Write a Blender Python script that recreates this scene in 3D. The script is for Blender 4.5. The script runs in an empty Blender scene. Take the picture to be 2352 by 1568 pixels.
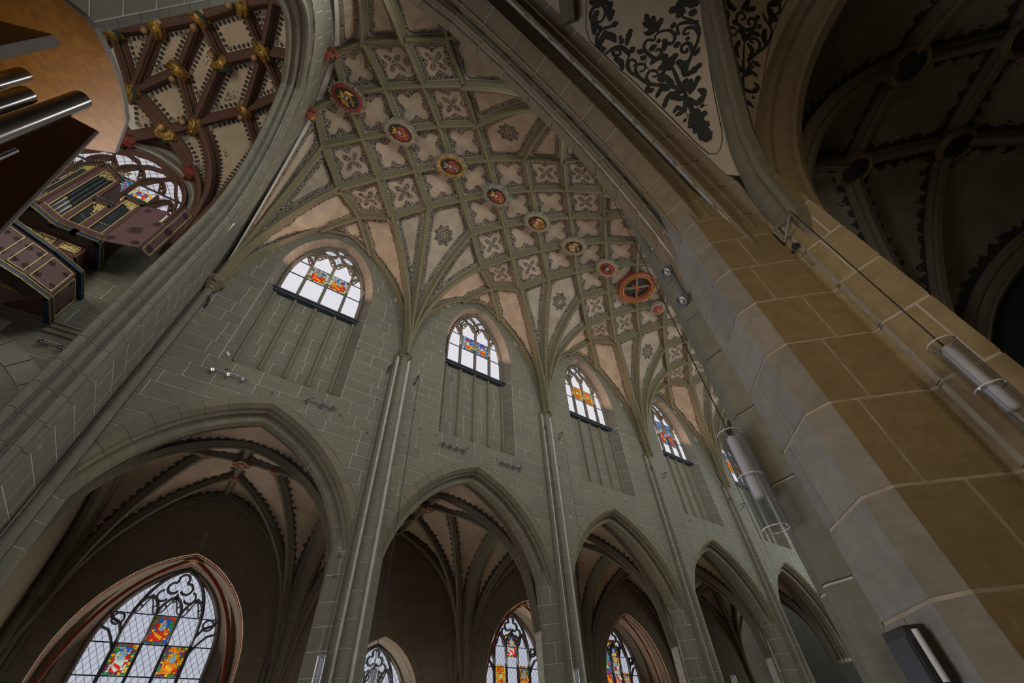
import bpy, math, random
import numpy as np
from math import sin, cos, pi, sqrt, acos, atan2, radians, hypot
from mathutils import Vector, Matrix

# ---------------------------------------------------------------- camera, world, lights, exposure
S = bpy.context.scene
COL = S.collection
ZC = 1.6                                     # eye height above the floor; geometry below is given from eye level
CAM_R = ((0.81320041, -0.58024529, -0.04494979),
         (0.39235383, 0.60363922, -0.69403037),
         (0.42984131, 0.54674957, 0.71854113))   # right, down, forward
cam_data = bpy.data.cameras.new('camera')
cam_data.sensor_width = 36.0
cam_data.lens = 945.3358 / 2352 * 36.0
cam_data.clip_start = 0.02
cam_data.clip_end = 300
cam = bpy.data.objects.new('camera', cam_data)
COL.objects.link(cam)
r_, d_, f_ = [Vector(v) for v in CAM_R]
cam.matrix_world = Matrix(((r_.x, -d_.x, -f_.x, 0), (r_.y, -d_.y, -f_.y, 0), (r_.z, -d_.z, -f_.z, ZC), (0, 0, 0, 1)))
S.camera = cam
S.view_settings.view_transform = 'Standard'
S.view_settings.look = 'None'
S.view_settings.gamma = 1.0
S.view_settings.use_curve_mapping = False
S.view_settings.exposure = 0.0
S.cycles.max_bounces = 6
S.cycles.diffuse_bounces = 4
S.cycles.sample_clamp_indirect = 3.0

world = bpy.data.worlds.new('sky')
S.world = world
world.use_nodes = True
bg = world.node_tree.nodes['Background']
bg.inputs['Color'].default_value = (0.72, 0.80, 0.92, 1)
bg.inputs['Strength'].default_value = 0.9

def area(name, loc, look, sx, sy, power, color, spread=180):
    l = bpy.data.lights.new(name, 'AREA')
    l.shape = 'RECTANGLE'; l.size = sx; l.size_y = sy; l.energy = power; l.color = color
    l.spread = radians(spread)
    o = bpy.data.objects.new(name, l); COL.objects.link(o)
    o.location = (loc[0], loc[1], loc[2] + ZC)
    d = Vector((look[0] - loc[0], look[1] - loc[1], look[2] - loc[2]))
    o.rotation_euler = d.to_track_quat('-Z', 'Y').to_euler()
    return o
B = 6.745                                    # bay length of the nave
XM = [0.17 + B * i for i in range(5)]        # bay centres
XS = [XM[0] - B / 2 + B * i for i in range(6)]   # shaft lines
# daylight through the north clerestory (seen) - bounced up from the sunlit aisle roofs, warm
for i in range(4):
    area('north_clerestory_daylight', (XM[i], 11.5, 13.3), (XM[i], 9.3, 15.6), 2.4, 2.2, 120, (1.0, 0.66, 0.48))
# daylight through the south clerestory (behind and above the camera)
for i in range(4):
    area('south_clerestory_daylight', (XM[i], 1.35, 13.2), (XM[i] , 11, 8.5), 2.6, 3.4, 300, (1.0, 1.0, 0.94))
# daylight through the great choir window at the east end
area('choir_window_daylight', (33.3, 6.2, 9.0), (10, 7.5, 7), 6, 12, 900, (0.97, 1.0, 0.97))
# daylight of the tower hall's west window
area('hall_window_daylight', (-8.2, 4.0, 9.0), (-4.8, 9.5, 12.5), 3, 4, 330, (1.0, 0.88, 0.74))
# unseen warm lamp added to light the near pier, then the chapel windows
area('south_aisle_fill', (-2.3, -2.6, 1.4), (2.9, 0.3, 2.6), 1.4, 1.8, 24, (1.0, 0.80, 0.52), 80)
area('chapel_daylight', (XM[0], 18.6, 2.6), (XM[0], 14, 5), 2.0, 3.0, 120, (1.0, 0.88, 0.78))
area('chapel_daylight', (XM[2], 18.6, 2.6), (XM[2], 14, 5), 2.0, 3.0, 95, (1.0, 0.88, 0.78))
area('chapel_daylight', (XM[1], 17.4, 1.2), (XM[1], 14, 4), 1.6, 2.0, 70, (1.0, 0.88, 0.78))
area('chapel_daylight', (XM[3], 18.6, 2.6), (XM[3], 14, 5), 2.0, 3.0, 40, (1.0, 0.88, 0.78))
# unseen fill lamp added low in the west to brighten the near pier
area('low_west_fill', (-2.4, 4.6, 0.4), (5, 5, 5), 2.5, 3.2, 190, (0.98, 0.97, 1.0))


rnd = random.Random(11)

# ---------------------------------------------------------------- helpers
def tag(o, label=None, cat=None, group=None, kind=None):
    if label: o['label'] = label
    if cat: o['category'] = cat
    if group: o['group'] = group
    if kind: o['kind'] = kind
    return o

def empty(name, loc, label=None, cat=None, group=None, kind=None):
    o = bpy.data.objects.new(name, None); COL.objects.link(o)
    o.location = (loc[0], loc[1], loc[2] + ZC)
    o.empty_display_size = 0.2
    return tag(o, label, cat, group, kind)

def origin(o):
    while o.parent is not None: o = o.parent
    return o.location

def mk(name, verts, faces, mat, parent=None, smooth=None, kind=None, label=None, cat=None, group=None, mats=None, midx=None, at=None):
    """one mesh object; verts in eye-level world coordinates (moved to the parent's origin)"""
    v = np.asarray(verts, dtype=float).reshape(-1, 3) + np.array([0, 0, ZC])
    if parent is not None:
        v = v - np.array(origin(parent))
    elif at is not None:
        v = v - np.array([at[0], at[1], at[2] + ZC])
    me = bpy.data.meshes.new(name)
    me.from_pydata(v.tolist(), [], faces)
    for m in (mats or [mat]): me.materials.append(m)
    if midx is not None: me.polygons.foreach_set('material_index', midx)
    if smooth is not None:
        me.polygons.foreach_set('use_smooth', [True] * len(me.polygons))
        if smooth < 180: me.set_sharp_from_angle(angle=radians(smooth))
    me.update()
    o = bpy.data.objects.new(name, me); COL.objects.link(o)
    if parent is not None: o.parent = parent
    elif at is not None: o.location = (at[0], at[1], at[2] + ZC)
    return tag(o, label, cat, group, kind)

class MB:
    """collects shapes into one mesh"""
    def __init__(s): s.v = []; s.f = []; s.m = []; s.cur = 0
    def add(s, v, f):
        n = len(s.v); s.v += [tuple(p) for p in v]; s.f += [tuple(i + n for i in q) for q in f]; s.m += [s.cur] * len(f); return s
    def box(s, a, b):
        (x0, y0, z0), (x1, y1, z1) = a, b
        return s.add([(x0, y0, z0), (x1, y0, z0), (x1, y1, z0), (x0, y1, z0), (x0, y0, z1), (x1, y0, z1), (x1, y1, z1), (x0, y1, z1)],
                     [(0, 3, 2, 1), (4, 5, 6, 7), (0, 1, 5, 4), (1, 2, 6, 5), (2, 3, 7, 6), (3, 0, 4, 7)])
    def obox(s, c, ax, ay, az):
        c, ax, ay, az = [np.array(q, float) for q in (c, ax, ay, az)]
        v = [c + i * ax + j * ay + k * az for k in (-1, 1) for (i, j) in ((-1, -1), (1, -1), (1, 1), (-1, 1))]
        return s.add(v, [(0, 3, 2, 1), (4, 5, 6, 7), (0, 1, 5, 4), (1, 2, 6, 5), (2, 3, 7, 6), (3, 0, 4, 7)])
    def prism(s, poly, z0, z1):
        n = len(poly); v = [(x, y, z0) for x, y in poly] + [(x, y, z1) for x, y in poly]
        return s.add(v, [tuple(range(n - 1, -1, -1)), tuple(range(n, 2 * n))] + [(i, (i + 1) % n, n + (i + 1) % n, n + i) for i in range(n)])
    def tube(s, pts, r, n=8, caps=True):
        pts = [np.array(p, float) for p in pts]; rs = r if hasattr(r, '__len__') else [r] * len(pts)
        rings = []; ref = None
        for i, p in enumerate(pts):
            t = pts[min(i + 1, len(pts) - 1)] - pts[max(i - 1, 0)]; t /= np.linalg.norm(t) + 1e-12
            if ref is None:
                ref = np.array([0, 0, 1.]) if abs(t[2]) < .9 else np.array([1., 0, 0])
            a = ref - t * (ref @ t); a /= np.linalg.norm(a) + 1e-12; ref = a; b = np.cross(t, a)
            rings.append([p + rs[i] * (cos(2 * pi * k / n) * a + sin(2 * pi * k / n) * b) for k in range(n)])
        v = [q for rg in rings for q in rg]; f = []
        for i in range(len(pts) - 1):
            for k in range(n): f.append((i * n + k, i * n + (k + 1) % n, (i + 1) * n + (k + 1) % n, (i + 1) * n + k))
        if caps: f += [tuple(range(n - 1, -1, -1)), tuple(range((len(pts) - 1) * n, len(pts) * n))]
        return s.add(v, f)
    def lathe(s, c, prof, n=16, axis=(0, 0, 1)):
        ax = Vector(axis).normalized(); q = Vector((0, 0, 1)).rotation_difference(ax)
        v = []; f = []
        for (r, h) in prof:
            for k in range(n):
                p = q @ Vector((r * cos(2 * pi * k / n), r * sin(2 * pi * k / n), h)); v.append((c[0] + p.x, c[1] + p.y, c[2] + p.z))
        for i in range(len(prof) - 1):
            for k in range(n): f.append((i * n + k, i * n + (k + 1) % n, (i + 1) * n + (k + 1) % n, (i + 1) * n + k))
        f += [tuple(range(n - 1, -1, -1)), tuple(range((len(prof) - 1) * n, len(prof) * n))]
        return s.add(v, f)
    def build(s, name, mat, parent=None, **k):
        if 'mats' in k: k['midx'] = s.m
        return mk(name, s.v, s.f, mat, parent, **k)

def grid_faces(nu, nv, flip=False):
    f = []
    for j in range(nv - 1):
        for i in range(nu - 1):
            q = (j * nu + i, j * nu + i + 1, (j + 1) * nu + i + 1, (j + 1) * nu + i)
            f.append(q[::-1] if flip else q)
    return f

def bez(p0, p1, p2, p3, n=14):
    t = np.linspace(0, 1, n)[:, None]
    p0, p1, p2, p3 = [np.array(p, float) for p in (p0, p1, p2, p3)]
    return (1 - t) ** 3 * p0 + 3 * (1 - t) ** 2 * t * p1 + 3 * (1 - t) * t * t * p2 + t ** 3 * p3

def seg(a, b, sag=0.0, n=7):
    t = np.linspace(0, 1, n)[:, None]; a = np.array(a, float); b = np.array(b, float)
    p = a * (1 - t) + b * t; p[:, 2] += (4 * sag * t * (1 - t))[:, 0]
    return p

def resample(c, n):
    d = np.r_[0, np.cumsum(np.linalg.norm(np.diff(c, axis=0), axis=1))]
    if d[-1] < 1e-9: return np.repeat(c[:1], n, axis=0)
    s = np.linspace(0, d[-1], n)
    return np.stack([np.interp(s, d, c[:, k]) for k in range(3)], axis=1)

def poly_dist(P, lines):
    best = np.full(len(P), 1e9); along = np.zeros(len(P)); base = 0
    for L in lines:
        A = L[:-1]; D = L[1:] - A; ln = np.linalg.norm(D, axis=1); acc = np.r_[0, np.cumsum(ln)][:-1] + base
        for i in range(len(A)):
            if ln[i] < 1e-6: continue
            t = np.clip(((P - A[i]) @ D[i]) / (ln[i] ** 2), 0, 1)
            d = np.linalg.norm(P - A[i] - t[:, None] * D[i], axis=1)
            m = d < best; best[m] = d[m]; along[m] = acc[i] + t[m] * ln[i]
        base += ln.sum()
    return best, along

RIBHALF = 0.13
def cell(name, c0, c1, d0, d1, mat, parent, n=15, ribhalf=RIBHALF, edges=None, lift=0.0, label=None):
    """a vault web: Coons patch inside four curves (one may be a point); carries the distance to its ribs"""
    c0, c1, d0, d1 = [resample(np.asarray(c, float), n) for c in (c0, c1, d0, d1)]
    u = np.linspace(0, 1, n)[None, :, None]; v = np.linspace(0, 1, n)[:, None, None]
    P = (1 - v) * c0[None] + v * c1[None] + (1 - u) * d0[:, None] + u * d1[:, None] \
        - ((1 - u) * (1 - v) * c0[0] + u * (1 - v) * c0[-1] + (1 - u) * v * c1[0] + u * v * c1[-1])
    P[:, :, 2] += lift * (16 * u * (1 - u) * v * (1 - v))[:, :, 0]
    P = P.reshape(-1, 3)
    ed, al = poly_dist(P, edges if edges is not None else [c0, c1, d0, d1])
    f = grid_faces(n, n)
    o = mk(name, P, f, mat, parent, smooth=180, label=label)
    me = o.data
    a = me.attributes.new('edge', 'FLOAT', 'POINT'); a.data.foreach_set('value', (ed - ribhalf).astype(np.float32))
    b = me.attributes.new('along', 'FLOAT', 'POINT'); b.data.foreach_set('value', al.astype(np.float32))
    uv = np.stack(np.broadcast_arrays((u * 2 - 1)[:, :, 0], (v * 2 - 1)[:, :, 0], np.zeros((n, n))), axis=-1).reshape(-1, 3)
    w = me.attributes.new('uvc', 'FLOAT_VECTOR', 'POINT'); w.data.foreach_set('vector', uv.astype(np.float32).ravel())
    return o

RIB = [(-.13, .05), (-.13, -.045), (-.108, -.055), (-.10, -.085), (-.078, -.10), (-.056, -.115), (-.058, -.15), (-.075, -.17), (-.066, -.20), (-.04, -.212), (-.043, -.25), (-.026, -.275), (.026, -.275),
       (.043, -.25), (.04, -.212), (.066, -.20), (.075, -.17), (.058, -.15), (.056, -.115), (.078, -.10), (.10, -.085), (.108, -.055), (.13, -.045), (.13, .05)]
def rib(c, mat, parent, n=None, sc=1.0, name='rib', prof=RIB, up=None, kind=None):
    c = np.asarray(c, float)
    c = resample(c, n or max(3, int(len(c) * .7)))
    k = len(prof); V = []
    for i, p in enumerate(c):
        t = c[min(i + 1, len(c) - 1)] - c[max(i - 1, 0)]; t /= np.linalg.norm(t) + 1e-12
        U = np.array((0, 0, 1.) if up is None else ((0 if up[1] is None else p[0] - up[1]), p[1] - up[2], p[2] - up[3]) if up[0] == 'c' else up, float)
        U = U / (np.linalg.norm(U) + 1e-9); U = U - t * (U @ t)
        if np.linalg.norm(U) < .15: U = np.array([0, -1., 0]); U = U - t * (U @ t)
        U /= np.linalg.norm(U); s_ = np.cross(t, U)
        V += [p + sc * (a * s_ + b * U) for a, b in prof]
    f = grid_faces(k, len(c), True) + [tuple(range(k)), tuple(range((len(c) - 1) * k, len(c) * k))[::-1]]
    return mk(name, V, f, mat, parent, smooth=35, kind=kind)

def stone_block(plane, quad, gap=0.021, proud=0.014, bev=0.012):
    """verts and faces of one ashlar: quad = 4 (s,z) corners counter-clockwise seen from outside"""
    q = np.array(quad, float); c = q.mean(axis=0)
    def shrink(m):
        out = []
        for p in q:
            d = c - p; l = np.abs(d); out.append(p + np.sign(d) * np.minimum(m, l * .8))
        return out
    o = shrink(gap / 2); i = shrink(gap / 2 + bev)
    v = [plane(s, z, -0.02) for s, z in o] + [plane(s, z, proud * .55) for s, z in o] + [plane(s, z, proud) for s, z in i]
    f = [(8, 9, 10, 11)] + [(k, (k + 1) % 4, 4 + (k + 1) % 4, 4 + k) for k in range(4)] + [(4 + k, 4 + (k + 1) % 4, 8 + (k + 1) % 4, 8 + k) for k in range(4)]
    return v, f

def ashlar(plane, rows, allowed, parent, mat, lo=.5, hi=1.25, individual=True, keep=None, limit=None, rng=rnd, flip=False, name='stone', gap=.021, pr=(.010, .008)):
    """courses of stones on a plane. allowed(z) -> list of (s0, s1)"""
    bulk = MB(); cnt = 0
    for z0, z1 in rows:
        e = 0.004
        A0, A1, Am = allowed(z0 + e), allowed(z1 - e), allowed((z0 + z1) / 2)
        if not (len(A0) == len(A1) == len(Am)):
            A0 = A1 = Am
        for (a0, b0), (a1, b1) in zip(A0, A1):
            lo_s, hi_s = max(a0, a1), min(b0, b1)
            if min(b0 - a0, b1 - a1) < .03: continue
            cuts = []; s = min(a0, a1) + rng.uniform(lo * .5, hi)
            while s < max(b0, b1) - lo * .45:
                if lo_s + .12 < s < hi_s - .12: cuts.append(s)
                s += rng.uniform(lo, hi)
            ss0 = [a0] + cuts + [b0]; ss1 = [a1] + cuts + [b1]
            for i in range(len(ss0) - 1):
                q = [(ss0[i], z0), (ss0[i + 1], z0), (ss1[i + 1], z1), (ss1[i], z1)]
                cs = sum(p[0] for p in q) / 4; cz = (z0 + z1) / 2
                if keep and not keep(cs, cz): continue
                v, f = stone_block(plane, q, gap=gap, proud=pr[0] + rng.uniform(0, pr[1]))
                if flip: f = [t[::-1] for t in f]
                if individual and (limit is None or limit[0] > 0):
                    mk(name, v, f, mat, parent)
                    if limit is not None: limit[0] -= 1
                else:
                    bulk.add(v, f)
    if bulk.v:
        return bulk.build(name, mat, parent, kind='stuff')

def row_list(z0, z1, lo=.36, hi=.52, rng=rnd):
    n = max(1, round((z1 - z0) / ((lo + hi) / 2))); w = [rng.uniform(lo, hi) for _ in range(n)]; k = (z1 - z0) / sum(w)
    out = []; z = z0
    for a in w: out.append((z, z + a * k)); z += a * k
    return out

def backing(plane, z0, z1, allowed, mat, name, parent=None, step=.12, flip=False, **kw):
    m = MB(); n = max(1, round((z1 - z0) / step)); zs = list(np.linspace(z0, z1, n + 1))
    fine = [zs[0]]
    for i in range(n):
        if len(allowed(zs[i] + .001)) != len(allowed(zs[i + 1] - .001)): fine += list(np.linspace(zs[i], zs[i + 1], 13))[1:]
        else: fine.append(zs[i + 1])
    zs = fine; n = len(zs) - 1
    for i in range(n):
        e = .001
        A0, A1, Am = allowed(zs[i] + e), allowed(zs[i + 1] - e), allowed((zs[i] + zs[i + 1]) / 2)
        if not (len(A0) == len(A1) == len(Am)): A0 = A1 = Am
        for (a0, b0), (a1, b1) in zip(A0, A1):
            f = (0, 1, 2, 3)
            m.add([plane(a0, zs[i], 0), plane(b0, zs[i], 0), plane(b1, zs[i + 1], 0), plane(a1, zs[i + 1], 0)], [f[::-1] if flip else f])
    return m.build(name, mat, parent, **kw)

def hull_rows(s0, s1, holes):
    """allowed(z) for a strip s0..s1 with holes; each hole = f(z) -> (a, b) or None"""
    def allowed(z):
        iv = [(s0, s1)]
        for h in holes:
            r = h(z)
            if r is None: continue
            out = []
            for a, b in iv:
                if r[1] <= a or r[0] >= b: out.append((a, b)); continue
                if r[0] > a: out.append((a, r[0]))
                if r[1] < b: out.append((r[1], b))
            iv = out
        return iv
    return allowed

# ---------------------------------------------------------------- materials
class NT:
    def __init__(s, name):
        s.m = bpy.data.materials.new(name); s.m.use_nodes = True; s.t = s.m.node_tree; s.t.nodes.clear()
        s.out = s.t.nodes.new('ShaderNodeOutputMaterial')
    def n(s, typ, **k):
        q = s.t.nodes.new(typ)
        for a, b in k.items(): setattr(q, a, b)
        return q
    def inp(s, sock, v):
        if hasattr(v, 'is_linked') or isinstance(v, bpy.types.NodeSocket): s.t.links.new(v, sock)
        elif isinstance(v, (tuple, list)): sock.default_value = tuple(v) + ((1,) if len(v) == 3 and len(sock.default_value) == 4 else ())
        else: sock.default_value = v
    def math(s, op, a, b=0.0, c=0.0, clamp=False):
        q = s.n('ShaderNodeMath', operation=op, use_clamp=clamp)
        s.inp(q.inputs[0], a); s.inp(q.inputs[1], b); s.inp(q.inputs[2], c); return q.outputs[0]
    def mix(s, f, a, b, mode='MIX'):
        q = s.n('ShaderNodeMix', data_type='RGBA', blend_type=mode); s.inp(q.inputs[0], f); s.inp(q.inputs[6], a); s.inp(q.inputs[7], b); return q.outputs[2]
    def pos(s): return s.n('ShaderNodeNewGeometry').outputs['Position']
    def noise(s, vec, scale, detail=3, dist=0.0, rough=.55):
        q = s.n('ShaderNodeTexNoise'); q.inputs['Scale'].default_value = scale; q.inputs['Detail'].default_value = detail
        q.inputs['Distortion'].default_value = dist; q.inputs['Roughness'].default_value = rough
        s.inp(q.inputs['Vector'], vec); return q.outputs['Fac']
    def voro(s, vec, scale, feature='F1', out='Distance'):
        q = s.n('ShaderNodeTexVoronoi', feature=feature); q.inputs['Scale'].default_value = scale; s.inp(q.inputs['Vector'], vec); return q.outputs[out]
    def ramp(s, v, a, b):          # smooth 0..1 between a and b
        q = s.n('ShaderNodeMapRange'); q.interpolation_type = 'SMOOTHSTEP'
        s.inp(q.inputs[0], v); s.inp(q.inputs[1], a); s.inp(q.inputs[2], b); return q.outputs[0]
    def attr(s, name, o='Fac'): return s.n('ShaderNodeAttribute', attribute_name=name).outputs[o]
    def bsdf(s, col, rough=.85, bump=None, bstr=.3, bdist=.01, metal=0.0, spec=.3):
        b = s.n('ShaderNodeBsdfPrincipled'); s.inp(b.inputs['Base Color'], col); s.inp(b.inputs['Roughness'], rough); s.inp(b.inputs['Metallic'], metal)
        b.inputs['Specular IOR Level'].default_value = spec
        if bump is not None:
            q = s.n('ShaderNodeBump'); q.inputs['Strength'].default_value = bstr; q.inputs['Distance'].default_value = bdist
            s.inp(q.inputs['Height'], bump); s.t.links.new(q.outputs[0], b.inputs['Normal'])
        s.t.links.new(b.outputs[0], s.out.inputs[0]); s.b = b; return s.m
    def emit(s, col, strength=1.0):
        b = s.n('ShaderNodeEmission'); s.inp(b.inputs[0], col); s.inp(b.inputs[1], strength); s.t.links.new(b.outputs[0], s.out.inputs[0]); return s.m

def stone(name, a, b, dots=True, streak=.35, jitter=.32):
    m = NT(name); p = m.pos()
    rv = m.math('ADD', m.math('MULTIPLY', m.n('ShaderNodeObjectInfo').outputs['Random'], .6), m.math('MULTIPLY', m.n('ShaderNodeNewGeometry').outputs['Random Per Island'], .4))
    n1 = m.noise(p, 1.1, 4); n2 = m.noise(p, 9, 5, .4); n3 = m.noise(p, 55, 2)
    mp = m.n('ShaderNodeMapping'); m.inp(mp.inputs['Vector'], p); mp.inputs['Scale'].default_value = (3, 3, 16); mp.inputs['Rotation'].default_value = (0.25, 0.15, 0)
    n4 = m.noise(mp.outputs[0], 1.6, 3, .8)
    f = m.math('ADD', m.math('MULTIPLY', rv, .55), m.math('MULTIPLY', n1, .45))
    col = m.mix(f, a, b)
    k = m.math('ADD', 1 - jitter * .5 - .1, m.math('MULTIPLY', rv, jitter))
    k = m.math('MULTIPLY', k, m.math('ADD', .72, m.math('MULTIPLY', n2, .5)))
    k = m.math('MULTIPLY', k, m.math('ADD', 1 - streak * .5, m.math('MULTIPLY', n4, streak)))
    q = m.n('ShaderNodeMix', data_type='RGBA', blend_type='MULTIPLY'); q.inputs[0].default_value = 1
    cb = m.n('ShaderNodeCombineColor'); [m.inp(cb.inputs[i], k) for i in range(3)]
    m.inp(q.inputs[6], col); m.inp(q.inputs[7], cb.outputs[0]); col = q.outputs[2]
    if dots:
        d = m.voro(p, 1.25)
        dd = m.math('SUBTRACT', 1.0, m.ramp(d, .05, .075)); col = m.mix(m.math('MULTIPLY', dd, .42), col, (.46, .46, .41))
    return m.bsdf(col, .88, m.math('ADD', n2, m.math('MULTIPLY', n3, .4)), .35, .012)

def plain(name, a, b=None, scale=6, rough=.7, metal=0.0, bstr=.15, spec=.4, detail=4):
    m = NT(name); p = m.pos(); n = m.noise(p, scale, detail, .3)
    col = m.mix(m.ramp(n, .3, .7), a, b or tuple(x * .75 for x in a)); return m.bsdf(col, rough, n, bstr, .01, metal, spec)

def lace(m, p, sc, fr, th=0.05):
    """curling foliage: broken rings about scattered centres"""
    w = m.noise(p, sc * .9, 2); mpv = m.n('ShaderNodeVectorMath', operation='ADD'); m.inp(mpv.inputs[0], p)
    sv = m.n('ShaderNodeVectorMath', operation='SCALE'); cx = m.n('ShaderNodeCombineXYZ'); m.inp(cx.inputs[0], w); m.inp(cx.inputs[1], w); m.inp(sv.inputs[0], cx.outputs[0]); sv.inputs[3].default_value = .35 / sc
    m.t.links.new(sv.outputs[0], mpv.inputs[1])
    d = m.voro(mpv.outputs[0], sc)
    r = m.math('SINE', m.math('MULTIPLY', d, fr))
    k = m.math('SUBTRACT', m.noise(p, sc * 2.2, 1), .5)
    return m.ramp(m.math('ADD', r, m.math('MULTIPLY', k, 2.2)), th, th + .25)

CREAM_A, CREAM_B = (.385, .325, .25), (.285, .225, .175)
INK = (.022, .022, .022)
def plaster(name, style, a=CREAM_A, b=CREAM_B, sc=13.0):
    m = NT(name); p = m.pos(); e = m.attr('edge')
    n1 = m.noise(p, 1.6, 5, .5); n2 = m.noise(p, 7, 4)
    base = m.mix(m.ramp(n1, .3, .72), b, a); base = m.mix(m.math('MULTIPLY', m.ramp(n2, .45, .8), .25), base, tuple(x * .7 for x in a))
    uv = m.attr('uvc', 'Vector'); sx = m.n('ShaderNodeSeparateXYZ'); m.inp(sx.inputs[0], uv); u, v = sx.outputs[0], sx.outputs[1]
    au, av = m.math('ABSOLUTE', u), m.math('ABSOLUTE', v)
    paint = None
    if style in ('diamond', 'plainborder', 'ridge'):
        mn = m.math('MINIMUM', au, av)
        pk = m.math('POWER', 2.718, m.math('MULTIPLY', m.math('POWER', m.math('DIVIDE', mn, .2), 2), -1))
        w = m.math('ADD', .11 if style == 'plainborder' else .155, m.math('MULTIPLY', pk, .06 if style == 'plainborder' else .17))
        w = m.math('ADD', w, m.math('MULTIPLY', m.math('SUBTRACT', m.noise(p, 5, 1), .5), .14))
        inb = m.math('LESS_THAN', e, w)
        if style == 'ridge':
            inb = m.math('MAXIMUM', inb, m.math('GREATER_THAN', m.math('ADD', m.math('MULTIPLY', au, av), m.math('MULTIPLY', m.noise(p, 5, 1), .2)), .42))
        if style == 'diamond':
            r2 = m.math('ADD', m.math('MULTIPLY', u, u), m.math('MULTIPLY', v, v)); r = m.math('SQRT', r2)
            kk = m.math('DIVIDE', m.math('MULTIPLY', 2.0, m.math('MULTIPLY', au, av)), m.math('ADD', r2, .0001))
            inb = m.math('MAXIMUM', inb, m.math('LESS_THAN', r, m.math('ADD', .10, m.math('MULTIPLY', m.math('POWER', kk, 1.6), .42))))
        paint = m.math('MULTIPLY', inb, lace(m, p, sc, 15, -.5))
    elif style == 'fan':
        w = m.math('ADD', .17, m.math('MULTIPLY', m.math('SUBTRACT', m.noise(p, 4, 1), .5), .04))
        paint = m.math('MULTIPLY', m.math('LESS_THAN', e, w), lace(m, p, sc, 15, -.5))
        ln = m.math('LESS_THAN', m.math('ABSOLUTE', m.math('SUBTRACT', e, .185)), .008); paint = m.math('MAXIMUM', paint, ln)
    elif style == 'medallion':
        w = .17
        paint = m.math('MULTIPLY', m.math('LESS_THAN', e, w), lace(m, p, sc, 15, -.5))
        ln = m.math('LESS_THAN', m.math('ABSOLUTE', m.math('SUBTRACT', e, .185)), .008); paint = m.math('MAXIMUM', paint, ln)
        mv = m.attr('med', 'Vector'); ms = m.n('ShaderNodeSeparateXYZ'); m.inp(ms.inputs[0], mv)
        r = m.math('SQRT', m.math('ADD', m.math('MULTIPLY', ms.outputs[0], ms.outputs[0]), m.math('MULTIPLY', ms.outputs[1], ms.outputs[1])))
        ang = m.math('ARCTAN2', ms.outputs[1], ms.outputs[0])
        rr = m.math('ADD', .40, m.math('MULTIPLY', m.math('COSINE', m.math('MULTIPLY', ang, 8)), .05))
        md = m.math('MULTIPLY', m.math('LESS_THAN', r, rr), m.math('GREATER_THAN', r, .2))
        paint = m.math('MAXIMUM', paint, m.math('MULTIPLY', md, lace(m, p, sc * 1.1, 13, -.7)))
        ring = m.math('LESS_THAN', m.math('ABSOLUTE', m.math('SUBTRACT', r, .16)), .022); paint = m.math('MAXIMUM', paint, ring)
        face = m.math('MULTIPLY', m.math('LESS_THAN', r, .11), m.ramp(m.noise(p, 22, 2), .45, .55)); paint = m.math('MAXIMUM', paint, face)
    elif style == 'leafy':
        w = m.math('ADD', .02, m.math('MULTIPLY', m.math('ABSOLUTE', m.math('SINE', m.math('MULTIPLY', m.attr('along'), 13))), .10))
        w = m.math('ADD', w, m.math('MULTIPLY', m.math('SUBTRACT', m.noise(p, 9, 2), .5), .16))
        lc = m.math('MULTIPLY', m.math('LESS_THAN', e, m.math('MULTIPLY', w, 1.2)), m.math('GREATER_THAN', lace(m, p, 7, 13, .3), .5))
        paint = m.math('MAXIMUM', m.math('MULTIPLY', m.math('LESS_THAN', e, m.math('MULTIPLY', w, .8)), m.math('GREATER_THAN', m.voro(p, 13), .16)), lc)
    elif style == 'dots':
        al = m.attr('along')
        s1 = m.math('SUBTRACT', m.math('FRACT', m.math('MULTIPLY', al, 1 / .15)), .5); s2 = m.math('MULTIPLY', s1, .15)
        ee = m.math('SUBTRACT', e, .075)
        paint = m.math('LESS_THAN', m.math('SQRT', m.math('ADD', m.math('MULTIPLY', s2, s2), m.math('MULTIPLY', m.math('MULTIPLY', ee, ee), .7))), .052)
        r = m.math('SQRT', m.math('ADD', m.math('MULTIPLY', u, u), m.math('MULTIPLY', v, v)))
        blot = m.math('MULTIPLY', m.math('MULTIPLY', m.math('LESS_THAN', m.noise(p, 1.7, 1), .42), m.math('GREATER_THAN', e, .2)), lace(m, p, 5.5, 16, .62))
        paint = m.math('MAXIMUM', paint, m.math('MULTIPLY', blot, m.math('LESS_THAN', e, .62)))
    col = base
    if style not in ('bare', 'dots', 'leafy'):
        col = m.mix(m.math('LESS_THAN', e, .022), base, (.42, .39, .33))
        ln2 = m.math('LESS_THAN', m.math('ABSOLUTE', m.math('SUBTRACT', e, .030)), .007); paint = m.math('MAXIMUM', paint, ln2)
        paint = m.math('MULTIPLY', paint, m.math('GREATER_THAN', e, .022))
    if style == 'dots':
        col = m.mix(m.math('LESS_THAN', e, .03), base, (.62, .60, .52))
    if paint is not None: col = m.mix(m.math('MULTIPLY', paint, .93), col, INK)
    return m.bsdf(col, .9, n2, .08, .01)

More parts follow.
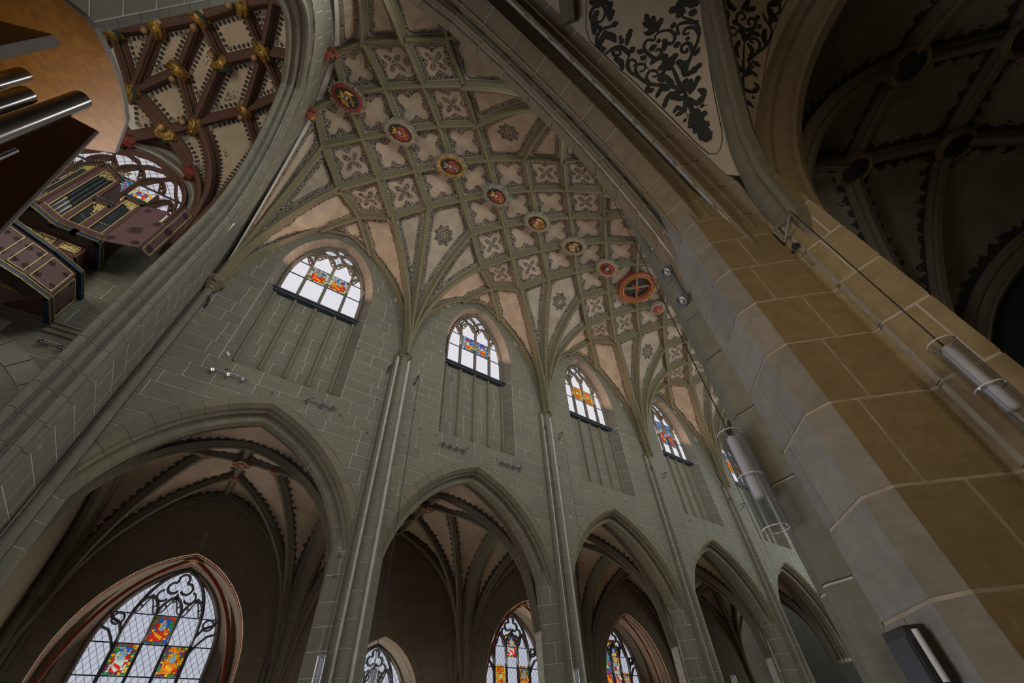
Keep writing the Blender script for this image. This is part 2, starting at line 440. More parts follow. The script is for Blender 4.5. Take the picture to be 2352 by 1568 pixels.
def glass(name, col, strength, lattice=None, dots=False, cloud=0.0):
    """leaded window glass with daylight behind it"""
    m = NT(name); p = m.pos(); n = m.noise(p, 1.3, 4, .4)
    c = m.mix(m.ramp(n, .35, .75), col, tuple(x * (1 - cloud) for x in col)) if cloud else col
    sp = m.n('ShaderNodeSeparateXYZ'); m.inp(sp.inputs[0], p)
    k = None
    if lattice:
        sc, wd = lattice; lines = []
        for sg in (1.0, -1.0):
            t = m.math('ADD', m.math('MULTIPLY', sp.outputs[0], sc * 1.25), m.math('MULTIPLY', sp.outputs[2], sc * .85 * sg))
            lines.append(m.math('LESS_THAN', m.math('ABSOLUTE', m.math('SUBTRACT', m.math('FRACT', t), .5)), wd))
        k = m.math('MAXIMUM', lines[0], lines[1])
    if dots:
        k = m.math('LESS_THAN', m.voro(p, 5.5), .085)
        ll = []
        for sg in (1.0, -1.0):
            t = m.math('ADD', m.math('MULTIPLY', sp.outputs[0], 5.6), m.math('MULTIPLY', sp.outputs[2], 4.1 * sg)); ll.append(m.math('LESS_THAN', m.math('ABSOLUTE', m.math('SUBTRACT', m.math('FRACT', t), .5)), .035))
        c = m.mix(m.math('MULTIPLY', m.math('MAXIMUM', ll[0], ll[1]), .16), c, (.12, .14, .2))
    if k is not None: c = m.mix(m.math('MULTIPLY', k, .8), c, (.05, .06, .09))
    return m.emit(c, strength)

M = {}
M['ashlar'] = stone('grey_green_sandstone', (.200, .200, .168), (.158, .148, .108))
M['arch'] = stone('moulded_sandstone', (.205, .195, .150), (.165, .145, .100), dots=False)
M['shaft'] = stone('shaft_sandstone', (.185, .182, .148), (.155, .146, .112), dots=False)
M['rib'] = stone('rib_sandstone', (.205, .180, .108), (.165, .145, .088), dots=False, jitter=.15)
M['reveal'] = stone('pale_reveal_sandstone', (.27, .235, .195), (.22, .195, .165), dots=False)
M['ochre'] = stone('warm_lit_sandstone', (.27, .205, .115), (.22, .165, .09), dots=False, jitter=.25)  # sandstone with the warm aisle light put into its colour
M['browngrey'] = stone('brown_grey_sandstone', (.235, .21, .175), (.195, .172, .14), dots=False)
M['greyface'] = stone('pale_grey_sandstone', (.25, .24, .225), (.21, .20, .18), dots=False)
M['aisle'] = stone('brown_aisle_sandstone', (.20, .165, .115), (.145, .12, .088), dots=False)
M['aislerib'] = stone('aisle_rib_sandstone', (.16, .14, .105), (.13, .115, .085), dots=False, jitter=.1)
M['redrib'] = stone('red_brown_painted_rib', (.155, .082, .058), (.115, .062, .046), dots=False, jitter=.1)
M['mortar'] = plain('pale_lime_mortar', (.46, .46, .42), (.36, .365, .33), 5, .95)
M['mortar_warm'] = plain('warm_lime_mortar', (.36, .31, .24), (.27, .23, .175), 9, .95)
M['southarch'] = stone('warm_arch_sandstone', (.225, .18, .125), (.18, .14, .095), dots=False)
M['mortar_dark'] = plain('grey_lime_mortar', (.23, .21, .17), (.17, .155, .13), 5, .95)
M['diamond'] = plaster('painted_plaster_diamond', 'diamond')
M['ridge'] = plaster('painted_plaster_ridge', 'ridge')
M['fan'] = plaster('painted_plaster_fan', 'fan')
M['medal'] = plaster('painted_plaster_medallion', 'medallion')
M['lunette'] = plaster('painted_plaster_lunette', 'plainborder')
M['leafy'] = plaster('painted_plaster_leafy', 'leafy', (.38, .29, .22), (.29, .225, .17))
M['leafyshade'] = plaster('shaded_plaster_leafy', 'leafy', (.20, .185, .14), (.135, .135, .105))  # leafy plaster darkened and greened, the unlit aisle's shade put into the colour
M['dotted'] = plaster('painted_plaster_dotted', 'dots', (.56, .47, .34), (.45, .36, .26))
M['bare'] = plaster('bare_plaster', 'bare', (.40, .33, .26), (.32, .26, .20))
M['floor'] = plain('floor_and_pew_wood', (.42, .32, .21), (.34, .25, .16), 2)
M['lead'] = plain('lead_sheet', (.075, .085, .115), (.05, .06, .085), 4, .6, .3)
M['iron'] = plain('black_iron', (.035, .037, .04), (.02, .02, .024), 20, .6, .3)
M['steel'] = plain('brushed_steel', (.33, .36, .42), (.25, .27, .32), 20, .35, .8)
M['came'] = plain('window_lead_and_bar', (.05, .055, .075), None, 12, .6, .2)
M['trac'] = stone('tracery_sandstone', (.20, .175, .14), (.15, .132, .108), dots=False, jitter=.1)
M['tracd'] = stone('dark_tracery_sandstone', (.11, .105, .115), (.08, .078, .085), dots=False, jitter=.1)
M['ink'] = plain('black_wall_paint', (.03, .03, .026), (.018, .018, .016), 9, .8)
M['gold'] = plain('gilding', (.46, .28, .06), (.22, .13, .03), 14, .45, .5)
M['goldpale'] = plain('pale_gilding', (.62, .52, .24), (.42, .33, .12), 25, .5, .3)
M['creamdim'] = plain('dull_cream_paint', (.30, .24, .15), (.22, .17, .10), 14, .7)
M['redpaint'] = plain('red_paint', (.27, .038, .022), (.16, .025, .018), 12, .6)
M['blackpaint'] = plain('black_lacquer', (.025, .022, .02), None, 12, .5)
M['greypaint'] = plain('stone_grey_paint', (.22, .205, .165), (.15, .14, .115), 12, .8)
M['flesh'] = plain('painted_flesh', (.42, .26, .17), (.33, .2, .13), 12, .7)
M['greenpaint'] = plain('dark_green_paint', (.03, .06, .04), None, 12, .7)
M['organwood'] = plain('maroon_organ_wood', (.095, .044, .040), (.07, .032, .029), 6, .5)
M['organdark'] = plain('dark_maroon_wood', (.055, .03, .028), (.04, .02, .02), 6, .5)
M['organpanel'] = plain('plum_organ_panel', (.12, .066, .066), (.095, .052, .052), 6, .6)
M['bluetrim'] = plain('deep_blue_trim', (.008, .03, .06), None, 8, .45)
M['pipe'] = plain('dark_tin_pipe', (.09, .115, .12), (.06, .075, .08), 10, .3, .8)
M['pipefoot'] = plain('bright_tin', (.40, .42, .44), (.3, .32, .34), 10, .3, .8)
M['oak'] = None
m = NT('varnished_orange_wood'); p = m.pos(); mp = m.n('ShaderNodeMapping'); m.inp(mp.inputs['Vector'], p); mp.inputs['Scale'].default_value = (9, 9, 1.2)
n = m.noise(mp.outputs[0], 2.2, 5, .6); M['oak'] = m.bsdf(m.mix(m.ramp(n, .3, .7), (.46, .20, .026), (.34, .135, .016)), .38, n, .05, .01)
m = NT('pale_wood_edge'); p = m.pos(); n = m.noise(p, 8, 3); M['oakedge'] = m.bsdf(m.mix(n, (.45, .40, .40), (.36, .31, .30)), .5)
m = NT('dark_stained_wood'); p = m.pos(); n = m.noise(p, 3, 3); M['oakdark'] = m.bsdf(m.mix(n, (.20, .095, .018), (.12, .055, .012)), .45)
M['chrome'] = plain('polished_tin', (.42, .42, .44), (.34, .34, .36), 4, .22, .95)
M['glass_clear'] = glass('clear_leaded_glass', (.76, .75, .80), 1.0, dots=True)
M['glass_lat'] = glass('diamond_leaded_glass', (.60, .63, .74), .80, lattice=(4.4, .05), cloud=.10)
M['glass_top'] = glass('tracery_leaded_glass', (.66, .68, .76), .95, lattice=(4.0, .055))
M['glass_hall'] = glass('hall_leaded_glass', (.70, .68, .74), .8, lattice=(3.6, .06))
for nm, c in dict(red=(.80, .035, .02), yellow=(.90, .50, .02), blue=(.03, .13, .62), green=(.03, .28, .07), white=(.62, .72, .62), orange=(.85, .24, .02),
                  purple=(.16, .03, .10), sky=(.22, .42, .62), brown=(.28, .06, .02), pink=(.62, .30, .26)).items():
    M['sg_' + nm] = glass('stained_glass_' + nm, c, .85, cloud=.45)
m = NT('acrylic_tube'); g = m.n('ShaderNodeBsdfTransparent'); g.inputs[0].default_value = (.93, .94, .96, 1); gl = m.n('ShaderNodeBsdfGlossy'); gl.inputs[1].default_value = .08
mx = m.n('ShaderNodeMixShader'); lw = m.n('ShaderNodeLayerWeight'); lw.inputs[0].default_value = .35
m.t.links.new(m.math('ADD', m.math('MULTIPLY', lw.outputs['Facing'], .45), .06), mx.inputs[0]); m.t.links.new(g.outputs[0], mx.inputs[1]); m.t.links.new(gl.outputs[0], mx.inputs[2]); m.t.links.new(mx.outputs[0], m.out.inputs[0]); M['acryl'] = m.m
M['diffuser'] = plain('white_lamp_diffuser', (.62, .62, .66), (.55, .55, .6), 4, .5)
m = NT('spot_reflector'); M['reflector'] = m.bsdf((.55, .42, .28), .15, None, metal=.9)
M['whitetag'] = plain('white_plastic', (.75, .76, .74), None, 4, .5)
M['teal'] = plain('dark_teal_wall', (.012, .022, .020), (.009, .016, .015), 2, .95)
M['redvault'] = plain('red_painted_chapel_rib', (.26, .055, .028), (.17, .035, .02), 7, .6)
M['creamline'] = plain('cream_painted_line', (.62, .52, .36), None, 7, .7)

# ---------------------------------------------------------------- nave: north wall, arcade, clerestory
YN = 11.15                                   # nave face of the north wall
YS = 1.05                                    # nave face of the south arcade
ACX, ACZ = 1.30, 3.0                         # arcade arch: centre offset and centre height
R_TOP, R_BAND, R_SOF = 4.72, 4.50, 4.15
ZSPR = 3.95

def arc_half(R, z):
    if z < ACZ: return R - ACX
    d = R * R - (z - ACZ) ** 2
    return sqrt(d) - ACX if d > ACX * ACX else None

def arch_hole(xm, R=R_TOP - .01):
    def h(z):
        w = arc_half(R, z)
        return None if (w is None or w <= 0) else (xm - w, xm + w)
    return h

NW, NZ0, NZSP, NZAP = 1.69, 8.22, 12.75, 15.9     # window niche: half width, foot, springing, apex
def win_half(z, w=NW, zs=NZSP, za=NZAP):
    if z <= zs: return w
    t = (z - zs) / (za - zs)
    return None if t >= 1 else w * (1 - t ** 2.0) ** .62
def niche_hole(xm):
    def h(z):
        if z < NZ0 or z > NZAP: return None
        w = win_half(z); return None if w is None else (xm - w, xm + w)
    return h
def formeret_z(dx):
    dx = abs(dx)
    return 11.37 + sqrt(max(0, 5.6 ** 2 - (dx + 2.24) ** 2)) if dx < 3.36 else 11.37

X_END = XS[5] + 1.5
planeN = lambda s, z, d: (s, YN - d, z)
holesN = [arch_hole(x) for x in XM] + [niche_hole(x) for x in XM]
allowN = hull_rows(-2.95, X_END, holesN)
wall_n = backing(planeN, ZSPR, 17.2, allowN, M['mortar'], 'wall_north', step=.1,
                 kind='structure', label='grey-green sandstone wall above the far pointed arcade, with high windows', cat='wall')
limit = [292]
def keepN(s, z):
    i = min(range(5), key=lambda k: abs(s - XM[k]))
    return z < formeret_z(s - XM[i]) + .22 and min(abs(s - x) for x in XS[1:]) > .10
rowsN = row_list(ZSPR + .35, 8.22) + row_list(8.22, 11.7, .40, .5) + row_list(11.7, 16.6)
for i in range(5):
    a = -2.95 if i == 0 else XS[i]
    ashlar(planeN, rowsN, hull_rows(a, XS[i + 1], [arch_hole(XM[i]), niche_hole(XM[i])]), wall_n, M['ashlar'], .55, 1.2,
           keep=keepN, limit=limit, individual=i < 4)

# blind niche under each window and its splays
def niche(i):
    xm = XM[i]; yb, wi = YN + .46, 1.40
    rows = row_list(NZ0 + .32, 11.92, .40, .52)
    back = MB(); back.add([(xm - wi, yb, NZ0 + .3), (xm + wi, yb, NZ0 + .3), (xm + wi, yb, 11.95), (xm - wi, yb, 11.95)], [(0, 1, 2, 3)])
    back.add([(xm - NW, YN, NZ0), (xm + NW, YN, NZ0), (xm + wi, yb, NZ0 + .3), (xm - wi, yb, NZ0 + .3)], [(0, 1, 2, 3)])
    for s in (-1, 1):
        back.add([(xm + s * NW, YN, NZ0), (xm + s * wi, yb, NZ0 + .3), (xm + s * wi, yb, 11.95), (xm + s * NW, YN, 11.95)], [(0, 1, 2, 3)])
    back.build('niche', M['mortar'], wall_n)
    individual = i < 2
    bulk = MB()
    def put(plane, q):
        v, f = stone_block(plane, q, proud=.010 + rnd.uniform(0, .006))
        if individual: mk('niche_stone', v, f, M['ashlar'], wall_n)
        else: bulk.add(v, f)
    pb = lambda s, z, d: (xm + s, yb - d, z)
    bars = [-wi, -.70, 0, .70, wi]
    for z0, z1 in rows:
        for k in range(4):
            a, b = bars[k], bars[k + 1]
            if rnd.random() < .6:
                c = rnd.uniform(a + .2, b - .2); put(pb, [(a, z0), (c, z0), (c, z1), (a, z1)]); put(pb, [(c, z0), (b, z0), (b, z1), (c, z1)])
            else: put(pb, [(a, z0), (b, z0), (b, z1), (a, z1)])
        for s in (-1, 1):
            L = hypot(NW - wi, yb - YN)
            def ps(q, z, d, s=s):
                t = q / L; x = xm + s * (NW + (wi - NW) * t); y = YN + (yb - YN) * t
                nx, ny = -s * (yb - YN) / L, -(NW - wi) / L
                return (x + nx * d, y + ny * d, z)
            put(ps, [(0, z0), (L, z0), (L, z1), (0, z1)])
    for s in (-1, 1):
        def ps(q, z, d, s=s):
            t = q / L; return (xm + s * (NW + (wi - NW) * t) - s * (yb - YN) / L * d, YN + (yb - YN) * t - (NW - wi) / L * d, z)
        put(ps, [(0, NZ0 + .02), (L, NZ0 + .305), (L, NZ0 + .32), (0, NZ0 + .32)])
    sl = lambda s, q, d: (xm + s, YN + q, NZ0 + q * .3 / .46 + d)
    put(sl, [(-1.67, .01), (0, .01), (0, .45), (-1.41, .45)]); put(sl, [(0, .01), (1.67, .01), (1.41, .45), (0, .45)])
    if bulk.v: bulk.build('niche_stone', M['ashlar'], wall_n, kind='stuff')
    prof = [(-.075, 0), (-.055, -.05), (-.03, -.11), (.03, -.11), (.055, -.05), (.075, 0)]
    for x in (-.70, 0, .70, -wi + .02, wi - .02):
        z0 = NZ0 + .30
        v = [(xm + x + a, yb + b + .002, z) for z in (z0, 11.93) for a, b in prof]
        mk('blind_mullion', v, grid_faces(6, 2) + [tuple(range(6))], M['arch'], wall_n, smooth=40)
for i in range(5): niche(i)

# ---- arcade arches: moulded voussoirs
APROF = [(1.055, 4.72), (1.062, 4.50), (1.03, 4.475), (.985, 4.43), (.95, 4.40), (.925, 4.405), (.90, 4.43), (.88, 4.41), (.862, 4.36), (.83, 4.325), (.80, 4.345), (.785, 4.39), (.76, 4.42), (.725, 4.40), (.705, 4.33),
         (.697, 4.23), (.69, 4.175), (.672, 4.146), (.656, 4.142), (.645, 4.155), (.55, 4.155), (.45, 4.155), (.43, 4.16), (.412, 4.19), (.398, 4.25), (.385, 4.33), (.36, 4.39), (.32, 4.41), (.292, 4.38), (.275, 4.32),
         (.255, 4.29), (.225, 4.29), (.202, 4.32), (.19, 4.37), (.165, 4.40), (.14, 4.40), (.125, 4.42), (.105, 4.46), (.07, 4.49), (.03, 4.50), (-.02, 4.51), (-.04, 4.6)]
def arch_piece(xm, side, t0, t1, last, flip, r_off=0.0, n=3):
    """one voussoir between angles; last = cut on the centre plane; flip mirrors to the north arcade"""
    V = []; k = len(APROF)
    for j in range(n):
        w = j / (n - 1)
        for ys, R in APROF:
            R2 = R + r_off; e = acos(ACX / R2) - (.0012 if last and not r_off else 0)
            th = t0 + (( e if last else t1) - t0) * w
            x = xm + side * (-ACX + R2 * cos(th)); z = ACZ + R2 * sin(th)
            ya = .5 + (ys - .5) * .97 if r_off else ys; V.append((x, (12.2 - ya) if flip else ya, z))
    f = grid_faces(k, n, (side > 0) != flip)
    a = tuple(range(k)); b = tuple(range((n - 1) * k, n * k))
    return V, f + ([a, b[::-1]] if (side > 0) != flip else [a[::-1], b])

def arcade_arch(xm, flip, parent, mats, sides=(-1, 1), nv=9, detail=True):
    th0 = math.asin((3.2 - ACZ) / R_BAND); the = acos(ACX / R_BAND)
    for s in sides:
        V, F = arch_piece(xm, s, th0 - .03, 0, True, flip, r_off=.012, n=14)
        mk('mortar_bed', V, F, M['mortar'], parent, smooth=35)
        ts = np.linspace(th0, the, nv + 1); bulk = MB()
        for i in range(nv):
            g = .0016
            V, F = arch_piece(xm, s, ts[i] + g, ts[i + 1] - g, i == nv - 1, flip, n=4 if detail else 3)
            if detail: mk('voussoir', V, F, mats, parent, smooth=35)
            else: bulk.add(V, F)
        if bulk.v: bulk.build('voussoir', mats, parent, smooth=35, kind='stuff')
for i in range(5):
    arcade_arch(XM[i], True, wall_n, M['arch'], nv=11 if i < 2 else 9)

# ---- piers
PIER_W = [(0, 1.07), (-.18, 1.06), (-.27, 1.03), (-.67, .63), (-.67, .47), (-.30, .10), (-.25, .07), (-.25, .02), (-.30, -.01), (-.30, -.294), (0, -.30)]
#      west half, (x from the pier axis, y of the south pier)
def pier(name, xc, flip, z0, z1, mats, label, rows, cuts, shrink=.005, only=None, mortar='mortar', g=.009):
    P = [(xc + x, y) for x, y in PIER_W] + [(xc - x, y) for x, y in PIER_W[-2:0:-1]]
    if flip: P = [(x, 12.2 - y) for x, y in P]
    cen = np.mean(P, axis=0)
    core = [tuple(cen + (np.array(p) - cen) * (1 - shrink / .6)) for p in P]
    root = MB().prism(core[::1] if flip else core, z0, z1).build(name, M[mortar], kind='structure', label=label, cat='pillar')
    n = len(P)
    for r, (a, b) in enumerate(rows):
        cs = cuts[r % len(cuts)]
        for j in range(len(cs)):
            i0, i1 = cs[j], cs[(j + 1) % len(cs)]
            if i1 <= i0: i1 += n
            idx = [k % n for k in range(int(math.ceil(i0 - 1e-6)), int(math.floor(i1 + 1e-6)) + 1)]
            pts = [np.array(P[k]) for k in idx]
            def at(t):
                k = int(math.floor(t)); w = t - k; return np.array(P[k % n]) * (1 - w) + np.array(P[(k + 1) % n]) * w
            if i0 != math.ceil(i0 - 1e-6): pts = [at(i0)] + pts
            if i1 != math.floor(i1 + 1e-6): pts = pts + [at(i1)]
            if only and not only(np.mean(pts, axis=0)): continue
            pts[0] = pts[0] + (pts[1] - pts[0]) / np.linalg.norm(pts[1] - pts[0]) * g
            pts[-1] = pts[-1] + (pts[-2] - pts[-1]) / np.linalg.norm(pts[-2] - pts[-1]) * g
            inn = [cen + (p - cen) * .93 for p in pts]
            mcount = len(pts); V = []
            for z, q in ((a + g, inn), (a + g, pts), (b - g, pts), (b - g, inn)):
                V += [(p[0], p[1], z) for p in q]
            f = grid_faces(mcount, 4, not flip)
            f += [(0, mcount, 2 * mcount, 3 * mcount), (mcount - 1, 4 * mcount - 1, 3 * mcount - 1, 2 * mcount - 1)]
            if callable(mats):
                ml = []; mi = []
                for q in f:
                    cc_ = np.mean([V[k_] for k_ in q], axis=0)
                    mt = mats(cc_[:2])
                    if mt not in ml: ml.append(mt)
                    mi.append(ml.index(mt))
                mk('stone', V, f, None, root, smooth=24, mats=ml, midx=mi)
            else: mk('stone', V, f, mats, root, smooth=24)
    return root

def shafts(xc, y0, z0, z1, mat, parent, sgn=-1, rows=None, half=None):
    """three clustered wall shafts built of drums"""
    prof = []
    def roll(cx, cy, r, a0, a1, n):
        for k in range(n + 1):
            a = a0 + (a1 - a0) * k / n; prof.append((cx + r * cos(a), cy + r * sin(a)))
    roll(-.245, .085, .09, pi * .92, pi * 1.98, 8); roll(0, 0, .132, pi * 1.0, pi * 2.0, 10); roll(.245, .085, .09, pi * 1.02, pi * 2.08, 8)
    prof = [(-.34, .22)] + prof + [(.34, .22)]
    k = len(prof)
    for a, b in rows:
        g = .006; V = []
        for z, s in ((a + g, .93), (a + g * 1.6, 1), (b - g * 1.6, 1), (b - g, .93)):
            V += [(xc + x * s, y0 + (y if sgn < 0 else -y) * s, z) for x, y in prof]
        mk('drum', V, grid_faces(k, 4, sgn > 0), mat, parent, smooth=40)
    V = [(xc + x * .94, y0 + (y if sgn < 0 else -y) * .94, z) for z in (z0, z1) for x, y in prof]
    mk('shaft_core', V, grid_faces(k, 2, sgn > 0), M['mortar'], parent, smooth=40)

def capital(xc, y0, z, parent, mat, r=.34, name='capital', h=.14):
    m = MB(); n = 8
    prof = [(r * .62, -h), (r * .8, -h * .7), (r * .86, -h * .35), (r, -h * .2), (r, 0.0), (r * .8, .06)]
    m.lathe((xc, y0 + .1, z), prof, 8)
    return m.build(name, mat, parent)

names = ['first', 'second', 'third', 'fourth']
for i in range(1, 5):
    rows = row_list(-1.6, 4.55, .46, .6)
    pr = pier('pillar', XS[i], True, -1.6, 4.56, M['ashlar'], 'grey stone pier with three wall shafts, %s of the far arcade from the tower arch' % names[i - 1],
              rows, [[1, 4.5, 9, 11, 15.5, 19], [1, 2.5, 4.7, 9, 11, 15.3, 17.5, 19], [1, 4.4, 9, 11, 15.6, 19]],
              only=lambda c: c[1] < 11.95)
    shafts(XS[i], 11.0, -1.6, 10.72, M['shaft'], pr, rows=row_list(-1.6, 10.72, .45, .62))
    capital(XS[i], 11.0, 10.78, pr, M['rib'])

# ---------------------------------------------------------------- nave vault: net of ribs with painted webs
YR = 6.38                                    # ridge line
ceil = empty('ceiling', (10, YR, 17.6), 'net vault of stone ribs with cream plaster cells painted in black scrollwork', 'ceiling', kind='structure')
s3 = B / 3
XW = -2.85                                   # nave face of the tower wall
def vault_bay(i, north=True, south=True, ridge=True):
    xm = XM[i]
    for sg in ([1] if north else []) + ([-1] if south else []):
        yy = lambda d: YR + sg * d
        yw = YN if sg > 0 else YS + .12
        def clampx(p): return (max(p[0], XW + .02), p[1], p[2])
        r0 = {k: (xm + k * s3, YR, 17.62) for k in (-1, 0, 1)}
        r1 = {k: clampx((xm + k * s3, yy(1.05), 17.56)) for k in (-1.5, -.5, .5, 1.5)}
        r2 = {k: (xm + k * s3, yy(2.02), 17.18) for k in (-1, 0, 1)}
        r3 = {k: (xm + k * s3, yy(2.99), 16.54) for k in (-.5, .5)}
        n4 = (xm, yy(3.80), 16.72)
        ysp = 10.98 if sg > 0 else YS + .15
        SP = {-1.5: clampx((XS[i], ysp, 10.75)), 1.5: (XS[i + 1], ysp, 10.75)}
        if i == 0: SP[-1.5] = (-2.66, ysp, 10.5)
        W = {-1: (xm - 1.16, yw, 15.78), 1: (xm + 1.16, yw, 15.78)}
        AP = (xm, yw, 16.42)
        E_ = {}
        def edge(a, b, key, sag=.03, n=7): E_[key] = seg(a, b, sag, n); return E_[key]
        for k in (-1, 0, 1):
            edge(r0[k], r1[k - .5], ('01', k, k - .5)); edge(r0[k], r1[k + .5], ('01', k, k + .5))
        for k in (-1, 0, 1):
            edge(r1[k - .5], r2[k], ('12', k - .5, k)); edge(r1[k + .5], r2[k], ('12', k + .5, k))
        for a, b in ((-1, -.5), (0, -.5), (0, .5), (1, .5)): edge(r2[a], r3[b], ('23', a, b))
        for k in (-.5, .5): edge(r3[k], n4, ('34', k), .05)
        def fan(sp, n, key, pull=.62):
            sp = np.array(sp); n = np.array(n); h = n - sp; hl = hypot(h[0], h[1])
            p1 = sp + np.array([h[0] * .06, h[1] * .06, h[2] * .52]); p2 = n - np.array([h[0] * .42, h[1] * .42, h[2] * .17])
            E_[key] = bez(sp, p1, p2, n, 18)
        for k in (-1, 1):
            fan(SP[1.5 * k], r3[.5 * k], ('S3', k)); fan(SP[1.5 * k], r2[k], ('S2', k))
            sw, ww = np.array(SP[1.5 * k], float), np.array(W[k], float); sw = sw + (0, (yw - sw[1]) * .8, .3)
            xs = np.linspace(sw[0], ww[0], 12)
            zz = np.array([formeret_z(x - xm) for x in xs]); zz = sw[2] + (zz - zz[0]) * (ww[2] - sw[2]) / (zz[-1] - zz[0])
            E_[('SF', k)] = np.stack([xs, np.full(12, yw - .03 * sg), zz], 1)
            E_[('SF', k)][0] = SP[1.5 * k]
            edge(n4, W[k], ('4W', k), .06); E_[('WA', k)] = seg(W[k], AP, .04, 6)
        rev = lambda c: c[::-1]
        for key, c in E_.items():
            t = key[0]
            rib(c, M['rib'], ceil, sc=1.0 if t != 'SF' and t != 'WA' else .8, up=None if t not in ('SF', 'WA', 'S3', 'S2') else ('c', None, YR, 11.2))
        # webs
        nm = 'vault_web'
        for k in (-.5, .5):
            cell(nm, E_[('01', k - .5, k)] if True else 0, E_[('12', k, k + .5)] if True else 0, E_[('01', k - .5, k)][:1].repeat(2, 0), E_[('01', k - .5, k)][:1].repeat(2, 0), M['ridge'], ceil) if False else None
        for k in (-1, 0, 1):       # ridge node, two row-1 nodes, row-2 node
            a, b = k - .5, k + .5
            cell(nm, E_[('01', k, b)], E_[('12', a, k)], E_[('01', k, a)], E_[('12', b, k)], M['ridge' if k else 'ridge'], ceil, lift=.03)
        for k in (-.5, .5):        # row-1, row-2 pair, row-3
            a, b = k - .5, k + .5
            cell(nm, E_[('12', k, a)], rev(E_[('23', b, k)]) if False else E_[('23', b, k)], E_[('12', k, b)] if False else E_[('12', k, b)], E_[('23', a, k)], M['diamond'], ceil, lift=.03) if False else \
                cell(nm, E_[('12', k, a)], E_[('23', b, k)], E_[('12', k, b)], E_[('23', a, k)], M['diamond'], ceil, lift=.03)
        cell(nm, E_[('23', 0, -.5)], E_[('34', .5)], E_[('23', 0, .5)], E_[('34', -.5)], M['diamond'], ceil, lift=.03)
        for k in (-1, 1):
            sp = np.array([SP[1.5 * k]] * 2, float)
            cell(nm, sp, E_[('23', k, .5 * k)], E_[('S2', k)], E_[('S3', k)], M['fan'], ceil, n=19)
            cell(nm, E_[('S3', k)], E_[('4W', k)][::-1], E_[('SF', k)], E_[('34', .5 * k)], M['lunette'], ceil, n=19) if False else \
                cell(nm, E_[('S3', k)], seg(W[k], n4, .06), E_[('SF', k)], E_[('34', .5 * k)], M['lunette'], ceil, n=19)
        cell(nm, E_[('4W', -1)], E_[('WA', 1)][::-1] if False else rev(E_[('WA', 1)])[::-1], E_[('4W', 1)], E_[('WA', -1)], M['lunette'], ceil, n=13) if False else \
            cell(nm, E_[('4W', -1)], E_[('WA', 1)], E_[('4W', 1)], E_[('WA', -1)], M['lunette'], ceil, n=13)
        # medallion kite shared with the next bay (and the clipped one at the tower wall)
        sp_, top = SP[1.5], r1[1.5]
        nb = (xm + 2 * s3, yy(2.02), 17.18)
        e2 = {}
        h = lambda a, b: seg(a, b, .03)
        F2 = None
        spn = np.array(SP[1.5]); n = np.array(nb); hh = n - spn
        F2 = bez(spn, spn + np.array([hh[0] * .06, hh[1] * .06, hh[2] * .52]), n - np.array([hh[0] * .42, hh[1] * .42, hh[2] * .17]), n, 18)
        o = cell(nm, E_[('S2', 1)], h(nb, top), F2, h(r2[1], top), M['medal'], ceil, n=21)
        me = o.data; co = np.zeros(len(me.vertices) * 3); me.vertices.foreach_get('co', co); co = co.reshape(-1, 3) + np.array(ceil.location)
        c = np.array([XS[i + 1], yy(2.55), 0]); tl = co[:, 1] - c[1]
        zc = co[:, 2]; mid = np.argmin(np.abs(co[:, 0] - c[0]) + np.abs(tl))
        loc = np.stack([co[:, 0] - co[mid, 0], (co[:, 1] - co[mid, 1]) * 1.0, zc * 0], 1); loc[:, 1] = np.sign(loc[:, 1]) * np.hypot(loc[:, 1], (zc - co[mid, 2]) * .8)
        w = me.attributes.new('med', 'FLOAT_VECTOR', 'POINT'); w.data.foreach_set('vector', loc.astype(np.float32).ravel())
        if i == 0:
            cell(nm, np.array([SP[-1.5]] * 2, float), E_[('12', -1.5, -1)], seg(SP[-1.5], r1[-1.5], .5, 14), E_[('S2', -1)], M['fan'], ceil, n=19, edges=[E_[('12', -1.5, -1)], E_[('S2', -1)], seg(SP[-1.5], r1[-1.5], .5, 14)])
            # sliver of web between the tower wall and the first ridge ribs
            if sg > 0:
                a = seg(r1[-1.5], (XW, YR - 1.05, 17.56), .03)
                cell(nm, r1[-1.5] * np.ones((2, 3)), rev(seg((XW + .02, YR - 1.05, 17.56), r0[-1], .03))[::-1], a, E_[('01', -1, -1.5)][::-1], M['ridge'], ceil)
        if ridge and sg > 0:
            pass
    # ridge diamonds that straddle the ridge between neighbouring bosses
    for k in (-.5, .5, 1.5):
        A, Bn = (xm + (k - .5) * s3, YR, 17.62), (xm + (k + .5) * s3, YR, 17.62)
        Nn, Sn = (xm + k * s3, YR + 1.05, 17.56), (xm + k * s3, YR - 1.05, 17.56)
        cell('vault_web', seg(A, Nn, .03), seg(Sn, Bn, .03), seg(A, Sn, .03), seg(Nn, Bn, .03), M['ridge'], ceil, lift=.03)
for i in range(5):
    vault_bay(i, True, i < 3)

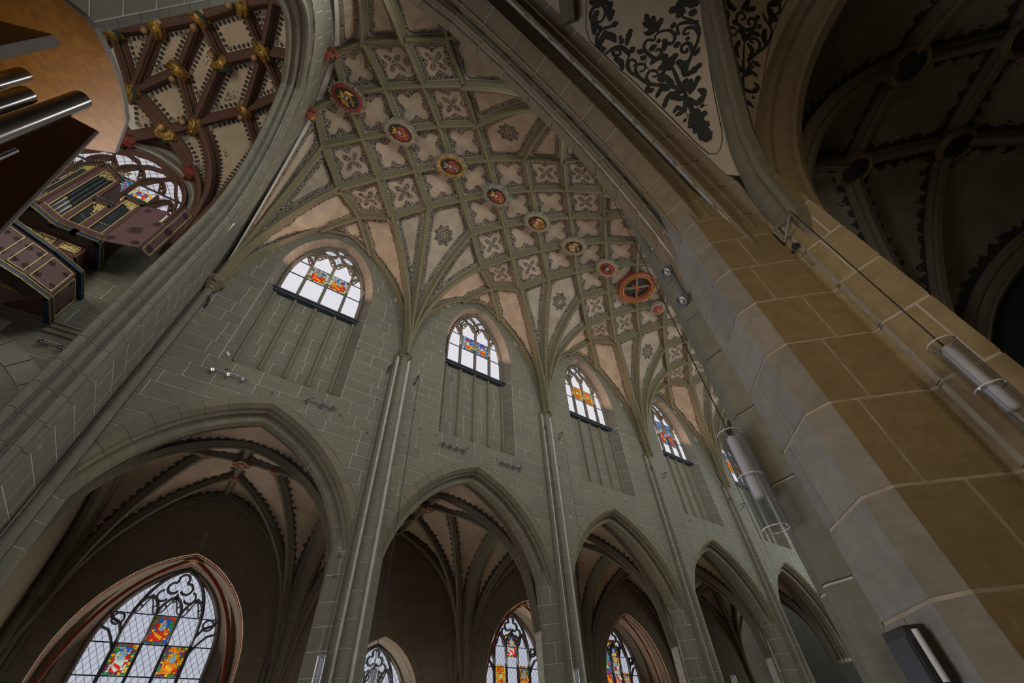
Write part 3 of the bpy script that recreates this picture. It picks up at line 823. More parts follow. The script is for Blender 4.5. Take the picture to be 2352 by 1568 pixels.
# ---------------------------------------------------------------- tower arch (west wall) and the hall behind it
TYC, TZC, TA = 6.12, 10.78, 1.20             # centre line of the arch, springing, centre offset
def trR(R, z):
    if z < TZC: return R - TA
    d = R * R - (z - TZC) ** 2
    return sqrt(d) - TA if d > TA * TA else None
def thole(R):
    def h(z):
        w = trR(R, z); return None if not w or w <= 0 else (TYC - w, TYC + w)
    return h
TPROF = [(XW - .012, 4.60), (XW - .03, 4.575), (XW - .075, 4.53), (XW - .09, 4.50), (XW - .07, 4.455), (XW - .075, 4.41), (XW - .12, 4.375), (XW - .18, 4.375), (XW - .215, 4.41), (XW - .235, 4.45),
         (XW - .265, 4.455), (XW - .29, 4.42), (XW - .275, 4.36), (XW - .29, 4.30), (XW - .335, 4.265), (XW - .39, 4.27), (XW - .42, 4.30), (XW - .45, 4.29), (XW - .455, 4.235), (XW - .43, 4.18), (XW - .445, 4.135),
         (XW - .47, 4.11), (XW - .54, 4.115), (XW - .57, 4.15), (XW - .575, 4.45), (XW - .58, 4.75)]
wall_w = backing(lambda s, z, d: (XW + d, s, z), -1.6, 17.9, hull_rows(-.3, 11.2, [thole(4.60)]), M['mortar'], 'wall_west', flip=False, step=.15,
                 kind='structure', label='grey stone wall pierced by the tall moulded tower arch, left of the windows', cat='wall')
def tpiece(side, a, b, last=False, off=0.0, n=3):
    """a, b: heights below the springing (negative angle = straight jamb) or angles"""
    V = []; k = len(TPROF)
    for j in range(n):
        w = j / (n - 1)
        for x, R in TPROF:
            R2 = R - off
            if b <= 0:
                y, z = R2 - TA, TZC + a + (b - a) * w
            else:
                e = acos(TA / R2) if last else b
                th = a + (e - a) * w; y, z = R2 * cos(th) - TA, TZC + R2 * sin(th)
            V.append((x + (off if x > XW - .5 else -off), TYC + side * y, z))
    f = grid_faces(k, n, side < 0); q0 = tuple(range(k)); q1 = tuple(range((n - 1) * k, n * k))
    return V, f + ([q0[::-1], q1] if side > 0 else [q0, q1[::-1]])
the = acos(TA / 4.35)
for side in (1, -1):
    V, F = tpiece(side, -12.38, 0, off=-.012, n=2); mk('mortar_bed', V, F, M['mortar'], wall_w, smooth=35)
    V, F = tpiece(side, 0.0001, the, True, off=-.012, n=20); mk('mortar_bed', V, F, M['mortar'], wall_w, smooth=35)
    z = -12.38 if side > 0 else -3.5
    if side < 0: z = -12.38
    while z < -.05:
        h = min(rnd.uniform(.42, .62), -z)
        if -z - h < .2: h = -z
        V, F = tpiece(side, z + .005, z + h - .005, n=2); mk('jamb_stone', V, F, M['shaft'], wall_w, smooth=35); z += h
    nv = 14; ts = np.linspace(0, the, nv + 1)
    for i in range(nv):
        V, F = tpiece(side, ts[i] + .0012, ts[i + 1] - .0012, i == nv - 1, n=4); mk('voussoir', V, F, M['shaft'], wall_w, smooth=35)
pw = lambda s, z, d: (XW + d, s, z)
limw = [150]
ashlar(pw, row_list(-1.6, 17.6, .42, .58), hull_rows(9.5, 11.13, [thole(4.6)]), wall_w, M['ashlar'], .5, 1.0, limit=limw, flip=False, gap=.03, pr=(.004, .004))
ashlar(pw, row_list(10.8, 17.6, .42, .58), hull_rows(2.74, 9.5, [thole(4.6)]), wall_w, M['ashlar'], .6, 1.2, limit=limw, flip=False, gap=.03, pr=(.004, .004))
ashlar(pw, row_list(-1.6, 13.2, .5, .7), hull_rows(1.25, 2.74, [thole(4.6)]), wall_w, M['ashlar'], .6, 1.0, limit=limw, flip=False, gap=.03, pr=(.004, .004))

# corner shaft with its bracket capital, carrying the first vault ribs
cs = MB().tube([(-2.68, 11.0, -1.6), (-2.68, 11.0, 10.25)], .10, 10).build('shaft', M['mortar'], kind='structure', label='slim corner shaft between tower arch and window wall, topped by a moulded bracket', cat='pillar')
for a, b in row_list(-1.6, 10.25, .5, .65):
    MB().tube([(-2.68, 11.0, a + .006), (-2.68, 11.0, b - .006)], .108, 12).build('drum', M['shaft'], cs, smooth=40)
MB().lathe((-2.68, 10.98, 10.25), [(.12, 0), (.15, .05), (.15, .09), (.22, .15), (.22, .19), (.17, .22), (.28, .32), (.31, .36), (.31, .44), (.26, .48)], 8).build('capital', M['rib'], cs)

# ---- tower hall: walls
HY, HX0, HX1 = 10.47, -8.6, XW - 1.0
def hall_win(z, w=1.62, zs=12.5, za=14.42):
    if z <= zs: return w
    t = (z - zs) / (za - zs); return None if t >= 1 else w * (1 - t ** 2) ** .55
HWX = -6.12
def hhole(z):
    if z < 10.6 or z > 14.42: return None
    w = hall_win(z); return None if w is None else (HWX - w - .12, HWX + w + .12)
wh = backing(lambda s, z, d: (s, HY - d, z), -1.6, 17, hull_rows(HX0, HX1 + .3, [hhole]), M['mortar'], 'wall_north', step=.12,
             kind='structure', label='stone side wall of the tower hall behind the organ gallery', cat='wall')
ph = lambda s, z, d: (s, HY - d, z)
AR = (-6.0, 3.62, 2.75)
def ahole(z):
    d = (AR[2] + .42) ** 2 - (z - AR[1]) ** 2
    if z < AR[1]: return (AR[0] - AR[2] - .42, AR[0] + AR[2] + .42)
    return None if d <= 0 else (AR[0] - sqrt(d), AR[0] + sqrt(d))
ashlar(ph, row_list(2.0, 6.9, .46, .6) + row_list(7.18, 10.4, .46, .6), hull_rows(HX0, HX1 + .25, [ahole]), wh, M['ashlar'], .6, 1.2)
ashlar(ph, row_list(10.4, 12.6, .5, .6), hull_rows(-4.42, HX1 + .25, []), wh, M['browngrey'], .6, 1.0, keep=lambda s, z: s < -3.98 or z < 11)
mk('plaster_field', [(-4.2, HY - .02, 10.55), (HX1 + .3, HY - .02, 10.55), (HX1 + .3, HY - .02, 14.4), (-4.2, HY - .02, 14.4)], [(0, 1, 2, 3)], M['bare'], wh)
dm = MB()
for k in range(16):      # painted black dots along the window and up the wall
    z = 10.75 + k * .15
    dm.lathe((-4.06 + .10 * (k % 2), HY - .035, z), [(.045, 0), (.045, .006)], 8, (0, -1, 0))
    dm.lathe((-3.80, HY - .035, z), [(.045, 0), (.045, .006)], 8, (0, -1, 0))
dm.build('painted_dots', M['ink'], wh, kind='stuff')
led = MB()
for (y0, y1, z0, z1) in ((-.02, .10, 7.02, 7.12), (-.02, .06, 6.9, 7.03), (-.02, .14, 7.12, 7.16)):
    led.box((HX0, HY - y1, z0), (HX1 + .3, HY + .02, z1))
led.build('string_course', M['arch'], wh)
for i in range(9):       # blind arch ring
    t0, t1 = radians(5 + i * 10), radians(5 + (i + 1) * 10 - .4)
    v = []
    for t in (t0, (t0 + t1) / 2, t1):
        for R, d in ((AR[2], 0), (AR[2] + .01, .03), (AR[2] + .40, .03), (AR[2] + .41, 0)):
            v.append((AR[0] + R * cos(t), HY - d, AR[1] + R * sin(t)))
    mk('arch_stone', v, grid_faces(4, 3, True) + [(0, 1, 2, 3), (11, 10, 9, 8)], M['greyface'], wh)
n = 24; mk('blind_arch_back', [(AR[0], HY - .012, AR[1])] + [(AR[0] + AR[2] * cos(t), HY - .012, AR[1] + AR[2] * sin(t)) for t in np.linspace(0, pi, n)], [(0, i, i + 1) for i in range(1, n)], M['ashlar'], wh)
# corner pier pieces of the hall next to the arch and the remaining walls (beyond the picture)
mk('wall_west', [(HX0, .0, -1.6 + 0), (HX0, HY, -1.6), (HX0, HY, 17), (HX0, 0, 17)], [(0, 1, 2, 3)], M['ashlar'], kind='structure', label='far stone wall closing the tower hall', cat='wall')
mk('wall_south', [(HX0, 1.7, -1.6), (HX1, 1.7, -1.6), (HX1, 1.7, 17), (HX0, 1.7, 17)], [(3, 2, 1, 0)], M['ashlar'], kind='structure', label='near stone wall of the tower hall', cat='wall')

# ---- hall vault
hv = empty('ceiling', (-6, 6, 16), 'tower hall vault with red-brown ribs and cream cells edged in black dots', 'ceiling', kind='structure')
HN = dict(b1=(-4.36, 6.12, 16.12), b2=(-5.33, 7.1, 16.1), b3=(-6.35, 8.12, 16.05), b4=(-7.28, 9.36, 15.6), b5=(-4.43, 8.2, 16.1), b6=(-5.56, 9.28, 15.55), b7=(-6.05, 9.76, 15.1),
          b8=(-6.9, 10.42, 14.6), b9=(-4.95, 10.42, 14.55), U1=(-8.1, 8.1, 16.1), U2=(-7.09, 7.29, 16.15), U3=(-6.09, 6.31, 16.15), U4=(-5.16, 5.28, 16.15), R1=(-3.55, 5.7, 16.0), R2=(-3.5, 6.95, 15.95),
          d5=(-3.62, 9.05, 15.6), c=(-3.8, 10.42, 10.4), cw=(-8.3, 10.42, 10.6), A=(-5.95, 10.42, 15.2), T1=(-4.4, 4.6, 16.05), L1=(-8.5, 9.4, 15.3), K=(-3.6, 4.3, 15.9))
HE = ['U1 b4', 'U2 b4', 'b4 b3', 'U3 b3', 'b3 b6', 'b4 b7', 'U3 b2', 'b2 b1', 'b2 b6', 'b1 T1', 'b1 U4', 'b1 b5', 'b1 R2', 'b1 R1', 'b6 b5', 'b5 d5', 'b6 b7', 'b7 b8', 'b7 b9', 'U4 U3', 'U3 U2', 'U2 U1', 'U1 L1', 'L1 b8', 'T1 U4', 'R2 d5', 'R1 R2', 'T1 K', 'K R1', 'b5 R2']
HC = {}
for e in HE:
    a, b = e.split(); HC[(a, b)] = seg(HN[a], HN[b], .03, 6)
def hfan(a, b):
    a_, b_ = np.array(HN[a]), np.array(HN[b]); h = b_ - a_
    HC[(a, b)] = bez(a_, a_ + np.array([h[0] * .05, h[1] * .05, h[2] * .55]), b_ - np.array([h[0] * .45, h[1] * .45, h[2] * .16]), b_, 16)
HC[('c', 'b6')] = np.array([HN['c'], (-3.9, 10.40, 12.0), (-4.08, 10.32, 13.3), (-4.38, 10.15, 14.3), (-4.80, 9.78, 15.03), (-5.17, 9.5, 15.38), HN['b6']]); hfan('c', 'b9'); hfan('c', 'd5'); hfan('cw', 'b4'); hfan('cw', 'b8')
HC[('b9', 'A')] = seg(HN['b9'], HN['A'], .1, 6); HC[('A', 'b8')] = seg(HN['A'], HN['b8'], .1, 6)
def hc(a, b): return HC[(a, b)] if (a, b) in HC else HC[(b, a)][::-1]
for k, c in HC.items():
    rib(c, M['redrib'], hv, sc=1.35 if k != ('c', 'b6') else 1.7, up=('c', None, 6.1, 10.0) if k[0] in ('c', 'cw', 'b9', 'A') else None, n=14 if k == ('c', 'b6') else None)
def hcell(a, b, c, d, ang=None):
    cell('vault_web', hc(a, b), hc(d, c), hc(a, d), hc(b, c), M['dotted'], hv, n=15, ribhalf=.17)
def hline(a, b): HC.setdefault((a, b), seg(HN[a], HN[b], .02, 6))
for q in ('U1 U2 b4 b4', 'U2 U3 b3 b4', 'b3 U3 b2 b6', 'b2 b1 b5 b6', 'b4 b3 b6 b7', 'U3 U4 b1 b2', 'U4 T1 b1 b1', 'b1 R2 b5 b5', 'b1 R1 R2 R2', 'T1 K R1 b1', 'b5 R2 d5 d5', 'b7 b8 A b9', 'U1 b4 b7 b8', 'c b6 b7 b9', 'c d5 b5 b6', 'U1 L1 b8 b8'):
    a, b, c, d = q.split()
    for x, y in ((a, b), (b, c), (c, d), (d, a)):
        if x != y and (x, y) not in HC and (y, x) not in HC: hline(x, y)
        if x == y: HC[(x, y)] = np.array([HN[x]] * 2, float)
    hcell(a, b, c, d)

# ---- carved and gilded figures on the crossings of the hall vault
def figure_boss(name, p, label, robe, shield=False, tilt=0.0, sc=1.0):
    e = empty(name, p, label, 'boss', group='carved figures on the tower hall vault')
    rg = random.Random(label)
    P = lambda x, y, z: (p[0] + sc * (x * cos(tilt) - y * sin(tilt)), p[1] + sc * (x * sin(tilt) + y * cos(tilt)), p[2] + sc * z - .22)
    m = MB()       # robe: lobed, folded bust hanging face down
    rings = [(.07, -.30), (.17, -.26), (.24, -.15), (.29, -.02), (.24, .08), (.1, .12)]
    n = 18; v = []
    for r, z in rings:
        for k in range(n):
            a = 2 * pi * k / n; rr = r * (1 + .13 * cos(5 * a + 2) + .08 * sin(9 * a)); v.append(P(rr * cos(a) * 1.15, rr * sin(a) * .82 - .05, z))
    f = grid_faces(n, len(rings)) + [((j + 1) * n - 1, j * n, (j + 1) * n, (j + 2) * n - 1) for j in range(len(rings) - 1)] + [tuple(range(n))[::-1], tuple(range((len(rings) - 1) * n, len(rings) * n))]
    m.add(v, f); m.build('robe', M[robe], e, smooth=60)
    h = MB(); h.lathe(P(.03, .23, -.27), [(.02, -.13), (.065, -.10), (.085, -.04), (.08, .03), (.05, .09), (.02, .11)], 10, (0, .35, 1))
    hd = h.build('head', M['flesh'], e, smooth=60)
    f = MB(); f.lathe(P(.03, .27, -.24), [(.05, -.09), (.10, -.06), (.105, .03), (.08, .10), (.03, .13)], 9, (0, .5, .9)); f.build('hair', M['gold' if not shield else 'blackpaint'], e, smooth=60)
    for s in (-1, 1):
        a = MB(); a.tube([P(s * .22, .08, -.10), P(s * .26, -.04, -.24), P(s * .08, -.10, -.33)], [.07, .06, .04], 7); a.build('arm', M[robe], e, smooth=60)
    c = MB(); c.tube([P(-.26, -.14, -.16), P(-.05, -.24, -.25), P(.22, -.16, -.2), P(.30, .0, -.12)], [.05, .06, .05, .03], 6); c.build('drapery', M['greenpaint' if rg.random() < .5 else robe], e, smooth=60)
    if shield:
        s = MB(); s.add([P(-.15, .16, -.36), P(.15, .16, -.36), P(.15, -.06, -.39), P(0, -.22, -.40), P(-.15, -.06, -.39), P(-.15, .16, -.32), P(.15, .16, -.32), P(.15, -.06, -.35), P(0, -.22, -.36), P(-.15, -.06, -.35)],
            [(4, 3, 2, 1, 0), (5, 6, 7, 8, 9), (0, 1, 6, 5), (1, 2, 7, 6), (2, 3, 8, 7), (3, 4, 9, 8), (4, 0, 5, 9)]); s.build('shield', M['redpaint'], e)
        b = MB(); b.add([P(-.10, -.10, -.40), P(-.02, -.14, -.405), P(.11, .08, -.39), P(.04, .14, -.385)], [(0, 1, 2, 3)]); b.build('shield_band', M['gold'], e)
        b = MB(); b.tube([P(-.08, .06, -.395), P(-.02, .0, -.405), P(.04, -.05, -.41), P(.06, -.12, -.41)], [.02, .035, .03, .012], 6); b.build('painted_beast', M['blackpaint'], e)
    return e
HB = [('b1', 'large gilded figure boss nearest the tower arch on the highest rib crossing', 'gold', False, .6), ('b2', 'gilded figure boss, second from the arch along the main rib line', 'gold', False, 2.2),
      ('b3', 'figure boss in gold robe on green drapery, third from the arch along the main line', 'gold', False, .3), ('b4', 'gilded figure pair boss above the dark organ canopy edge', 'gold', False, 1.3),
      ('b5', 'small gilded figure boss by itself, closest to the stone arch mouldings', 'gold', False, .2), ('b6', 'gilded crowned figure boss where the broad corner rib ends', 'gold', False, 1.8),
      ('b7', 'gilded figure boss just above the arched organ window', 'gold', False, 2.9), ('b8', 'shield boss half hidden by the wooden canopy, left above the organ window', 'redpaint', True, 0),
      ('b9', 'shield boss with black beast, right above the organ window', 'redpaint', True, .4), ('U2', 'gilded figure boss at the top edge of the hall vault, left one', 'gold', False, .9),
      ('U3', 'gilded figure boss at the top edge of the hall vault, right one', 'gold', False, .1), ('U1', 'gilded figure boss partly hidden at the stone pier edge', 'gold', False, .4), ('U4', 'gilded figure boss high beside the top of the tower arch', 'gold', False, 1.1)]
for k, lab, robe, sh, t in HB: figure_boss('carved_boss', HN[k], lab, robe, sh, t, .92 if k != 'b5' else .75)

# stub of the west pier that carries the first arch, beside the tower
pw0 = pier('pillar', -3.17, True, -1.6, 4.56, M['ashlar'], 'grey half pier under the left foot of the first arch', row_list(-1.6, 4.55, .46, .6), [[1, 4.5, 9, 11.5, 15.5, 18.8], [1, 2.5, 9, 11.4, 15.3, 18.6]], only=lambda c: c[0] > -3.1)
MB().box((-3.6, 11.3, -1.6), (-3.0, 12.35, 8.0)).build('pier_core', M['aisle'], pw0)

# ---------------------------------------------------------------- south arcade (beside the camera), its pier and aisle
SX = 3.47                                    # axis of the near pier
SXM = .05
ws = backing(lambda s, z, d: (s, YS + d - .015, z), ZSPR, 17.4, hull_rows(-2.9, 36, [arch_hole(SXM)] + [arch_hole(XM[i]) for i in range(1, 5)] +
             [(lambda z, x=x: (x - 1.5, x + 1.5) if 11.6 < z < 15 else None) for x in XM]), M['mortar'], 'wall_south', step=.15, flip=True,
             kind='structure', label='near nave wall standing on the moulded arch overhead', cat='wall')
arcade_arch(SXM, False, ws, M['southarch'], nv=11)
for i in range(1, 3): arcade_arch(XM[i], False, ws, M['southarch'], nv=8, detail=False)
psouth = lambda s, z, d: (s, YS + d, z)
ashlar(psouth, row_list(7.4, 11.6, .4, .55), hull_rows(-2.9, 10.3, [arch_hole(SXM), arch_hole(XM[1])]), ws, M['ashlar'], .6, 1.2, individual=False, flip=True)
back2 = MB().add([(-2.9, -.02, 7.4), (36, -.02, 7.4), (36, -.02, 17.4), (-2.9, -.02, 17.4)], [(0, 1, 2, 3)])
back2.build('wall_core', M['mortar_dark'], ws)
def smat(c):  # tint per face puts in warm aisle light, chamfer shade and nave daylight
    x, y = c
    if x > SX: return M['ochre']
    if y > .62: return M['shaft'] if y > 1.04 else M['greyface']
    if y > .465: return M['browngrey']
    return M['ochre']
zj = [-1.6, -1.1, -.58, -.06, .44, .92, 1.46, 1.97, 2.43, 2.88, 3.32, 3.72, 4.14, 4.58]
spier = pier('pillar', SX, False, -1.6, 4.59, smat, 'huge nearby stone pier, tinted ochre by warm light towards us and grey towards the nave', list(zip(zj[:-1], zj[1:])),
             [[1.0, 2.55, 4.45, 8.7, 11, 15.5, 19], [1.0, 4.65, 7, 11, 15, 19], [1.0, 2.4, 4.3, 8.4, 11, 15.5, 19]], g=.010, mortar='mortar_warm')
shafts(SX - .0, 1.18, -1.6, 10.7, M['shaft'], spier, sgn=1, rows=row_list(-1.6, 10.7, .5, .66))
pi2 = pier('pillar', XS[2] - .05, False, -1.6, 4.15, M['aisle'], 'dim second pier of the near arcade behind the huge pier', row_list(-1.6, 4.15, .5, .6), [[1, 5, 9, 11, 15, 19]], only=lambda c: c[0] < XS[2])

# ---- aisle vault (star of ribs round four bosses)
sa = empty('ceiling', (3.5, -2.6, 7), 'dim near aisle vault painted with black acanthus scrolls', 'ceiling', kind='structure')
def fanc(a, b, pull=.5, n=16):
    a, b = np.array(a, float), np.array(b, float); h = b - a
    return bez(a, a + np.array([h[0] * .08, h[1] * .08, h[2] * pull]), b - np.array([h[0] * .42, h[1] * .42, h[2] * .14]), b, n)
ARIB = [(-.10, .05), (-.10, -.05), (-.085, -.075), (-.055, -.085), (-.06, -.13), (-.035, -.165), (.035, -.165), (.06, -.13), (.055, -.085), (.085, -.075), (.10, -.05), (.10, .05)]
def tarch(x, y0, y1, zs, za, n=22):
    ym = (y0 + y1) / 2; hw = abs(y1 - y0) / 2; sg_ = 1 if y1 > y0 else -1; a = hw * .25; R = hw + a; k = (za - zs) / sqrt(R * R - a * a)
    pts = []
    for s in (-1, 1):
        th = np.linspace(0, acos(a / R), n)
        P = [(x, ym + sg_ * s * (R * cos(t) - a), zs + k * R * sin(t)) for t in th]
        pts.append(np.array(P))
    return pts                                # [from y0 up, from y1 up]
TPRO = [(-.30, .06), (-.30, -.05), (-.26, -.09), (-.20, -.10), (-.175, -.16), (-.13, -.21), (-.08, -.23), (-.06, -.27), (.06, -.27), (.08, -.23), (.13, -.21), (.175, -.16), (.20, -.10), (.26, -.09), (.30, -.05), (.30, .06)]
SA0, SA1, SAZ = -.05, -4.85, 7.25
RISE_S, RISE_Z = [0, .06, .176, .303, .395, .6, .8, 1], [0, .14, .31, .495, .597, .787, .918, 1]
def rise(a, b, n=16):
    a, b = np.array(a, float), np.array(b, float); s = np.linspace(0, 1, n)
    p = a + (b - a) * s[:, None]; p[:, 2] = a[2] + (b[2] - a[2]) * np.interp(s, RISE_S, RISE_Z); return p
nearweb = {}
def foot(c, k=.30):
    d = (c[0] - c[2]) * np.array([1, .4, 0]); return d / np.linalg.norm(d) * k + np.array([0, 0, -1.1])
def s_bay(xm, xa, xb, mats, web, near=False):
    ym = -2.58
    bo = {'N': (xm - .06, ym + 1.22, SAZ - .02), 'W': (xm - 1.0, ym, SAZ), 'E': (xm + 1.02, ym, SAZ), 'S': (xm, ym - 1.15, SAZ - .05)}
    cr_ = {('W', 'N'): (xa + .35, -.16, 4.0), ('E', 'N'): (xb - .35, -.16, 4.0), ('W', 'S'): (xa + .35, -4.8, 4.0), ('E', 'S'): (xb - .35, -4.8, 4.0)}
    C = {}
    ribs = []
    for a, b in (('N', 'E'), ('E', 'S'), ('S', 'W'), ('W', 'N')): C[(a, b)] = seg(bo[a], bo[b], .04, 8); ribs.append(C[(a, b)])
    for (ew, ns), p in cr_.items():
        C[(ew, ns, ew)] = rise(p, bo[ew]); C[(ew, ns, ns)] = rise(p, bo[ns]); ribs += [C[(ew, ns, ew)]] + ([C[(ew, ns, ns)]] if not (near and ns == 'N') else [])
    for c in ribs: rib(np.vstack([[c[0] + foot(c)], c]) if c[0][2] < 4.1 else c, mats, sa, sc=1.15, prof=ARIB, n=12, up=('c', xm, ym, 3.6))
    def tedge(x, off):
        out = []
        for c in tarch(x, -.02, -4.85, 2.85, 6.30):
            c = c[c[:, 2] > 4.2]; c[:, 0] += off; c[:, 2] += .03; out.append(c)
        return out
    tw, te = tedge(xa, .22), tedge(xb, -.22)
    # arcade side: along the extrados of the arch
    def arc_line(s):
        th = np.linspace(math.asin((4.0 - ACZ) / 4.49), acos(ACX / 4.49), 18)
        return np.array([(xm + s * (4.49 * cos(t) - ACX), .0, ACZ + 4.49 * sin(t)) for t in th])
    aw, ae = arc_line(-1), arc_line(1)
    tri = lambda *a: a
    def web4(P, n=17, ed=None): cell('vault_web', P[0], P[1], P[2], P[3], M[web], sa, n=n, ribhalf=.13, edges=ed)
    for ew, ar in (('W', aw), ('E', ae)):
        p = cr_[(ew, 'N')]
        a2 = ar.copy(); a2[0] = p
        top = ar[-1]
        cc = ('N', 'E') if ew == 'E' else ('W', 'N')
        ring = C[cc] if ew == 'E' else C[cc][::-1]
        if near:
            Q = a2[a2[:, 2] < 6.76]; q_ = Q[-1]; qn = seg(q_, bo['N'], .05, 9)
            rib(qn, mats, sa, sc=1.1, prof=ARIB, n=8)
            web4([Q, ring[::-1], C[(ew, 'N', ew)], qn], 21); nearweb[ew] = (Q, ring[::-1], C[(ew, 'N', ew)], qn)
            web4([a2[a2[:, 2] >= Q[-1][2]], seg(bo['N'], bo['N'], 0, 3), qn, seg(top, bo['N'], .05, 8)])
        else: web4([a2, seg(bo['N'], bo['N'] , 0, 3), C[(ew, 'N', 'N')], seg(top, bo['N'], .05, 8)], 17, [a2, C[(ew, 'N', 'N')]])
        k = (ew, 'N')
        cc = ('N', 'E') if ew == 'E' else ('W', 'N')
        ring = C[cc] if ew == 'E' else C[cc][::-1]        # N -> ew
        if not near: web4([np.array([p, p]), ring, C[(ew, 'N', 'N')], C[(ew, 'N', ew)]])
        ring2 = C[('E', 'S')][::-1] if ew == 'E' else C[('S', 'W')]
        q = cr_[(ew, 'S')]; web4([np.array([q, q]), ring2, C[(ew, 'S', 'S')], C[(ew, 'S', ew)]])
        t_ = [a.copy() for a in (te if ew == 'E' else tw)]
        for kk, ns in ((0, 'N'), (1, 'S')):
            a = np.vstack([[cr_[(ew, ns)]], t_[kk]])
            apex = a[-1]
            web4([a, seg(bo[ew], bo[ew], 0, 3), C[(ew, ns, ew)], seg(apex, bo[ew], .03, 8)], 17, [a, C[(ew, ns, ew)]])
    cell('vault_web', C[('N', 'E')], C[('W', 'N')][::-1] * 0 + seg(bo['W'], bo['S'], .04, 8), seg(bo['N'], bo['W'], .04, 8), C[('E', 'S')], M[web], sa, n=11, ribhalf=.13)
    for ns in ('S',):
        wl = seg(cr_[('W', 'S')], (xm, -4.85, 7.0), 1.2, 14); el = seg(cr_[('E', 'S')], (xm, -4.85, 7.0), 1.2, 14)
        web4([wl, seg(bo['S'], bo['S'], 0, 3), C[('W', 'S', 'S')], seg(wl[-1], bo['S'], .03, 8)], 17, [wl, C[('W', 'S', 'S')]]); web4([el, seg(bo['S'], bo['S'], 0, 3), C[('E', 'S', 'S')], seg(el[-1], bo['S'], .03, 8)], 17, [el, C[('E', 'S', 'S')]])
    return bo, C, cr_, te
bo0, C0, cr0, te0 = s_bay(SXM, -3.3, 3.45, M['aislerib'], 'bare', True)
bo1, C1, cr1, te1 = s_bay(6.86, 3.45, 10.2, M['aislerib'], 'leafyshade')
for x in (3.49, 10.2):
    for c in tarch(x, -.02, -4.85, 2.75, 6.25):
        rib(c, M['southarch'] if x < 4 else M['aislerib'], sa, sc=.95, prof=TPRO, n=20, up=('c', None, -2.45, 2.9), name='transverse_rib')
lab = {'N': 'nearest the big pier along the arcade', 'W': 'towards the near transverse arch', 'E': 'at the far corner by the dark bay', 'S': 'at the top right picture corner'}
for k, p in bo1.items():
    e = empty('ceiling_boss', (p[0], p[1], p[2] - .2), 'round dark keystone on the dim aisle vault, ' + lab[k], 'boss', group='round keystones of the dim aisle vault')
    MB().lathe((p[0], p[1], p[2] - .22), [(.20, -.03), (.27, -.05), (.29, -.02), (.29, .05), (.24, .12), (.2, .2)], 20).build('disc', M['aislerib'], e, smooth=35)
    MB().lathe((p[0], p[1], p[2] - .262), [(.05, -.012), (.17, -.01), (.2, 0), (.2, .012)], 16).build('painted_face', M['blackpaint'], e, smooth=35)
    m_ = MB()
    m_.tube([(p[0] + .245 * cos(2 * pi * j / 18), p[1] + .245 * sin(2 * pi * j / 18), p[2] - .27) for j in range(19)], .013, 5); m_.build('rim', M['gold'], e)
# closing walls of the aisle and the dark bay beyond the second transverse arch
mk('wall_south', [(-8.6, -4.9, -1.6), (36, -4.9, -1.6), (36, -4.9, 8), (-8.6, -4.9, 8)], [(3, 2, 1, 0)], M['aisle'], kind='structure', label='outer wall of the dim near aisle', cat='wall')
mk('wall_east', [(10.5, -.3, -1.6), (10.5, -4.9, -1.6), (10.5, -4.9, 7.6), (10.5, -.3, 7.6)], [(0, 1, 2, 3)], M['teal'], kind='structure', label='dark teal wall filling the far arch of the near aisle', cat='wall')
mk('wall_west', [(-3.4, .9, -1.6), (-3.4, -4.9, -1.6), (-3.4, -4.9, 8), (-3.4, .9, 8)], [(0, 1, 2, 3)], M['aisle'], kind='structure', label='west end wall of the near aisle', cat='wall')

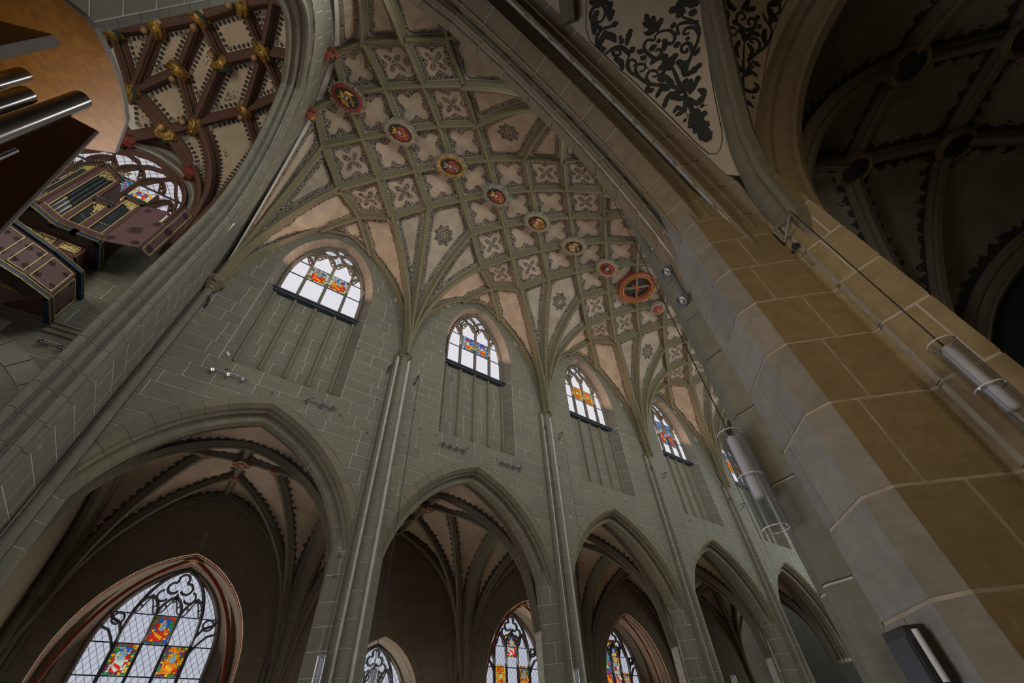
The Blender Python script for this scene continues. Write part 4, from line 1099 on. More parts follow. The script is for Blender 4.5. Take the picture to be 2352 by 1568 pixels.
# ---- painted acanthus scrolls on the near aisle webs: strokes of paint lying on the plaster
# kind + half width in mm, normal, then points in mm on the webs (L leaf, S stem, B berry)
SCROLLS = """L98 -90,-2,-43 2695,-217,5162 2721,-207,5112 2747,-197,5062 2777,-183,5003 2813,-163,4927 2850,-140,4839 2886,-117,4750
L38 -89,-5,-45 2723,-198,5109 2728,-174,5104 2733,-149,5097 2736,-127,5082 2741,-109,5065 2748,-93,5049 2755,-78,5033
L38 -90,-4,-42 2777,-183,5003 2783,-159,4994 2787,-135,4981 2790,-114,4969 2793,-98,4961 2795,-84,4955 2797,-70,4947
L38 -90,4,-43 2743,-237,5068 2758,-264,5033 2771,-291,4997
L32 -91,4,-40 2794,-210,4960 2812,-214,4921 2829,-218,4880
L32 -91,8,-40 2831,-162,4887 2847,-165,4849 2863,-168,4810
S25 -86,-3,-51 2695,-217,5162 2661,-237,5229 2624,-257,5293 2592,-277,5346 2569,-298,5385 2551,-319,5415 2533,-340,5445
L40 -84,-6,-53 2592,-277,5346 2589,-260,5352 2586,-242,5359 2577,-225,5374 2552,-212,5413 2521,-200,5463 2499,-181,5495 2497,-145,5498 2502,-102,5476 2510,-73,5461 2515,-71,5452 2520,-84,5445 2526,-96,5438
L34 -84,-3,-53 2558,-303,5403 2546,-279,5424 2533,-255,5444 2522,-228,5463 2511,-200,5478 2501,-169,5492 2491,-139,5505
L39 -88,2,-46 2605,-271,5325 2629,-273,5285 2651,-275,5242 2668,-283,5209 2678,-302,5187 2684,-326,5175 2685,-350,5171 2683,-374,5174 2676,-398,5184 2667,-413,5202 2654,-415,5227 2639,-408,5259 2622,-401,5288
L40 -86,-3,-50 2554,-321,5409 2548,-359,5421 2541,-396,5431 2542,-415,5431 2558,-397,5404 2580,-361,5364 2595,-347,5339 2593,-379,5342 2584,-432,5360 2577,-474,5376 2576,-491,5380 2575,-497,5381 2575,-503,5381
L29 -84,-3,-53 2551,-339,5416 2538,-347,5437 2525,-354,5458 2516,-365,5471 2516,-380,5474 2520,-398,5467 2525,-416,5460
L34 -87,-4,-49 2600,-265,5333 2619,-233,5302 2637,-200,5269 2649,-167,5252 2646,-135,5252 2635,-102,5265 2623,-69,5276
L28 -86,-7,-50 2639,-156,5268 2624,-153,5294 2609,-149,5321 2599,-140,5336 2597,-121,5333 2600,-97,5320 2604,-72,5309
S26 -84,0,-54 2548,-292,5419 2518,-310,5467 2488,-328,5515 2459,-346,5560 2432,-362,5600 2406,-377,5639 2380,-392,5678
L41 -79,-6,-60 2380,-392,5678 2362,-378,5704 2342,-364,5727 2325,-348,5750 2310,-331,5768 2297,-312,5783 2284,-293,5798
L48 -79,-9,-61 2365,-388,5700 2343,-390,5731 2320,-392,5761 2300,-398,5788 2284,-410,5810 2271,-426,5829 2258,-442,5847
L47 -81,-9,-58 2368,-402,5696 2355,-416,5718 2341,-431,5739 2332,-449,5752 2333,-472,5754 2340,-499,5750 2347,-525,5746
S21 -76,-10,-64 2554,-321,5409 2514,-291,5474 2473,-260,5540 2430,-227,5600 2388,-190,5656 2347,-151,5711 2304,-121,5758 2265,-107,5806 2227,-103,5849 2191,-99,5893 2157,-90,5930 2125,-80,5966 2096,-76,5998 2072,-80,6024 2050,-89,6048 2033,-106,6069 2020,-135,6089 2009,-171,6102 1999,-208,6116
S18 -78,-6,-62 2304,-121,5758 2284,-131,5786 2264,-140,5814 2250,-155,5833 2243,-178,5842 2243,-206,5846 2248,-230,5842 2261,-247,5826 2279,-259,5803 2295,-265,5784 2307,-260,5768 2318,-249,5754 2322,-236,5749 2316,-225,5756 2303,-212,5770 2291,-199,5785
L41 -81,-1,-59 2473,-273,5539 2446,-277,5579 2418,-280,5617 2394,-278,5651 2375,-261,5677 2360,-238,5697 2349,-231,5712 2343,-254,5720 2342,-293,5723 2341,-332,5728
L35 -82,-7,-57 2469,-225,5543 2449,-208,5572 2428,-190,5600 2415,-167,5618 2413,-136,5617 2418,-100,5600 2424,-64,5586
L35 -79,-13,-60 2309,-114,5750 2314,-91,5739 2319,-67,5728 2327,-57,5716 2340,-68,5701 2354,-92,5686 2370,-116,5673
S18 -75,-7,-66 2191,-99,5893 2170,-108,5921 2147,-117,5948 2131,-129,5970 2121,-146,5984 2116,-166,5989 2118,-184,5987 2132,-205,5973 2153,-224,5952 2171,-233,5932 2184,-225,5918 2193,-206,5903 2197,-188,5898 2192,-173,5903 2181,-159,5914 2171,-145,5926
S18 -73,-9,-68 2096,-76,5998 2077,-89,6021 2058,-101,6043 2044,-116,6060 2038,-138,6071 2037,-163,6073 2042,-181,6068 2060,-190,6052 2084,-192,6027 2100,-189,6008 2102,-177,6006 2096,-159,6011 2091,-141,6015
S25 -68,-6,-72 1999,-208,6116 1961,-207,6154 1922,-206,6191 1888,-198,6222 1863,-179,6246 1842,-152,6263 1826,-122,6276 1814,-92,6282 1806,-60,6287 1799,-28,6292
S19 -70,-4,-71 1826,-122,6276 1843,-108,6259 1860,-94,6242 1876,-88,6225 1895,-99,6207 1914,-119,6192 1924,-137,6185 1918,-150,6192 1903,-162,6207 1889,-166,6220 1880,-159,6228 1873,-144,6235 1864,-129,6240
L37 -70,-6,-71 1989,-221,6127 1995,-258,6124 2000,-296,6120
L37 -68,-9,-73 1921,-248,6195 1907,-281,6210 1893,-315,6226 1882,-344,6239 1877,-367,6249 1874,-387,6255 1870,-407,6261
L31 -68,0,-73 1882,-237,6230 1856,-247,6254 1830,-257,6278
L37 -72,-4,-69 1891,-68,6209 1921,-74,6179 1951,-80,6149 1978,-79,6123 1999,-69,6100 2016,-52,6080 2034,-36,6060
S25 -64,-2,-76 1776,-58,6314 1745,-52,6342 1713,-46,6369 1685,-47,6393 1661,-54,6414 1642,-67,6431 1628,-88,6443 1619,-118,6450 1616,-156,6454 1622,-193,6452 1640,-227,6439 1667,-260,6421 1693,-293,6401
L50 -64,-4,-76 1685,-47,6393 1681,-95,6397 1678,-143,6405 1683,-178,6401 1705,-194,6385 1735,-198,6362 1764,-202,6335
L38 -66,-5,-75 1719,-229,6376 1769,-215,6332 1819,-200,6286
L32 -63,-11,-77 1678,-281,6412 1701,-321,6395 1725,-362,6380
S22 -58,-5,-81 1622,-193,6452 1580,-187,6483 1539,-182,6515 1502,-182,6543 1471,-193,6566 1444,-209,6585 1426,-229,6597 1418,-255,6604 1418,-285,6605 1424,-313,6601 1437,-338,6594 1457,-362,6584 1478,-375,6570 1502,-375,6553 1529,-365,6534 1550,-348,6516 1563,-322,6503 1570,-289,6496 1570,-258,6494 1558,-235,6502 1538,-215,6517 1518,-195,6531
L45 -60,-2,-80 1591,-102,6473 1554,-140,6504 1517,-179,6533 1489,-215,6553 1478,-249,6561 1477,-280,6563 1476,-312,6565
L45 -60,-9,-79 1650,-322,6437 1616,-347,6466 1582,-371,6496 1558,-395,6516 1549,-421,6524 1551,-447,6528 1552,-473,6531
L38 -63,-4,-78 1604,-349,6476 1614,-388,6472 1625,-427,6469
L45 -56,-8,-82 1340,-321,6658 1373,-334,6638 1405,-346,6617 1436,-363,6598 1465,-388,6580 1494,-417,6565 1523,-446,6548
S21 -74,-10,-66 2258,-442,5847 2254,-413,5850 2249,-383,5851 2236,-359,5863 2209,-345,5896 2173,-336,5937 2140,-334,5977 2111,-335,6007 2086,-342,6034 2068,-355,6055 2058,-377,6070 2054,-405,6079 2058,-429,6079 2073,-447,6063 2097,-461,6042 2111,-475,6028 2109,-490,6033 2100,-504,6047 2090,-519,6060
S18 -77,-9,-63 2227,-372,5875 2229,-395,5877 2231,-418,5879 2228,-435,5885 2214,-441,5903 2195,-440,5924 2182,-435,5939 2179,-425,5941 2182,-410,5936 2185,-396,5930
S21 -76,-15,-63 2228,-456,5887 2218,-477,5903 2208,-498,5921 2206,-518,5928 2220,-533,5915 2241,-546,5890 2256,-562,5876 2259,-585,5879 2255,-611,5891 2245,-631,5909 2227,-642,5934 2204,-647,5964 2180,-644,5991 2158,-629,6013 2138,-606,6033 2120,-583,6045 2109,-563,6051 2103,-544,6053 2097,-524,6054
S18 -76,-16,-63 2228,-456,5887 2230,-474,5888 2232,-491,5890 2231,-503,5895 2223,-505,5904 2212,-501,5917 2200,-496,5929
L37 -70,-16,-69 2075,-526,6079 2046,-534,6112 2018,-543,6145 1989,-555,6177 1961,-570,6209 1933,-589,6240 1905,-607,6270
L37 -70,-19,-69 2077,-538,6079 2048,-560,6115 2020,-582,6152 1999,-602,6179 1989,-619,6192 1988,-634,6196 1987,-649,6202
L37 -71,-20,-68 2084,-543,6073 2076,-575,6092 2068,-607,6109 2062,-635,6121 2061,-654,6127 2063,-670,6130 2065,-686,6134
L31 -71,-16,-69 2068,-520,6085 2031,-489,6118 1993,-457,6151
L31 -68,-19,-70 2005,-548,6159 1965,-536,6194 1926,-524,6231
L36 -79,-18,-59 2281,-554,5842 2299,-587,5826 2317,-620,5812
L36 -75,-8,-65 2127,-365,5993 2141,-411,5983 2155,-457,5973
L36 -77,-13,-63 2198,-560,5949 2194,-532,5945 2191,-504,5943
L30 -72,-7,-69 2097,-317,6021 2065,-297,6053 2033,-277,6084
L30 -73,-6,-68 2150,-290,5960 2122,-272,5988 2095,-255,6017
L30 -78,-2,-62 2209,-269,5891 2215,-318,5886 2221,-366,5883
S21 -83,-11,-54 2497,-407,5507 2483,-441,5532 2468,-474,5557 2456,-509,5582 2448,-548,5603 2440,-587,5621 2435,-627,5642 2429,-667,5662 2422,-706,5679 2414,-743,5704 2401,-778,5731 2384,-810,5761 2365,-834,5793 2344,-846,5829 2321,-850,5867 2294,-847,5901 2266,-839,5936 2236,-825,5970 2205,-811,6006
S21 -83,-12,-55 2435,-627,5642 2414,-644,5679 2393,-661,5714 2374,-668,5743 2358,-657,5765 2344,-635,5780 2336,-614,5783 2339,-595,5774 2350,-577,5755 2362,-568,5736 2376,-573,5716 2391,-586,5696 2400,-598,5687 2397,-606,5694 2387,-614,5711 2377,-621,5728
L41 -83,-7,-55 2494,-425,5512 2471,-445,5552 2447,-465,5592 2425,-478,5627 2405,-478,5654 2388,-472,5678 2370,-465,5702
L40 -85,-9,-51 2494,-425,5512 2503,-455,5499 2513,-485,5488 2520,-514,5479 2525,-545,5476 2528,-576,5476 2533,-606,5477
L29 -86,-5,-50 2460,-613,5598 2458,-659,5615 2454,-704,5630
L41 -84,-6,-53 2486,-416,5525 2471,-436,5551 2456,-456,5577 2443,-476,5598 2436,-495,5611 2432,-513,5620 2428,-532,5630
S21 -80,-14,-57 2401,-789,5731 2380,-799,5767 2358,-808,5802 2337,-809,5831 2316,-795,5857 2296,-773,5879 2283,-752,5891 2282,-730,5888 2287,-709,5874 2295,-699,5860 2305,-706,5850 2315,-724,5839 2327,-742,5829
S21 -80,-12,-59 2335,-865,5844 2303,-838,5885 2269,-810,5923 2242,-784,5952 2225,-761,5968 2215,-739,5976 2213,-720,5974 2222,-705,5959 2239,-692,5933 2255,-679,5908
L36 -77,-15,-61 2249,-694,5919 2246,-671,5919 2241,-648,5917
L50 -74,-19,-64 2201,-846,6020 2175,-847,6052 2149,-848,6084 2125,-841,6109 2108,-821,6123 2093,-793,6129 2079,-766,6138
L49 -80,-12,-59 2262,-868,5950 2257,-906,5965 2252,-944,5981
L68 -76,-15,-63 2128,-853,6109 2128,-879,6113 2129,-906,6119 2142,-931,6110 2174,-954,6079 2217,-976,6033 2256,-996,5979
L43 -76,-15,-63 2161,-775,6049 2175,-826,6046 2189,-878,6043
L31 -75,-16,-64 2184,-667,5992 2179,-699,6006 2175,-732,6022
B27 -73,-17,-66 2148,-497,5991
B25 -85,-18,-49 2696,-99,5149
B25 -89,0,-46 2716,-313,5113
B27 -82,-9,-56 2340,-692,5796
B25 -68,0,-73 1825,-264,6283
S5 -83,0,-51 1306,-305,6678 1386,-200,6625 1467,-93,6568 1585,-18,6478 1965,-15,6132 2153,-29,5928 2313,-30,5729 2460,-30,5529 2595,-30,5315 2734,-23,5068 2856,-16,4812 2930,-29,4629 2954,-74,4565 2949,-137,4580 2926,-203,4633 2885,-266,4722 2827,-333,4851 2768,-401,4981 2712,-467,5098 2656,-535,5216 2601,-604,5334 2547,-676,5449 2493,-750,5560 2438,-825,5670 2381,-900,5775 2324,-975,5878 2264,-1049,5976
S5 -75,-6,-66 2166,-283,5941 2162,-266,5944 2158,-249,5947 2162,-236,5942 2180,-229,5922 2206,-227,5892 2231,-224,5863
S4 -87,-5,-47 2665,-166,5221 2676,-161,5202 2687,-156,5183 2694,-147,5169 2695,-132,5161 2694,-112,5159 2692,-93,5156
S4 -90,7,-43 2689,-276,5172 2698,-284,5151 2707,-291,5131 2715,-302,5113 2723,-316,5098 2728,-333,5083 2735,-350,5069
L45 -15,-87,-45 3036,-649,5148 3049,-612,5078 3061,-576,5009 3073,-538,4935 3082,-498,4847 3094,-458,4759 3106,-419,4674
L26 -7,-86,-47 3063,-571,4999 3013,-579,5023 2950,-585,5026
L26 3,-89,-44 3072,-526,4908 3029,-529,4929 2968,-530,4919
L32 -23,-84,-49 3054,-632,5109 3115,-633,5074 3176,-634,5038
L26 -28,-84,-47 3090,-534,4920 3120,-531,4896 3151,-527,4873
L20 -14,-90,-41 3108,-448,4734 3077,-454,4759 3040,-458,4775
S20 -15,-78,-59 3036,-649,5148 3017,-702,5233 2995,-754,5315 2974,-816,5411 2945,-890,5513 2915,-972,5627 2879,-1054,5731
S34 -16,-79,-59 2978,-811,5403 2957,-855,5466 2936,-900,5530
L27 -1,-87,-49 2986,-779,5353 2954,-743,5308 2914,-706,5249 2873,-679,5197 2839,-672,5181 2813,-676,5187 2799,-685,5202 2800,-695,5222 2811,-708,5249 2822,-722,5275
L28 -37,-72,-58 2995,-798,5381 3028,-830,5413 3055,-860,5434 3078,-882,5441 3102,-890,5436 3125,-889,5422 3146,-888,5405
L28 -35,-74,-56 3022,-698,5227 3060,-711,5225 3097,-723,5223 3128,-740,5226 3155,-765,5243 3175,-793,5264 3182,-814,5285 3171,-821,5302 3148,-821,5320 3125,-820,5337
L24 4,-88,-48 3020,-704,5236 2971,-683,5205 2920,-662,5169 2877,-649,5141 2857,-649,5138 2852,-658,5156 2847,-668,5174
L45 -9,-83,-54 2940,-804,5399 2906,-814,5420 2873,-824,5442 2840,-829,5455 2809,-828,5459 2780,-824,5457 2746,-819,5447
L34 -37,-70,-59 3006,-835,5425 3026,-868,5464 3040,-899,5490 3045,-922,5512 3039,-930,5526 3026,-931,5536 3010,-930,5543
S17 -19,-78,-59 2873,-892,5540 2833,-894,5551 2795,-897,5566 2759,-901,5578 2726,-906,5593 2698,-914,5613 2675,-926,5635 2661,-949,5673 2652,-977,5713 2651,-1004,5752 2659,-1028,5783 2673,-1051,5808 2690,-1067,5823 2712,-1074,5820 2738,-1075,5810 2756,-1070,5798 2757,-1055,5779 2749,-1033,5757 2739,-1016,5742 2726,-1010,5737 2711,-1009,5741 2697,-1009,5746
L34 -16,-79,-59 2873,-892,5540 2845,-901,5557 2819,-911,5577 2804,-927,5605 2806,-956,5643 2816,-992,5683 2826,-1028,5723
L34 -14,-82,-55 2827,-881,5535 2762,-873,5535 2695,-865,5531
S18 -42,-59,-68 2988,-932,5552 3019,-978,5596 3042,-1022,5625 3064,-1063,5651 3086,-1101,5674 3105,-1135,5694 3121,-1169,5716 3131,-1202,5739 3135,-1233,5762 3134,-1262,5787 3128,-1291,5815 3117,-1318,5845 3099,-1339,5873 3071,-1350,5899 3037,-1354,5923 3009,-1359,5948 2987,-1368,5966 2969,-1378,5982 2952,-1388,5997
S18 -38,-63,-67 3064,-1063,5651 3067,-1093,5682 3067,-1122,5707 3061,-1143,5730 3043,-1155,5754 3019,-1159,5775 2994,-1155,5785 2969,-1138,5780 2944,-1114,5765 2934,-1098,5755 2945,-1097,5749 2970,-1104,5745 2995,-1111,5742
L35 -28,-70,-65 3002,-956,5576 3011,-988,5610 3018,-1020,5641 3013,-1044,5667 2989,-1055,5687 2956,-1058,5706 2921,-1062,5724
L29 -43,-66,-61 3040,-966,5566 3094,-977,5541 3147,-988,5516
L36 -46,-57,-68 3114,-1181,5731 3095,-1199,5760 3076,-1217,5789 3062,-1236,5815 3054,-1255,5835 3051,-1275,5852 3048,-1294,5870
L31 -48,-51,-71 3077,-1357,5902 3059,-1396,5943 3040,-1434,5981
L41 -26,-71,-65 2885,-1058,5733 2862,-1078,5764 2838,-1099,5796 2817,-1111,5816 2800,-1106,5820 2784,-1092,5812 2768,-1078,5803
L36 -33,-65,-68 2888,-1076,5752 2902,-1110,5782 2915,-1144,5809 2934,-1172,5828 2961,-1188,5830 2995,-1198,5823 3026,-1207,5812
S18 -33,-65,-68 2839,-1141,5841 2799,-1136,5851 2760,-1131,5863 2730,-1134,5880 2711,-1149,5905 2699,-1172,5932 2696,-1194,5955 2705,-1215,5972 2721,-1236,5985 2738,-1247,5986 2759,-1247,5976 2781,-1238,5958 2793,-1226,5941 2788,-1215,5933 2774,-1200,5927 2758,-1186,5921
S18 -33,-63,-70 2851,-1141,5834 2880,-1168,5847 2910,-1195,5860 2929,-1219,5872 2934,-1243,5890 2930,-1266,5911 2919,-1280,5928 2898,-1282,5941 2871,-1276,5949 2850,-1266,5950 2842,-1248,5940 2839,-1225,5919 2842,-1210,5903 2852,-1209,5898 2868,-1215,5898 2884,-1222,5897
L29 -25,-73,-64 2723,-1110,5857 2694,-1117,5875 2666,-1124,5896
L37 -36,-58,-73 2799,-1289,5995 2778,-1305,6019 2757,-1320,6041 2744,-1336,6060 2743,-1353,6074 2751,-1370,6085 2758,-1388,6095
L31 -38,-57,-73 2807,-1312,6009 2829,-1349,6028 2850,-1384,6046
L30 -38,-56,-73 2902,-1299,5952 2921,-1322,5964 2938,-1344,5971
L24 -32,-61,-72 2965,-1240,5873 2980,-1270,5892 2995,-1298,5909
S22 -45,-49,-74 3062,-1415,5953 3037,-1426,5978 3012,-1438,6003 2993,-1451,6024 2979,-1468,6042 2972,-1488,6058 2975,-1507,6070 2995,-1531,6076 3024,-1554,6073 3049,-1565,6063 3071,-1555,6043 3091,-1534,6018 3101,-1512,5997 3094,-1488,5984 3078,-1463,5976 3061,-1449,5976 3045,-1451,5989 3027,-1464,6010 3009,-1477,6031
L37 -48,-50,-72 3054,-1427,5966 3086,-1423,5942 3120,-1419,5919
L44 -42,-50,-76 2969,-1483,6056 3020,-1545,6069 3068,-1606,6074
L29 -28,-73,-63 2607,-1086,5873 2588,-1121,5923 2568,-1156,5972
S17 -20,-78,-59 2619,-1015,5775 2608,-1062,5844 2592,-1107,5905
L42 -29,-69,-67 2530,-1226,6062 2551,-1218,6047 2570,-1209,6028 2591,-1205,6013 2615,-1208,6008 2638,-1214,6002 2662,-1220,5998
L36 -34,-62,-70 2704,-1283,6034 2733,-1286,6023 2762,-1289,6013
B22 -42,-74,-53 3152,-706,5161
B21 -32,-83,-46 3170,-479,4771
S5 -25,-73,-57 2490,-1203,6050 2536,-1136,5960 2577,-1068,5861 2618,-999,5754 2660,-926,5634 2702,-851,5508 2746,-779,5378 2796,-712,5254 2852,-647,5133 2914,-582,5015 2981,-505,4871 3035,-426,4700 3076,-376,4572 3138,-370,4547 3203,-393,4578 3227,-794,5231 3221,-853,5313 3209,-922,5399 3197,-996,5492 3183,-1065,5570 3170,-1124,5637 3159,-1179,5699 3147,-1238,5757 3138,-1310,5823 3130,-1387,5889 3122,-1459,5946 3118,-1522,5994 3113,-1580,6032 3108,-1638,6071"""
def paint_strokes():
    for part in (0, 1):
        m = MB()
        for ln in SCROLLS.split('\n'):
            h, *w = ln.split(); nn = np.array([float(v) for v in w[0].split(',')]); nn /= np.linalg.norm(nn)
            P = [np.array([float(v) for v in q.split(',')]) / 1000 + nn * .004 for q in w[1:]]
            if (P[0][0] > 2.2 and P[0][1] < -.52 - (P[0][0] - 2.3) * -.45) != bool(part): pass
            wd = float(h[1:]) / 1000
            if part: continue
            if h[0] == 'B':
                t = np.cross(nn, (0, 0, 1.)); t /= np.linalg.norm(t); s = np.cross(nn, t)
                m.add([P[0]] + [P[0] + wd * (cos(a) * t + sin(a) * s) for a in np.linspace(0, 2 * pi, 9)[:-1]], [(0, 1 + k, 1 + (k + 1) % 8) for k in range(8)]); continue
            V = []; n = len(P)
            for i, p in enumerate(P):
                t = P[min(i + 1, n - 1)] - P[max(i - 1, 0)]; t /= np.linalg.norm(t) + 1e-9; s = np.cross(nn, t); u = i / (n - 1)
                k = 1.0 if wd < .008 else (1.15 - .55 * u) if h[0] == 'S' else (max(.12, sin(pi * (.12 + .80 * u))) ** .7) * (1 + .22 * sin(u * 17))
                V += [p - s * wd * k, p + s * wd * k]
            m.add(V, [(2 * i, 2 * i + 1, 2 * i + 3, 2 * i + 2) for i in range(n - 1)])
        if m.v: m.build('painted_scroll', M['ink'], sa, kind='stuff')
paint_strokes()

# ---------------------------------------------------------------- north aisle behind the arcade
YA = 17.5
na = empty('ceiling', (10, 15, 7.5), 'brown far aisle vaults with moulded ribs and black leaf borders', 'ceiling', kind='structure')
CA, CZ, CR = .833, 2.3, 3.133                # chapel opening: centre offset, springing, radius
def ch_half(z, R=CR, zc=CZ):
    if z < zc: return R - CA
    d = R * R - (z - zc) ** 2
    return sqrt(d) - CA if d > CA * CA else None
def ch_hole(xm, R, zc=CZ, sc=1.0):
    def h(z):
        w = ch_half((z - zc) / sc + CZ if sc != 1 else z, R)
        return None if not w or w <= 0 else (xm - w * sc, xm + w * sc)
    return h
CHAP = {0: (XM[0] - .02, 1.0, 2.3), 1: (XM[1] + .05, .66, 1.55), 2: (XM[2], 1.0, 2.42), 3: (XM[3], 1.0, 2.5)}
pa = lambda s, z, d: (s, YA - d, z)
def hole(i, R):
    xm, sc, zc = CHAP[i]
    def h(z):
        w = ch_half((z - zc) / sc + CZ, R); return None if not w or w <= 0 else (xm - w * sc, xm + w * sc)
    return h
wa = backing(pa, -1.6, 8.0, hull_rows(-3.2, 36, [hole(i, CR + .02) for i in CHAP]), M['mortar_dark'], 'wall_north', step=.12,
             kind='structure', label='brown stone outer wall of the far aisle with pointed chapel openings', cat='wall')
lim = [200]
for i in range(5):
    ashlar(pa, row_list(.9, 7.6, .42, .56), hull_rows(XS[i] if i else -3.2, XS[i + 1], [hole(i, CR + .46)] if i < 4 else []), wa, M['aisle'], .6, 1.3, limit=lim,
           keep=lambda s, z, i=i: z < 7.45 - .55 * max(0, abs(s - XM[i]) - .6) ** 1.25, individual=i < 4)
def ring(i, R0, R1, y0, y1, t0, t1, side, n=4):
    xm, sc, zc = CHAP[i]; V = []
    for j in range(n):
        t = t0 + (t1 - t0) * j / (n - 1)
        for R, y in ((R0, y1), (R0, y0 + .012), (R0 + .012, y0), (R1 - .012, y0), (R1, y0 + .012)):
            tt = min(t, acos(CA / R)) if t1 > 1.2 and j == n - 1 else t
            V.append((xm + side * sc * (R * (cos(tt) if tt > 0 else 1) - CA), y, zc + sc * (R * sin(tt) if tt > 0 else CR * tt)))
    f = grid_faces(5, n, side > 0); a = (0, 1, 2, 3, 4); b = tuple(range((n - 1) * 5, n * 5))
    return V, f + ([a, b[::-1]] if side > 0 else [a[::-1], b])
for i in range(4):
    the = acos(CA / (CR + .2)); nv = 9
    for side in (-1, 1):
        ts = np.linspace(-.42, the, nv + 3)
        for k in range(nv + 2):
            V, F = ring(i, CR, CR + .45, YA - .02, YA + .3, ts[k] + .004, ts[k + 1] - .004, side); mk('arch_stone', V, F, M['aisle'], wa)

def star_bay(i):
    xm, xa, xb = XM[i], XS[i], XS[i + 1]
    y0, y1 = 12.25, YA - .02; ym = 14.9; zc = 7.5
    bo = {'C': (xm, ym, zc), 'W': (xm - 1.06, ym + .08, zc - .02), 'E': (xm + 1.06, ym + .08, zc - .02), 'S': (xm, ym - 1.03, zc - .03), 'N': (xm, ym + 1.12, zc - .04)}
    cr_ = {('W', 'S'): (xa + .4, y0 + .1, 4.1), ('E', 'S'): (xb - .4, y0 + .1, 4.1), ('W', 'N'): (xa + .28, YA - .12, 3.7), ('E', 'N'): (xb - .28, YA - .12, 3.7)}
    if i == 0: cr_[('W', 'S')] = (-2.7, y0 + .1, 4.1); cr_[('W', 'N')] = (-2.75, YA - .12, 3.7)
    C = {}; L = []
    for k in 'WESN': C[('C', k)] = seg(bo['C'], bo[k], .02, 5); L.append(C[('C', k)])
    for (a, b), p in cr_.items():
        C[(a, b, a)] = fanc(p, bo[a]); C[(a, b, b)] = fanc(p, bo[b]); L += [C[(a, b, a)], C[(a, b, b)]]
    apx = {'N': (xm, YA - .06, 7.32), 'S': (xm, y0, 7.42), 'W': (xa, ym, 7.25), 'E': (xb, ym, 7.25)}
    bow = {}
    for s in 'NS':
        for e in 'WE':
            bow[(s, e)] = fanc(cr_[(e, s)], apx[s], .62); bow[(e, s)] = fanc(cr_[(e, s)], apx[e], .62)
    for s in 'NS':
        for e in 'WE': L.append(bow[(s, e)])
    for k in 'WESN':
        C[('A', k)] = seg(apx[k], bo[k], .0, 5)
        if k in 'N': L.append(C[('A', k)])
    for c in L: rib(np.vstack([[c[0] + foot(c, .18)], c]) if c[0][2] < 4.2 else c, M['aislerib'], na, sc=1.12, prof=ARIB, n=11, up=('c', xm, ym, 3.6))
    for e in 'WE':
        for s in 'NS':
            q = cr_[(e, s)]
            cell('vault_web', C[(e, s, e)], C[('C', s)][::-1], C[(e, s, s)], C[('C', e)][::-1], M['leafy'], na, n=13, ribhalf=.12)
            cell('vault_web', C[(e, s, e)], C[('A', e)][::-1] * 0 + seg(apx[e], apx[e], 0, 5), bow[(e, s)], C[('A', e)][::-1], M['leafy'], na, n=13, ribhalf=.12,
                 edges=[C[(e, s, e)], bow[(e, s)]])
            cell('vault_web', C[(e, s, s)], seg(apx[s], apx[s], 0, 5), bow[(s, e)], C[('A', s)][::-1], M['leafy'], na, n=13, ribhalf=.12, edges=[C[(e, s, s)], bow[(s, e)]])
    return bo
abos = []
for i in range(5): abos.append(star_bay(i))
for i in range(0, 5):
    x = XS[i] if i else -2.95
    for c in tarch(x, 12.3, YA - .1, 3.7, 7.1):
        rib(c, M['aislerib'], na, sc=1.05, prof=TPRO, n=14, up=('c', None, 14.85, 3.6), name='transverse_rib')
    m = MB()
    for dx, dy, r in ((-.3, -.02, .10), (-.16, -.16, .09), (0, -.22, .13), (.16, -.16, .09), (.3, -.02, .10)): m.tube([(x + dx, YA + dy, -1.6), (x + dx, YA + dy, 3.75)], r, 10)
    cp = m.build('pillar', M['aislerib'], kind='structure', smooth=50, label='brown clustered wall shaft in the far aisle, %s from the left' % ['first', 'second', 'third', 'fourth', 'fifth'][i], cat='pillar')
    rp = MB().box((x - .26, 11.95, -1.6), (x + .26, 12.5, 4.2)); rp.build('pier_core', M['aisle'], cp)

